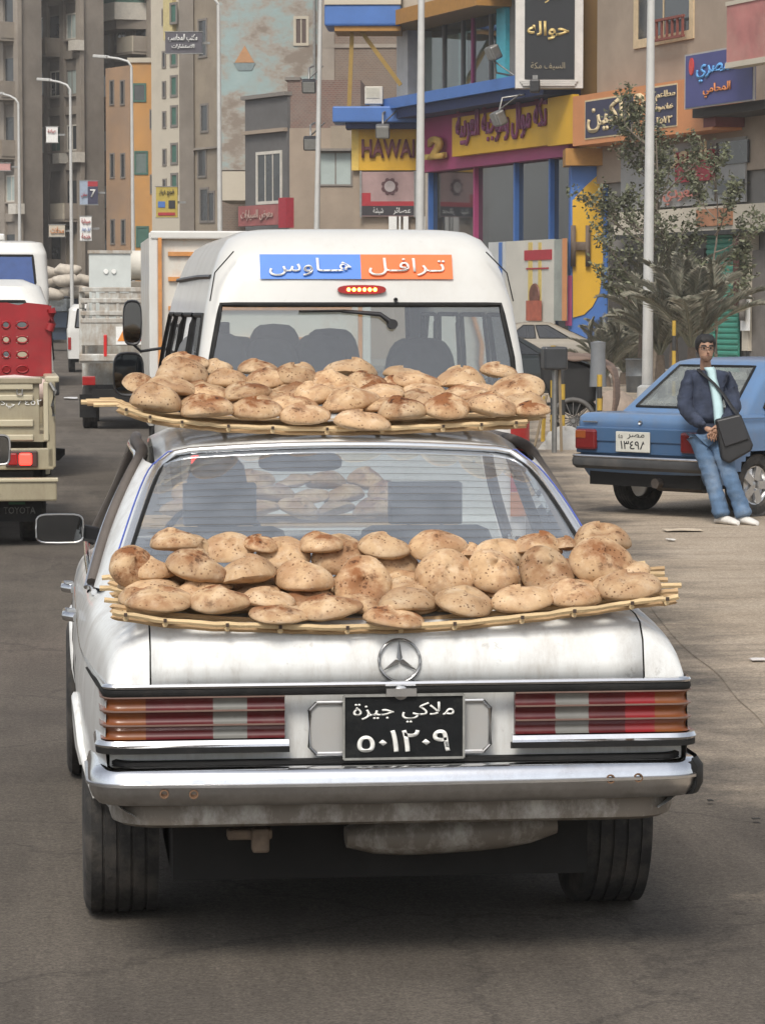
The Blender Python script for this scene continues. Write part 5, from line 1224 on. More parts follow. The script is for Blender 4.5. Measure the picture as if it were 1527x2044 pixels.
plas=mat('beige plaster',(.33,.265,.205),.95,0,.12,.7,dirt=(.20,.165,.13),dirt_amt=.5,dscale=.5,bmp=.2,bscale=6)
tan=mat('tan plaster',(.30,.25,.19),.95,0,.14,.6,dirt=(.17,.14,.11),dirt_amt=.6,dscale=.45,bmp=.2,bscale=5)
cream=mat('cream render',(.52,.47,.38),.9,0,.14,.5,dirt=(.30,.26,.21),dirt_amt=.5,dscale=.5)
orange_r=mat('faded orange render',(.50,.26,.085),.95,0,.16,.4,dirt=(.33,.22,.13),dirt_amt=.6,dscale=.3)
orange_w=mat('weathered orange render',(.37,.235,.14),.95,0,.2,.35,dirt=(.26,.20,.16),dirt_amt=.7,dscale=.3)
dkpane=mat('dark window pane',(.045,.05,.055),.15,0,.3,1,coat=.5)
palepane=mat('pale shuttered pane',(.36,.42,.40),.5,0,.1,2)
greyframe=mat('grey window frame',(.20,.18,.16),.8)
whiteframe=mat('off white frame',(.55,.52,.46),.7)
greenshut=mat('green wooden shutter',(.05,.13,.10),.7,0,.2,3)
def brick_mat(name,c1,c2,mort,sc=1.0):
    m,t,b,o=_tree(name); tc=N(t,'ShaderNodeTexCoord'); mp=N(t,'ShaderNodeMapping'); mp.inputs['Rotation'].default_value=(radians(90),0,0)
    br=N(t,'ShaderNodeTexBrick'); br.inputs['Scale'].default_value=3.2*sc; br.inputs['Color1'].default_value=(*c1,1); br.inputs['Color2'].default_value=(*c2,1); br.inputs['Mortar'].default_value=(*mort,1); br.inputs['Mortar Size'].default_value=.03
    t.links.new(tc.outputs['Object'],mp.inputs[0]); t.links.new(mp.outputs[0],br.inputs['Vector'])
    c=mixc(t,ramp(t,noise(t,.9,7,.7).outputs[0],[(.4,0),(.7,.6)]).outputs[0],br.outputs[0],mort)
    t.links.new(c,b.inputs['Base Color']); b.inputs['Roughness'].default_value=.95; return m
brick=brick_mat('sooty red brick',(.20,.105,.08),(.15,.085,.068),(.22,.19,.165))
brick2=brick_mat('brown brick',(.19,.13,.095),(.15,.105,.08),(.21,.18,.15))
def peel():
    m,t,b,o=_tree('peeling turquoise wash'); a=noise(t,.45,9,.7,stretch=(1,1,1.6)); z=N(t,'ShaderNodeTexCoord'); sp=N(t,'ShaderNodeSeparateXYZ'); t.links.new(z.outputs['Object'],sp.inputs[0])
    c=ramp(t,a.outputs[0],[(.40,(.24,.20,.165)),(.47,(.34,.31,.27)),(.53,(.31,.37,.36)),(.60,(.30,.40,.40)),(.75,(.36,.44,.43))]).outputs[0]
    t.links.new(c,b.inputs['Base Color']); b.inputs['Roughness'].default_value=.95; bump(t,b,noise(t,4,6,.7).outputs[0],.4,.05); return m
turq=peel()
# ---- sidewalk in front of the right-hand buildings
PSI=-69
# ---- R1: plaster block on the right with shop signs
R=Bld('plaster_block','beige plaster block with shop signs at the right, behind the palms','building' and 1141,92,PSI)
R.t['label']='beige plaster block with shop signs along its ground floor at right'
xr=R.x(1700)
R.box('wall',R.x(1190),xr,5.6,22,0,9,plas); R.box('lower_wall',R.x(1205),xr,.0,5.6,.15,9,mat('grey shop wall',(.20,.19,.175),.9,0,.15,1))
R.window(1272,1375,-60,80,dkpane,mat('pale reveal',(.55,.43,.27),.8),ref=0,mull=1,fw=.25)
gr=sub('balcony_grille',R.t)
for k in range(7): 
    xa=lerp(R.x(1316),R.x(1378),k/6); z0=R.xz(1316,86)[1]; R.box('bar',xa-.03,xa+.03,z0,z0+.62,-.32,-.26,mat('rust red iron',(.20,.06,.045),.8),gr)
for zz in(.0,.55): R.box('rail',R.x(1316),R.x(1380),R.xz(1316,86)[1]+zz,R.xz(1316,86)[1]+zz+.07,-.34,-.25,MATS['rust red iron'],gr)
# orange fascia sign
def sign(B,name,px0,px1,pt,pb,y,th,m,edge=None,parent=None):
    s_=sub(name,B.t); B.panel('board',px0,px1,pt,pb,y,th,m,s_); return s_
orange_s=mat('orange sign face',(.55,.23,.09),.55,0,.07,2); navy=mat('navy sign face',(.035,.035,.075),.5,0,.1,2); cream_i=mat('cream sign lettering',(.62,.50,.30),.6)
s_=sign(R,'orange_sign',1142,1420,193,292,-.9,.9,orange_s)
R.panel('navy_field',1167,1262,204,276,-.93,.03,navy,s_); R.panel('navy_field',1303,1348,176,255,-.93,.03,navy,s_)
for a,b_,t,l in((1166,1263,201,279),(1302,1349,173,258)): R.panel('field_border',a,b_,t,l,-.92,.02,cream_i,s_)
R.text('باكين',1171,1256,198,262,-.935,cream_i,parent=s_,bold=.02)
R.text('P',1268,1286,186,250,-.905,cream_i,ar=False,parent=s_,bold=.02)
R.text('مطاعم',1308,1346,180,200,-.935,cream_i,parent=s_); R.text('خدمات سريعة',1308,1342,206,222,-.935,cream_i,parent=s_); R.text('٢٥٧٣',1310,1340,232,246,-.935,cream_i,ar=False,parent=s_)
R.panel('dark_end',1402,1426,215,255,-.91,.88,mat('maroon sign end',(.16,.035,.03),.6),s_)
# blue sign
blu=mat('royal blue sign face',(.06,.065,.20),.5,0,.1,2)
s_=sign(R,'blue_sign',1366,1498,113,216,-1.6,.12,blu); R.panel('border',1364,1501,110,219,-1.58,.06,mat('tin sign edge',(.35,.34,.33),.6),s_)
R.text('المصري',1388,1470,112,160,-1.61,mat('sky blue lettering',(.12,.36,.72),.5),parent=s_,bold=.02); R.text('المحامي',1402,1456,165,192,-1.61,mat('orange lettering',(.62,.22,.07),.5),parent=s_,bold=.01)
x_,z_=R.xz(1379,133,-1.62); b=MB(); b.lathe([(0,0),(-.01,.13),(.02,.13)],c=(x_,-1.62,z_),axis='Y',n=14)
for v in b.v: v.z=z_+(v.z-z_)*1.8
b.build('red_drop',mat('red lettering',(.55,.05,.04),.5),s_)
# pinkish red sign at the top right corner
s_=sign(R,'faded_red_sign',1447,1620,10,135,-2.3,.35,mat('sun bleached red',(.42,.17,.155),.8,0,.22,1.2,dirt=(.45,.30,.24),dirt_amt=.6,dscale=.8)); R.panel('rim',1444,1622,5,13,-2.33,.4,cream,s_); R.panel('rim',1444,1622,126,137,-2.33,.4,cream,s_)
R.panel('dark_soffit',1380,1527,218,236,-1.2,1.2,mat('dark soffit',(.05,.045,.04),.9))
# grey shop front with red signs
R.panel('grey_sheet',1238,1486,300,420,-.05,.06,mat('grey tin sheet',(.30,.30,.29),.7,0,.1,1.5)); 
s_=sign(R,'red_sign',1346,1416,305,365,-.25,.15,mat('crimson sign face',(.30,.018,.03),.5)); R.text('المعز',1338,1410,285,335,-.27,cream_i,parent=s_,bold=.02)
R.panel('dark_opening',1428,1490,285,330,-.10,.06,dkpane); R.panel('dark_opening',1420,1482,362,388,-.10,.06,dkpane)
R.text('سعودي',1325,1395,378,408,-.12,mat('pinkish lettering',(.50,.20,.16),.6),depth=.05)
R.panel('shop_lintel',1225,1527,425,470,-.35,.4,cream); R.panel('shop_awning_edge',1225,1640,470,478,-.6,.6,mat('dark awning edge',(.03,.03,.03),.8))
for i,(a,b_) in enumerate([(1215,1300),(1300,1405),(1490,1640)]):
    R.panel('dark_shop_front',a,b_,500,900,.02,.1,mat('shop interior dark',(.06,.055,.05),.8))
sh_=sub('roller_shutter',R.t); xa,xb=R.x(1418),R.x(1482); gsh=mat('sea green shutter paint',(.045,.24,.175),.55,0,.12,2,dirt=(.12,.2,.16),dirt_amt=.4)
for k in range(26):
    z=.1+k*.155; b=MB(); b.prism([(xa,-.10,z),(xa,-.135,z+.05),(xa,-.135,z+.11),(xa,-.10,z+.15),(xa,-.06,z+.15),(xa,-.06,z)],(xb-xa,0,0)); b.build('slat',gsh,sh_)
R.box('shutter_box',xa-.1,xb+.1,4.13,4.6,-.4,.1,mat('rust orange lintel',(.36,.17,.09),.8,0,.2,2),sh_)
R.panel('door_jamb',1482,1495,470,700,-.2,.3,cream); R.panel('paper_notice',1479,1497,585,660,-.32,.02,white_ink)
R.panel('grey_door',1497,1560,500,730,-.1,.1,mat('dirty grey door',(.16,.145,.13),.9,0,.2,2))
for k,(px,pt,pb) in enumerate([(1500,470,620),(1512,560,640)]):
    w_=thing('hanging_cloth',['dark maroon cloth hanging by the green shutter','grey cloth hanging beside the paper notice'][k],'cloth',R.o+R.U*R.x(px)+R.V*-.45,R.rz)
    z1,z0=R.xz(px,pt)[1],R.xz(px,pb)[1]; b=MB(); b.grid([[(lerp(-.22,.22,i/6)*(1-.3*j/5),.05*sin(i*1.7),lerp(z1,z0,j/5)) for i in range(7)] for j in range(6)]); q=b.build('cloth',[mat('maroon cloth',(.07,.03,.025),.9),mat('grey cloth',(.15,.135,.12),.9)][k],w_,60); md=q.modifiers.new('t','SOLIDIFY'); md.thickness=.02
# ---- black framed sign on the corner
blk=thing('shop_sign','tall black shop sign with gold arabic word in a white marble frame','sign',R.o,R.rz)
K=Bld.__new__(Bld); K.t=blk; K.o=R.o; K.rz=R.rz; K.U=R.U; K.V=R.V
F=Bld('corner_wall','brown and yellow corner pier between shop fronts','wall' and 1160,92,0); F.t['category']='wall'; F.t['label']='brown flank wall beside the black shop sign above the orange sign'
F.box('flank',F.x(1150),F.x(1192),5.5,22,-.2,2.5,mat('ochre brown render',(.20,.115,.035),.8,0,.12,1))
marb=mat('white marble frame',(.58,.56,.53),.4,0,.12,2)
S=Bld.__new__(Bld); S.t=blk; S.rz=-YAW; S.o=gD(1100,90.5); S.U=Vector((cos(S.rz),sin(S.rz),0)); S.V=Vector((-sin(S.rz),cos(S.rz),0)); blk.location=S.o; blk.rotation_euler=(0,0,S.rz)
S.panel('marble_frame',1028,1162,-90,176,0,.5,marb); S.panel('black_face',1046,1145,-80,158,-.03,.05,mat('gloss black face',(.012,.013,.016),.3,0,.2,1))
for k in range(3): S.panel('moulding',1036+k*3,1152-k*3,160+k*4,163+k*4,-.05-.02*k,.08,marb)
gold=mat('gold lettering',(.55,.42,.17),.4,.2,.1,3)
S.text('حواله',1051,1134,42,80,-.06,gold,bold=.025); S.text('السيف مكة',1058,1126,124,140,-.06,mat('dim gold lettering',(.28,.24,.16),.5)); S.text('شركة',1060,1120,-22,6,-.06,gold)
fl_=thing('flood_lamp','black flood lamp clamped under the black shop sign','lamp',S.o,S.rz); S2=Bld.__new__(Bld); S2.__dict__.update(S.__dict__); S2.t=fl_; S2.panel('body',1057,1077,158,184,-.5,.4,plastic,bevel=.05); S2.panel('bracket',1062,1072,150,160,-.3,.3,steel)
# ---- Hawaii shop building
H=Bld('corner_shop','corner shop building with yellow, magenta and blue fascia',1141,92.0,PSI)
H.t['label']='colourful corner shop building with yellow magenta and blue fascia'
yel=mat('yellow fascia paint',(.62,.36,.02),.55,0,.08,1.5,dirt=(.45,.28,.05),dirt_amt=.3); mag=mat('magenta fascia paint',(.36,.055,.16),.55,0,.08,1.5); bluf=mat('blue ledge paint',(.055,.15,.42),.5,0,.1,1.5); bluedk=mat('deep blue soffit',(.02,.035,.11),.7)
x0=H.x(842); x1=H.x(1141)
H.box('storefront_glass',x0,x1,.3,H.xz(842,345)[1],.25,.30,mat('dark shop glass',(.03,.035,.04),.06,0,.4,.6,coat=.8))
for px in(850,940,1020,1090,1138):
    H.box('glass_post',H.x(px)-.06,H.x(px)+.06,.3,H.xz(842,345)[1],.10,.30,mag if px in(940,1138) else bluf)
H.box('plinth',x0,x1,0,.35,.05,.6,bluf); H.box('back_wall',x0,x1,0,22,3.5,6,conc_d)
zM0,zM1=H.xz(845,345)[1],H.xz(845,228)[1]
H.box('magenta_fascia',x0,x1+.05,zM0,zM1,-.15,.6,mag)
s_=sub('yellow_sign',H.t); H.panel('board',902,1141,236,313,-.42,.27,yel,s_)
H.text('تكة موال والوجبة العربية',912,1092,203,282,-.45,mat('purple relief lettering',(.23,.055,.14),.6),parent=s_,depth=.07,bold=.006)
H.panel('end_return',1092,1142,196,292,-.62,.2,yel,s_)
lz0=H.xz(842,228,-1.1)[1]; lz1=H.xz(842,206,-1.3)[1]; lz2=H.xz(842,184,-1.3)[1]
H.box('blue_ledge',x0-.6,x1+.3,lz1,lz2,-1.3,1.0,bluf); H.box('ledge_soffit',x0-.5,x1+.3,lz0,lz1,-1.1,.8,bluedk)
# upper glazed floor
z0=lz2; z1=H.xz(1000,18)[1]
H.box('glazing',H.x(815),H.x(1005),z0,z1,.35,.40,glass('greenish shop glass',(.35,.42,.40),.12,(.25,.29,.27),.03))
H.box('inner_wall',H.x(815),H.x(1030),z0,z1,2.2,2.4,mat('shop interior grey',(.22,.24,.225),.9,0,.3,.8))
H.box('white_pier',H.x(797),H.x(819),z0,z1,-.1,.5,marb)
for px,mm_ in((868,greyframe),(905,greyframe),(925,mag),(960,greyframe)): H.box('glazing_bar',H.x(px)-.05,H.x(px)+.05,z0,z1,.28,.42,mm_)
H.box('turquoise_pier',H.x(998),H.x(1016),z0,z1+3,-.15,.5,mat('turquoise paint',(.06,.36,.42),.5)); H.box('red_drape',H.x(925),H.x(945),z0,z1,.6,.7,mat('red drape',(.22,.02,.025),.9))
H.box('grey_pier',H.x(1016),H.x(1034),z0,z1+3,.0,.5,greyframe)
H.box('upper_soffit',H.x(770),H.x(1020),z1,z1+.5,-1.2,2,mat('ochre soffit',(.36,.18,.04),.7)); H.box('upper_wall',H.x(790),H.x(1141),z1+.5,22,-.9,4,cream)
# frontal wing with the HAWAII panel
D5=(H.o+H.U*x0-CAMP).dot(FWD); G=Bld('side_wing','yellow shop wing with raised serif lettering',760,D5,-2)
G.t['label']='yellow shop wing with raised maroon serif lettering above a poster'
G.panel('yellow_board',702,842,252,340,-.05,.5,yel); G.panel('yellow_return',702,716,252,340,-.07,.1,mat('pale yellow edge',(.66,.46,.10),.6))
mar=mat('maroon relief lettering',(.17,.05,.06),.6)
G.text('HAWAII',722,836,278,315,-.06,mar,ar=False,depth=.10,bold=.03); 
n2=sub('number_panel',G.t); G.panel('magenta_back',842,905,232,342,-.08,.4,mag,n2); H.text('2',860,888,272,318,-.32,mat('ochre relief',(.48,.30,.07),.6),ar=False,depth=.14,bold=.05); H.panel('number_bar',846,886,309,319,-.34,.1,mat('straw bar',(.55,.42,.12),.6))
G.panel('blue_ledge',664,846,212,244,-1.0,1.8,bluf,bevel=.05); G.panel('ledge_soffit',690,842,242,256,-.7,1.2,bluedk)
G.panel('wing_wall',705,842,340,740,.1,2,plas)
ps=thing('poster','large poster with dark star emblem under the yellow shop wing','poster',G.o,G.rz); P_=Bld.__new__(Bld); P_.__dict__.update(G.__dict__); P_.t=ps
P_.panel('board',720,828,343,432,-.12,.06,mat('poster pink grey',(.34,.23,.22),.5,0,.25,.9)); P_.panel('red_band',722,826,402,412,-.13,.02,mat('poster red',(.35,.02,.03),.5)); P_.panel('dark_band',722,826,411,430,-.135,.02,mat('poster black',(.03,.025,.03),.5)); P_.panel('frame',718,722,341,434,-.16,.08,steel); P_.panel('frame',826,830,341,434,-.16,.08,steel)
x_,z_=P_.xz(778,372,-.14); b=MB(); L=[]
for k in range(24): 
    a=2*pi*k/24; r_=.30 if k%3 else .24; L.append((x_+r_*cos(a),-.14,z_+r_*sin(a)))
b.prism(L,(0,-.01,0)); b.build('star_emblem',mat('poster dark red',(.09,.035,.04),.5),ps); b=MB(); b.lathe([(0,0),(-.015,.19),(.0,.19)],c=(x_,-.15,z_),axis='Y',n=16); b.build('star_centre',mat('poster pale',(.40,.34,.33),.5),ps)
P_.text('شيشة',745,765,414,428,-.14,white_ink,depth=.01); P_.text('عصائر',785,820,414,428,-.14,white_ink,depth=.01); P_.panel('red_corner',722,740,385,404,-.132,.02,MATS['poster red'])
for k,(a,b_) in enumerate([(776,792),(796,800),(805,815),(838,848)]): G.panel('white_board',a,b_,432,470,-.2,.1,white_ink)
# blue balcony and yellow struts above the wing
ba=thing('balcony','blue painted balcony slab on yellow props above the wing','balcony',G.o,G.rz); P_.t=ba
P_.panel('slab',648,800,8,52,-1.2,2.2,bluf,bevel=.08); P_.panel('ochre_soffit',668,800,50,62,-1.1,2.0,MATS['ochre soffit']); P_.panel('parapet_cap',648,800,-30,9,-1.25,2.2,cream)
for (a,b_,c,d) in((703,62,697,214),(722,64,800,170)):
    p,q=P_.xz(a,b_,-.6),P_.xz(c,d,-.6); b=MB(); b.bar((p[0],-.6,p[1]),(q[0],-.6,q[1]),.14,.14); b.build('prop',mat('ochre steel',(.30,.19,.04),.6),ba)
ac=thing('air_conditioner','white air conditioner box on the blue ledge','air conditioner',G.o,G.rz); P_.t=ac
P_.panel('case',728,764,172,208,-.6,.5,whiteframe,bevel=.03); P_.panel('grille',731,757,176,196,-.62,.03,mat('beige grille',(.45,.43,.36),.6)); P_.panel('foot',738,760,208,214,-.5,.3,whiteframe)
# flood lamps on brackets
for i,(px,py,Bp,yy,lb) in enumerate([(764,262,G,-1.5,'grey flood lamp on bracket before the yellow lettering'),(996,236,H,-1.9,'grey flood lamp hanging before the arabic yellow sign'),(985,105,H,-1.5,'grey flood lamp standing on blue ledge by the glazing'),(620,286,G,-1.2,'dark flood lamp on bracket beside the leaning lamp pole'),(617,172,G,-1.0,'small dark flood lamp against the brick wall')]):
    t=thing('flood_lamp',lb,'lamp',Bp.o,Bp.rz,'shop flood lamps'); x_,z_=Bp.xz(px,py,yy); mm_=[steel,steel,steel,plastic,plastic][i]
    b=MB(); M_=Matrix.Rotation(radians(25),3,'X'); b.box((x_,yy,z_),(.48,.32,.46),M=M_); b.build('housing',mm_,t,bevel=.06)
    b=MB(); b.box((x_,yy-.17,z_-.05),(.40,.02,.36),M=M_); b.build('lens',mat('lamp lens glass',(.30,.30,.28),.15),t)
    up_=1 if i!=2 else -1
    b=MB(); b.tube([(x_,yy,z_+.2*up_),(x_,yy+.1,z_+.62*up_),(x_+.1,yy+.9,z_+.75*up_)],.035,6); b.tube([(x_,yy,z_+.25*up_),(x_+.45,yy+.5,z_+.72*up_)],.025,6); b.build('bracket',steel,t,60)
# H pillar
hp=thing('advert_pillar','yellow and blue pillar with a big raised letter H','pillar',gD(1176,90.5),-YAW); Q=Bld.__new__(Bld); Q.t=hp; Q.o=Vector(hp.location); Q.rz=-YAW; Q.U=Vector((cos(Q.rz),sin(Q.rz),0)); Q.V=Vector((-sin(Q.rz),cos(Q.rz),0))
Q.panel('shaft',1138,1214,325,760,0,.9,bluf,bevel=.04)
yy0=-.04; pts_=[(1146,640),(1165,636),(1180,622),(1192,600),(1200,570),(1201,345),(1190,355),(1170,375),(1143,405)]
pts_=[(1142,400),(1168,372),(1192,350),(1203,362),(1203,540),(1196,585),(1182,612),(1165,628),(1143,634)]
b=MB(); b.prism([(Q.xz(a,c,yy0)[0],yy0,Q.xz(a,c,yy0)[1]) for a,c in pts_],(0,.03,0)); b.build('yellow_field',yel,hp)
Q.panel('purple_edge',1130,1142,550,650,-.1,.3,mag); Q.text('H',1139,1178,450,532,-.10,mat('dark relief letter',(.12,.085,.06),.7),ar=False,depth=.08,bold=.03)
Q.panel('ochre_cap',1128,1235,296,330,-.5,1.4,MATS['ochre soffit'])
# banners in front of the shop
for i,(a,b_,t_,l_) in enumerate([(1010,1106,482,645),(1106,1130,478,640),(975,1008,484,640)]):
    w_=thing('banner',['cream banner with red crest and brown figure before the shop','narrow orange edged banner beside the pillar','white and blue striped banner at the shop window'][i],'banner',H.o,H.rz); P_.__dict__.update(H.__dict__); P_.t=w_
    P_.panel('sheet',a,b_,t_,l_,-1.0,.05,[mat('cream banner',(.52,.50,.44),.6,0,.1,1),mat('grey green banner',(.28,.30,.27),.6,0,.3,1),mat('white banner',(.50,.51,.50),.6,0,.15,1)][i])
    if i==0:
        P_.panel('red_plaque',1046,1100,500,520,-1.03,.03,MATS['poster red']); P_.panel('yellow_stripe',1054,1062,484,640,-1.015,.02,mat('yellow print',(.55,.42,.12),.6)); P_.panel('yellow_stripe',1074,1080,484,640,-1.015,.02,MATS['yellow print'])
        x_,z_=P_.xz(1066,590,-1.05); b=MB(); b.lathe([(0,0),(-.02,.36),(.02,.38)],c=(x_,-1.05,z_),axis='Y',n=18); b.build('brown_disc',mat('brown print',(.14,.055,.035),.6,0,.4,3),w_)
        P_.panel('red_figure',1050,1080,600,640,-1.08,.02,mat('red brown print',(.35,.09,.05),.6,0,.3,3)); P_.panel('red_line',1050,1094,535,538,-1.03,.02,MATS['poster red'])
    if i==1: P_.panel('orange_edge',1122,1130,476,640,-1.03,.03,orange_s)
    if i==2: P_.panel('blue_stripe',995,1001,484,560,-1.03,.02,bluf)
# ---- M1 brick and render house beyond the side street
m1=Bld('brick_house','low house with grey street face and brick gable beside the shop wing',575,118,-3)
xe=m1.x(720); zt=m1.xz(575,160)[1]; zb_=m1.xz(575,256)[1]
m1.box('gable_wall',0,xe,0,zb_,0,9,plas); m1.box('brick_top',0,xe,zb_,zt,.02,9,brick); m1.box('dark_parapet',-.1,.5,zt,zt+.12,-.05,2,greyframe)
m1.window(640,700,306,368,palepane,greyframe,mull=1); m1.panel('brown_stain_band',660,720,252,300,-.05,.1,tan); m1.box('awning',m1.x(638),m1.x(702),m1.xz(640,302)[1],m1.xz(640,297)[1],-.35,.05,greyframe)
m1s=Bld('rendered_wall','dark grey rendered street wall of the brick house',575,117.95,-58); m1s.t['category']='wall'
xl=m1s.x(490); gd=mat('slate grey render',(.115,.112,.110),.9,0,.15,.7,dirt=(.08,.075,.07),dirt_amt=.5); m1s.box('face',xl,0,0,m1s.xz(575,190)[1],0,.35,gd); zz=m1s.xz(572,262)[1]; m1s.box('ledge',xl,0,zz,zz+.14,-.18,.1,plas); m1s.box('coping',xl-.1,.05,m1s.xz(575,190)[1],m1s.xz(575,190)[1]+.15,-.15,.4,greyframe)
m1s.window(516,561,306,400,dkpane,whiteframe,mull=2,ref=1,fw=.12)
rsg=thing('red_sign','long faded red shop sign with dark end at street level','sign',m1s.o,m1s.rz); P_.__dict__.update(m1s.__dict__); P_.t=rsg
P_.panel('board',476,558,412,452,-1.6,.3,mat('faded pink red',(.30,.10,.095),.7,0,.25,1.5)); P_.panel('red_end',556,571,395,455,-1.65,.35,mat('strong red',(.34,.02,.035),.5)); P_.text('معرض السيارات',482,545,418,440,-1.63,mat('bleached lettering',(.42,.30,.26),.7))
# ---- turquoise gable of a tall block
t1=Bld('turquoise_block','tall block with peeling turquoise gable wall',440,134,-2)
xe=t1.x(652); t1.box('gable',0,xe,8.0,30,0,12,turq); t1.box('brick_base',0,xe,0,8.0,.05,12,brick2); t1.window(592,612,38,86,mat('dark slit pane',(.10,.07,.06),.6),cream,mull=1,fw=.12)
z_=t1.xz(470,125)[1]; x_=t1.x(490); mk=sub('patch_mark',t1.t); b=MB(); b.prism([(x_-.45,-.03,z_),(x_+.42,-.03,z_),(x_,-.03,z_+.75)],(0,.05,0)); b.build('orange_patch',mat('orange patch',(.45,.25,.13),.9),mk); b=MB(); b.prism([(x_-.5,-.03,z_-.02),(x_+.48,-.03,z_-.02),(x_+.3,-.03,z_-.35),(x_-.3,-.03,z_-.35)],(0,.05,0)); b.build('grey_patch',mat('slate patch',(.20,.25,.26),.9),mk)
for k in range(3): 
    xa=t1.x(628+k*9); t1.box('drain_pipe',xa-.05,xa+.05,9,30,-.15,-.05,steel)
t1.panel('white_wall',440,494,342,400,-6,5,cream)
br_=Bld('brick_block','sooty brick block rising behind the yellow props',642,126,-3); br_.box('wall',0,br_.x(830),0,30,0,10,brick2); br_.box('pale_corner',0,br_.x(668),10,30,-.05,.3,conc)
for k in range(5): br_.box('floor_band',0,br_.x(830),9.5+k*3.2,9.65+k*3.2,-.06,.2,conc)
# ---- tan tower, cream slab, orange house, grey frame blocks going left
tw=Bld('tan_tower','narrow tan plaster tower with windows left of the turquoise gable',440,140,-58)
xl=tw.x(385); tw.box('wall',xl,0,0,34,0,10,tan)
for (a,b_,t,l) in((400,414,40,110),(404,416,210,260),(398,412,300,350),(402,416,378,440),(418,428,385,440)): tw.window(a,b_,t,l,dkpane,greyframe,mull=0,ref=1,fw=.1)
tw.panel('string_course',386,440,296,300,-.15,.2,conc)
tw2=Bld('tower_return','shaded return wall of the tan tower with small openings',360,142,-6); tw2.t['category']='wall'; tw2.box('wall',0,tw2.x(388),0,34,0,8,conc_d)  # return wall in darker render than the tower
cs=Bld('cream_slab','thin cream apartment slab with narrow green windows behind the orange house',305,152,-50)
xe=cs.x(362); cs.box('wall',0,xe,0,36,0,9,cream); cs.box('yellow_bay',cs.x(336),cs.x(354),15.2,36,-.25,.2,mat('pale yellow render',(.52,.44,.22),.9))
for py in(10,95,155,215,290,350): cs.window(345,354,py,py+34,greenshut,greyframe,mull=0,fw=.12,y0=-.27 if py<60 else 0); cs.window(328,332,py+10,py+38,dkpane,greyframe,mull=0,fw=.08)
oh=Bld('orange_house','narrow orange house with small dark windows on the far left',262,160,-4)
xe=oh.x(310); zt=oh.xz(262,125)[1]; oh.box('front',0,xe,0,zt,0,8,orange_r); oh.box('parapet',-.1,xe+.1,zt,zt+.25,-.1,8,cream)
oh.window(270,290,170,200,dkpane,greenshut,mull=0,fw=.1); oh.window(273,293,305,345,mat('grey green pane',(.12,.16,.15),.4),greenshut,mull=0,fw=.1); oh.window(275,294,455,490,greenshut,greenshut,mull=0,fw=.1)
for py in(220,350): oh.window(302,305,py,py+36,dkpane,greyframe,mull=0,fw=.05)
os_=Bld('orange_flank','weathered street flank of the orange house with slit windows',262,159.9,-55); os_.t['category']='wall'
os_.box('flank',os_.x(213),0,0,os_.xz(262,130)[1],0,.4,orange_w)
for px in(226,247):
    for py in(162,308,440): os_.window(px-3,px+3,py,py+45,dkpane,greyframe,mull=0,fw=.08,ref=1)
def frame_block(B,px0,px1,z1,bays,floors,fh,rs,base=3.6):
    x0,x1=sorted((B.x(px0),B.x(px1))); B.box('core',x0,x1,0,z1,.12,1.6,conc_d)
    bw=(x1-x0)/bays
    for i in range(bays+1): 
        x=x0+i*bw; B.box('column',x-.22,x+.22,0,z1,-.05,.2,conc)
    for f in range(floors+1): 
        z=base+f*fh; B.box('floor_beam',x0,x1,z-.22,z+.22,-.0,.2,conc)
    for i in range(bays):
        for f in range(floors):
            r=rs.random(); xa=x0+(i+.5)*bw; z=base+f*fh+.9
            if r<.5 and rs.random()<.35: B.box('cooler_box',xa+.5,xa+1.2,z-.75,z-.2,-.45,.12,whiteframe)
            if r<.5: B.window_m(xa-.45,xa+.45,z,z+1.25,rs.choice([dkpane,palepane,dkpane,greenshut]),rs.choice([greyframe,whiteframe]),.12,1,sill=conc,fw=.08)
            elif r<.75:
                bl_=sub('balcony',B.t); B.box('slab',xa-bw*.4,xa+bw*.4,z-.95,z-.8,-.95,.12,conc,bl_); B.box('parapet',xa-bw*.4,xa+bw*.4,z-.8,z+.05,-.95,-.87,rs.choice([cream,conc,tan]),bl_)
                for sgn in(-1,1): B.box('side',xa+sgn*bw*.4-.04,xa+sgn*bw*.4+.04,z-.8,z+.05,-.87,.12,conc,bl_)
                B.box('door',xa-.5,xa+.5,z-.78,z+1.3,.08,.14,dkpane,bl_)
            else: B.box('infill_panel',xa-bw*.38,xa+bw*.38,z-.55,z+fh-1.6,.04,.14,rs.choice([conc,tan,conc_d]))
rs=random.Random(8)
gt=Bld('grey_frame_block','grey concrete frame apartment block with balconies behind the orange house',215,172,-56)
frame_block(gt,150,300,38,4,10,3.1,rs)
# hexagonal white balcony high on it
hb=sub('bay_balcony',gt.t); xa,xb=gt.x(213),gt.x(292); z0=gt.xz(213,52)[1]; xm=(xa+xb)/2
for nm,m_,za,zb2,k in(('parapet',whiteframe,z0,z0+.95,1),('soffit',conc_d,z0-.5,z0,.85),('green_screen',greenshut,z0+.95,z0+2.6,.86)):
    b=MB(); b.prism([(xa,0.1,za),(xm+(xa-xm)*k*.75,-1.6*k,za),(xm+(xb-xm)*k*.75,-1.6*k,za),(xb,.1,za)],(0,0,zb2-za)); b.build(nm,m_,hb)
gl=Bld('grey_tower_block','long grey concrete apartment block filling the far left',95,166,-52)
frame_block(gl,-60,160,40,7,11,3.0,rs)
gf=Bld('far_left_block','taller concrete block at the left edge of the view',30,160,-50); frame_block(gf,-160,36,40,7,11,3.1,rs)
fb=Bld('far_block','plain far apartment block closing the end of the street',250,260,-5); fb.box('wall',fb.x(-400),fb.x(900),0,44,0,10,conc)
frame_block(Bld('mid_block','grey apartment block half hidden behind the tan tower',330,185,-30),280,470,42,4,12,3.1,rs)
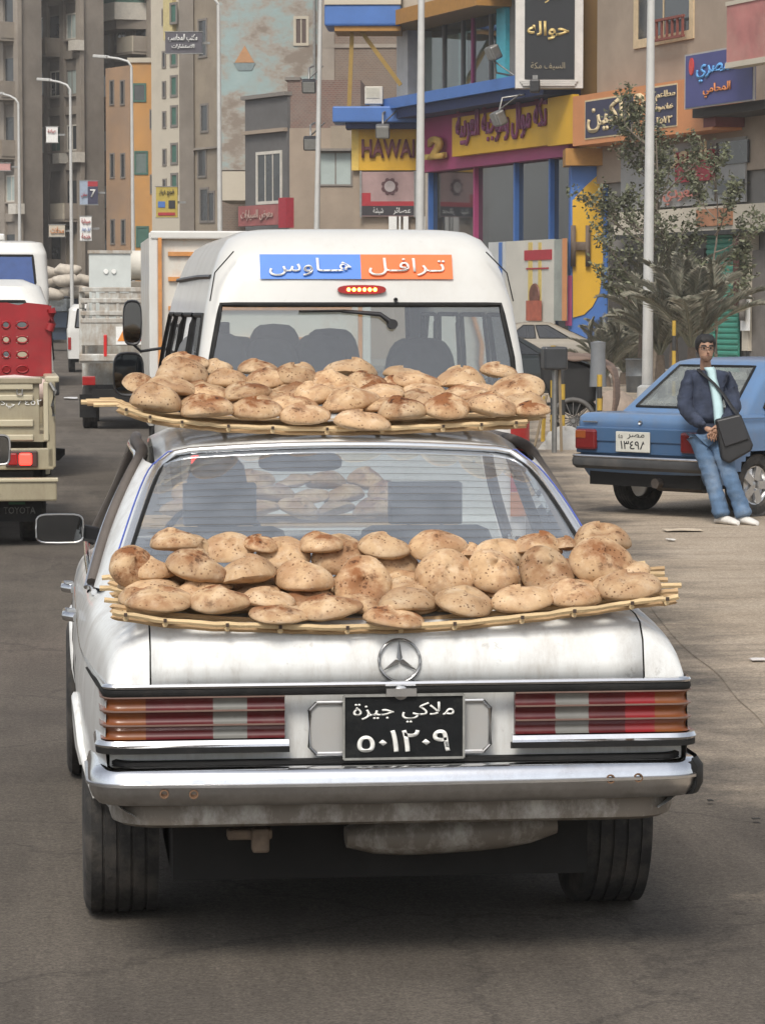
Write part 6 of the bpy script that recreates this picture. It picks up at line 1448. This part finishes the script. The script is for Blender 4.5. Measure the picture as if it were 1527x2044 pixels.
# small shop signs hung on the far facades
def far_sign(name,label,px0,px1,py0,py1,D,m,bits):
    t=thing(name,label,'sign',gD((px0+px1)/2,D),-YAW); B=Bld.__new__(Bld); B.t=t; B.o=Vector(t.location); B.rz=-YAW; B.U=Vector((cos(B.rz),sin(B.rz),0)); B.V=Vector((-sin(B.rz),cos(B.rz),0))
    B.panel('board',px0,px1,py0,py1,0,.15,m); B.panel('rim',px0-1.5,px1+1.5,py0-1.5,py0,-.02,.2,steel); B.panel('rim',px0-1.5,px1+1.5,py1,py1+1.5,-.02,.2,steel)
    x_=B.x(px1); B.box('bracket',x_-.05,x_+.35,B.xz(px1,(py0+py1)/2)[1]-.05,B.xz(px1,(py0+py1)/2)[1]+.05,.2,.3,steel)
    for kind,a,b_,c,d,v,mm_ in bits:
        if kind=='p': B.panel('field',a,b_,c,d,-.03,.04,mm_)
        else: B.text(v,a,b_,c,d,-.05,mm_,ar=kind=='a',depth=.03,bold=.02)
far_sign('hanging_sign','grey hanging sign with white arabic lines high on the tan tower',332,405,64,106,136,mat('slate sign',(.085,.08,.095),.6),[('a',338,396,68,84,'مكتب المحاسب',white_ink),('a',345,390,88,98,'للاستشارات',white_ink)])
far_sign('hanging_sign','tall yellow sign with blue pictures at street level before the tan tower',312,355,373,434,134,mat('mustard sign',(.42,.32,.06),.6),[('a',318,348,378,390,'قطع غيار',black_ink),('p',316,330,402,414,0,bluf),('p',337,350,400,416,0,black_ink),('p',316,350,424,430,0,MATS['poster red'])])
far_sign('hanging_sign','blue and red soft drink style sign with a white figure seven',160,196,361,408,148,mat('pale blue sign',(.30,.36,.45),.6),[('p',176,196,362,372,0,MATS['poster red']),('p',176,196,373,407,0,navy),('t',181,192,378,394,'7',white_ink),('a',163,175,384,394,'سفن',MATS['poster red'])])
far_sign('hanging_sign','white sign with red letters low on the grey block',160,183,432,480,144,white_ink,[('a',163,181,436,448,'صيدلية',MATS['poster red']),('a',163,181,454,462,'ليل نهار',bluf),('a',163,181,466,476,'خدمة',MATS['poster red'])])
far_sign('hanging_sign','small cream sign with orange letters low on the far left block',98,130,449,472,140,cream,[('a',101,128,452,466,'محلات',orange_s)])
far_sign('hanging_sign','small white notice on the grey block balcony',94,117,253,284,150,white_ink,[('a',97,114,258,266,'عيادة',MATS['poster red'])])
far_sign('awning_sign','faded pink awning sign at the left edge',-20,22,326,340,150,mat('faded pink awning',(.50,.28,.26),.8),[])
# ================================================================== pavement, lamps, plants, clutter
pv=mat('worn paving',(.27,.24,.20),.95,0,.18,2,bmp=.3,bscale=8)
b=MB(); n=-R.V
A=R.o+R.U*R.x(1750)+n*6; B=R.o+R.U*R.x(835)+n*6; A2=R.o+R.U*R.x(1750); B2=R.o+R.U*R.x(835)
b.prism([Vector((p.x,p.y,.004)) for p in(A,B,B2,A2)],(0,0,.14)); tag(b.build('pavement',pv),kind='structure')
lampm=mat('galvanised pole paint',(.50,.50,.48),.5,.1,.08,3)
lamps=[(1292,62,9.5,.115,.004,None,'nearest tall pale street lamp pole in front of the palms'),(836,78,11,.13,.006,None,'tall street lamp pole standing before the magenta corner'),(628,98,12,.105,.018,None,'leaning street lamp pole before the brick gable'),
 (441,100,None,.10,-.003,(0,428),'street lamp pole before the turquoise gable with arm at the top edge'),(268,112,None,.085,-.004,(122,212),'street lamp with left arm before the orange house'),(145,120,None,.085,-.002,(168,98),'street lamp with left arm before the grey block'),(42,128,None,.085,-.002,(195,4),'street lamp with left arm near the left edge')]
for px,D,h,r,lean,head,lb in lamps:
    g_=gD(px,D); t=thing('street_lamp',lb,'street lamp',g_,0,'street lamps along the kerb')
    if head: h=at(px,head[0]+14,D).z
    b=MB(); top=Vector((lean*h*1.0,0,h)); b.tube([(0,0,0),top*.5,top],[r,r*.85,r*.6],10); b.build('pole',lampm,t,60)
    b=MB(); b.lathe([(0,r*1.9),(.25,r*1.8),(.3,r*1.2)],axis='Z',n=10); b.build('base',lampm,t,40)
    e=(at(head[1],head[0]-(8 if head[1]!=428 else 18),D)-g_) if head else top+Vector((-1.6,0,.7))
    b=MB(); b.tube([top,top+Vector((-.12,0,.2)),top.lerp(e,.5)+Vector((0,0,.12)),e],r*.55,8); b.build('arm',lampm,t,60)
    b=MB(); d=(e-top); d.z=0; d.normalize(); b.bar(e-d*.1,e+d*.55+Vector((0,0,.06)),.22,.12); b.build('lantern',mat('lantern housing',(.45,.45,.43),.5),t,bevel=.03)
# small sign box on a pole
# ---- slender tree behind the near lamp
def tree(loc,label,h,seed,crown,leafm,nleaf,spread,trunk_r=.06):
    rt=random.Random(seed); t=thing('street_tree',label,'tree',loc); barkm=mat('grey bark',(.17,.14,.11),.95,0,.25,8)
    b=MB(); tips=[]
    tr_=[Vector((0,0,0)),Vector((.05,0,h*.3)),Vector((-.03,.05,h*.55)),Vector((.06,0,h*.75)),Vector((.02,0,h*.95))]
    b.tube(smooth_line(tr_,3),[trunk_r*(1-.065*i) for i in range(13)],8)
    def br(p,d,L,r,lv):
        pts=[p]; 
        for k in range(4):
            d=(d+Vector((rt.uniform(-.25,.25),rt.uniform(-.25,.25),rt.uniform(-.05,.2)))).normalized(); pts.append(pts[-1]+d*L/4)
        b.tube(pts,[r,r*.85,r*.7,r*.5,r*.3],5)
        for q in pts[1:]: tips.append((q,L*.35))
        if lv>0:
            for k in range(3): br(pts[2+k%3],(d+Vector((rt.uniform(-.9,.9),rt.uniform(-.9,.9),rt.uniform(-.1,.6)))).normalized(),L*.6,r*.6,lv-1)
    for k in range(crown):
        z=h*lerp(.26,.95,k/crown); a=rt.uniform(0,6.28); br(Vector((0,0,z)),Vector((cos(a),sin(a),rt.uniform(.2,.9))).normalized(),spread*rt.uniform(.6,1),trunk_r*.45,2)
    b.build('trunk',barkm,t,60)
    lf=MB()
    for k in range(nleaf):
        q,s=rt.choice(tips); p=q+Vector((rt.gauss(0,s*.5),rt.gauss(0,s*.5),rt.gauss(0,s*.45)))
        a=Vector((rt.uniform(-1,1),rt.uniform(-1,1),rt.uniform(-.6,.8))).normalized(); c=a.cross(Vector((rt.uniform(-1,1),rt.uniform(-1,1),rt.uniform(-1,1)))).normalized()
        L=rt.uniform(.07,.14); lf.mi=rt.randrange(3); lf.poly([p,p+a*L*.5+c*L*.26,p+a*L,p+a*L*.5-c*L*.26])
    tag(lf.build('crown',leafm,t),kind='stuff'); return t
leaves=[mat('dusty green leaf',(.12,.13,.07),.8,0,.3,3),mat('grey green leaf',(.17,.175,.115),.85,0,.3,3),mat('dark leaf',(.08,.088,.048),.8,0,.3,3)]
tree(gD(1305,66),'thin dusty street tree growing around the nearest lamp pole',at(1300,255,66).z,3,15,leaves,6800,1.3)
tree(gD(1425,64),'low sparse dusty tree in front of the red shop sign',at(1430,345,64).z,9,9,leaves,3000,.85,.045)
# ---- date palms without trunks: rosettes of feathery fronds
def frond_mesh(seed,L=1.7):
    rt=random.Random(seed); b=MB(); pts=[]
    for k in range(12):
        t=k/11; pts.append(Vector((L*t*.62,0,L*(t*.85-.42*t*t))))
    b.tube(pts,[.022*(1-.85*k/11) for k in range(12)],5)
    for k in range(58):
        t=.12+.88*k/57; i=min(10,int(t*11)); p=pts[i].lerp(pts[i+1],t*11-i); d=(pts[i+1]-pts[i]).normalized()
        ln=.30*sin(pi*min(.97,t*.82+.14))+.05
        for s in(-1,1):
            v=(d*.75+Vector((0,s*.85,rt.uniform(.05,.45)))).normalized(); tip=p+v*ln*rt.uniform(.8,1.1)-Vector((0,0,.03)); wv=d*.007; b.mi=rt.randrange(2); b.poly([p-wv,p+v*ln*.5+Vector((0,0,.012)),tip,p+wv])
    return b.mesh('frond',[mat('dusty palm frond',(.17,.17,.125),.85,0,.3,3),mat('dry palm frond',(.26,.24,.185),.85,0,.3,3)],None)
FR=[frond_mesh(k) for k in range(4)]
def palm(loc,label,n,size,seed,trunk=0.0,erect=.5):
    rt=random.Random(seed); t=thing('palm_bush',label,'palm',loc)
    b=MB(); b.tube([(0,0,0),(0,0,max(.25,trunk)*.6),(0,0,max(.25,trunk))],[.13,.11,.08],9); b.build('trunk',mat('shaggy palm trunk',(.13,.10,.075),.95,0,.3,9,bmp=.8,bscale=12),t,40)
    for k in range(n):
        a=2.4*k+rt.uniform(-.3,.3); el=lerp(radians(-52),radians(8),(k/n)**.9)*erect*1.7+rt.uniform(-.1,.1); s=size*rt.uniform(.75,1.1)
        M=Matrix.Translation((0,0,max(.22,trunk*.97)))@Matrix.Rotation(a,4,'Z')@Matrix.Rotation(el,4,'Y')@Matrix.Diagonal((s,s,s,1))
        link('frond',FR[k%4],t,M)
    return t
palm(gD(1380,60),'large dusty date palm beside the green shutter',34,1.55,1,1.1,.85)
palm(gD(1345,66),'second date palm left of the large one behind the blue car',30,1.55,2,1.2,.85)
palm(gD(1283,68),'bare stemmed small palm in a tin pot',26,1.0,4,1.6,.6)
palm(gD(1318,63),'third date palm in front of the bare stemmed one, left of the others',26,1.35,12,.9,.8)
palm(gD(1210,72),'low pale palm bush beside the yellow pillar',26,1.1,5,.2,.8)
palm(gD(1245,74),'low grey palm bush between pillar and bin',24,1.25,6,.3,.6)
bn=thing('tin_bin','dented grey tin drum used as a planter beside the small palm','bin',gD(1278,67)); b=MB(); b.lathe([(0,.30),(.02,.31),(.35,.32),(.37,.335),(.39,.32),(.72,.33),(.74,.345),(.76,.33),(.76,.30),(.5,.29)],axis='Z',n=20); b.build('drum',mat('grey tin',(.13,.14,.145),.55,.5,.3,5,dirt=(.2,.16,.12),dirt_amt=.5),bn,40)
# striped bollards
ylw=mat('traffic yellow paint',(.42,.27,.03),.7,0,.25,5,dirt=(.2,.15,.08),dirt_amt=.5); blkp=mat('flaking black paint',(.03,.03,.03),.7)
for px,D,py0,lb in((1345,55,640,'yellow and black post behind the blue car'),(1197,41,748,'yellow and black post right of the covered handcart'),(1104,40,690,'yellow and black post at the left end of the handcart'),(1123,41,705,'second yellow and black post by the handcart')):
    g_=gD(px,D); h=at(px,py0,D).z; t=thing('striped_post',lb,'post',g_,0,'striped posts'); n=6
    for k in range(n):
        b=MB(); b.tube([(0,0,h*k/n),(0,0,h*(k+1)/n)],.036,10); b.build('band',[blkp,ylw][k%2],t,60)
    b=MB(); b.lathe([(0,.14),(.05,.13),(.07,.06)],axis='Z',n=12); b.build('foot',blkp,t)
# handcart under a brown rug
hc_=thing('handcart','black handcart heaped under a striped brown rug at the kerb','cart',gD(1160,42.5),radians(-14))
def HX(px,py): 
    p=at(px,py,42.5)-Vector(hc_.location); return p.x,p.z
P0=[HX(*q) for q in((1078,700),(1130,712),(1200,740),(1205,752),(1195,795),(1150,830),(1120,815),(1085,760))]
b=MB(); b.prism([(x,-.35,z) for x,z in P0],(0,.8,0)); b.build('tub',mat('soot black sheet',(.012,.012,.012),.7,0,.3,4),hc_,bevel=.04)
rug=mat('striped brown rug',(.17,.12,.095),.95,0,.3,2,stretch=(.3,1,14),bmp=.4,bscale=20)
top=[HX(*q) for q in((1110,722),(1130,706),(1165,708),(1205,716),(1228,738),(1236,790),(1228,830))]
b=MB(); b.grid([[(x+.02*sin(7*i+j),lerp(-.45,.55,j/6),z+.03*sin(j*1.9+i)-.05*(abs(j-3)/3)**2) for i,(x,z) in enumerate([(p.x,p.z) for p in smooth_line([(x,0,z) for x,z in top],3)])] for j in range(7)]); q=b.build('rug',rug,hc_,60); md=q.modifiers.new('t','SOLIDIFY'); md.thickness=.03
x_,z_=HX(1150,835); 
for s in(-.4,.45):
    b=MB(); b.tube([(x_+.30*cos(a),s,.30+.30*sin(a)) for a in [2*pi*k/24 for k in range(25)]],.035,8,cap=False)
    for k in range(8): a=pi*k/8; b.bar((x_+.28*cos(a),s,.30+.28*sin(a)),(x_-.28*cos(a),s,.30-.28*sin(a)),.014)
    b.build('spoked_wheel',mat('grey wheel iron',(.11,.105,.10),.7,.3,.2,9),hc_,60)
b=MB(); b.tube([(x_,-.42,.30),(x_,.47,.30)],.03,8); b.build('axle',steel,hc_)
for px in(1200,1088): 
    xx=HX(px,800)[0]; b=MB(); b.tube([(xx,-.3,0),(xx+.03,-.3,HX(px,790)[1])],.03,6); b.build('leg',ylw,hc_)
xa,za=HX(1199,728); b=MB(); b.lathe([(0,.12),(.5,.10),(.62,.11),(.64,.0)],c=(xa,-.5,HX(1199,770)[1]),axis='Z',n=12); b.tube([(xa,-.5,0),(xa,-.5,HX(1199,770)[1])],.03,6); b.build('grey_hood',mat('grey plastic hood',(.17,.18,.19),.6),hc_,50)
bx_=thing('black_box','black metal box on a pole beside the minibus','box',gD(1107,39)); 
p0,p1=at(1083,692,39)-Vector(bx_.location),at(1131,738,39)-Vector(bx_.location)
b=MB(); b.box(((p0.x+p1.x)/2,0,(p0.z+p1.z)/2),(p1.x-p0.x,.3,p0.z-p1.z)); b.build('box',mat('dark gloss sheet',(.03,.032,.035),.35,0,.4,3),bx_,bevel=.03)
b=MB(); b.tube([(0,0,0),(0,0,p1.z)],.035,8); b.build('pole',steel,bx_,60); b=MB(); b.tube([(.09,-.03,.02),(.06,-.02,p1.z)],.02,6); b.tube([(-.28,-.03,.02),(-.1,0,p1.z*.7)],.018,6); b.build('stay',mat('weathered stick',(.22,.17,.11),.9),bx_)
# rubble and bags behind
rb=random.Random(2)
for i,(px,D,w_,lb,cm_) in enumerate([(1130,40,.34,'crumpled pale plastic sheet under the handcart',(.45,.43,.39)),(1162,44,.3,'grey stuffed bag against the handcart wheel',(.25,.24,.22)),(1228,52,.5,'brown sack slumped at the kerb right of the handcart',(.24,.19,.15))]):
    t=thing('bag',lb,'bag',gD(px,D)); b=MB(); rws=[]
    for j in range(8):
        th=pi/2*j/7; rws.append([(w_*cos(th)*cos(a)*(1+.18*sin(3*a+j)),w_*.7*cos(th)*sin(a)*(1+.15*sin(4*a)),w_*.85*sin(th)*(1+.1*sin(5*a))) for a in [2*pi*k/16 for k in range(16)]])
    b.grid(rws,True); b.build('bag_body',mat('bag cloth %d'%i,cm_,.8,0,.2,5,bmp=.6,bscale=9),t,60)
# ---- parked champagne saloon in front of the shop
bg0=gD(1085,84); pb=thing('beige_saloon','champagne coloured saloon parked side-on below the cream banner','car',(bg0.x,bg0.y,.05),radians(-90)-YAW+radians(8))
cham=paint('champagne paint',(.30,.27,.22),(.22,.19,.15),amt=.3,coat=.6)
def b2(s,u,z,y,x):
    for wy in(-1.3,1.3):
        if s in('left','right') and (y-wy)**2+(z-.30)**2<.35**2: return 'skip'
shell(pb,[(.22,.78,-2.1,2.1,.25,.05,.1),(.45,.85,-2.18,2.2,.3,.05,.1),(.70,.86,-2.18,2.18,.3,.05,.12),(.88,.82,-2.1,2.0,.3,.05,.15),(.95,.74,-1.95,1.6,.3,.05,.2)],b2,cham,clear_glass,dz=.07,nx=10,ny=50,seal=0)
def b3(s,u,z,y,x):
    if .99<z<1.36:
        if s in('left','right') and (.12<u<.46 or .52<u<.88): return s+('a' if u<.5 else 'b')
        if s=='rear' and .06<u<.94: return 'r'
        if s=='front' and .06<u<.94: return 'f'
shell(pb,[(.92,.74,-1.72,1.35,.15,.03,.1),(1.0,.71,-1.6,1.15,.15,.03,.1),(1.36,.58,-1.0,.35,.16,.03,.08),(1.43,.5,-.8,.15,.2,.02,.05),(1.45,.35,-.5,-.1,.2)],b3,cham,tint_glass,names=('cabin','window'),nx=10,ny=24,seal=.015)
for s in(-1,1):
    for wy in(-1.3,1.3): wheel(pb,(s*.74,wy,.30),.30,.19,s)
    b=MB(); b.box((s*.60,2.12,.66),(.30,.12,.14)); b.build('headlight',mat('headlight glass',(.6,.6,.58),.15),pb,bevel=.03)
    for y in(-.75,.15): 
        b=MB(); b.box((s*.865,y,.80),(.02,.14,.03)); b.build('door_handle',cham,pb,bevel=.005)
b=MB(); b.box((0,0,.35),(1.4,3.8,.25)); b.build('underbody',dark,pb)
# dark hatchback peeking out between minibus and handcart
dk=gD(960,58); dc=thing('dark_car','dark car nose hidden behind the minibus and handcart','car',(dk.x+.2,dk.y,0),radians(-70)); dcp=paint('black green paint',(.02,.025,.025),(.08,.07,.06),amt=.4)
shell(dc,[(.25,.75,-1.9,1.9,.2),(.6,.82,-1.95,1.95,.25),(.9,.78,-1.85,1.8,.25),(.96,.7,-1.6,1.5,.2)],None,dcp,clear_glass,nx=8,ny=20,seal=0)
shell(dc,[(.93,.70,-1.5,1.1,.12),(1.35,.56,-1.0,.35,.14),(1.42,.42,-.7,.1,.14)],lambda s,u,z,y,x:(s if s!='corner' and .1<u<.9 and .98<z<1.3 else None),dcp,tint_glass,names=('cabin','window'),nx=8,ny=14)
for s in(-1,1):
    for wy in(-1.2,1.2): wheel(dc,(s*.70,wy,.29),.29,.18,s)
# ---- litter
for i,(px,py,w_,h_,c,lb) in enumerate([(142,797,.14,.14,(.55,.55,.55),'crumpled white litter on the road left of the stake truck'),(1362,1062,.16,.05,(.50,.42,.32),'small wooden offcut lying before the man'),(1338,1081,.03,.03,(.6,.58,.54),'tiny pale scrap on the dust near the offcut'),(1512,1322,.04,.02,(.60,.57,.55),'white paper scrap on the dust at right edge'),(1417,1606,.010,.006,(.03,.028,.025),'dark pebble on the asphalt right of the bumper'),(1508,1643,.014,.006,(.03,.028,.025),'dark stone on the asphalt at the right edge'),(85,1010,.05,.03,(.03,.03,.03),'dark scrap of rubber on the road beside the pickup')]):
    g_=gnd(px,py); t=thing('litter',lb,'litter',(g_.x,g_.y,.006)); b=MB(); rl=random.Random(i)
    b.grid([[(lerp(-w_,w_,u/4),lerp(-h_,h_,v/3)*2,.012+rl.uniform(0,.35)*min(w_,h_)*(1 if c[0]<.1 else .5)) for u in range(5)] for v in range(4)]); q=b.build('scrap',mat('litter %d'%i,c,.8,0,.15,20),t); md=q.modifiers.new('t','SOLIDIFY'); md.thickness=.004
# ================================================================== dusty air
hz=MB(); hz.box((20,120,23.5),(620,640,49.2)); ho=hz.build('haze',[]); 
hm_=bpy.data.materials.new('dusty air'); hm_.use_nodes=True; ht=hm_.node_tree; ht.nodes.clear()
hout=N(ht,'ShaderNodeOutputMaterial'); pvn=N(ht,'ShaderNodeVolumePrincipled'); pvn.inputs['Color'].default_value=(.92,.90,.87,1); pvn.inputs['Density'].default_value=.0007; pvn.inputs['Anisotropy'].default_value=.2
ht.links.new(pvn.outputs[0],hout.inputs['Volume']); ho.data.materials.append(hm_); tag(ho,kind='stuff')
SC.cycles.volume_bounces=0
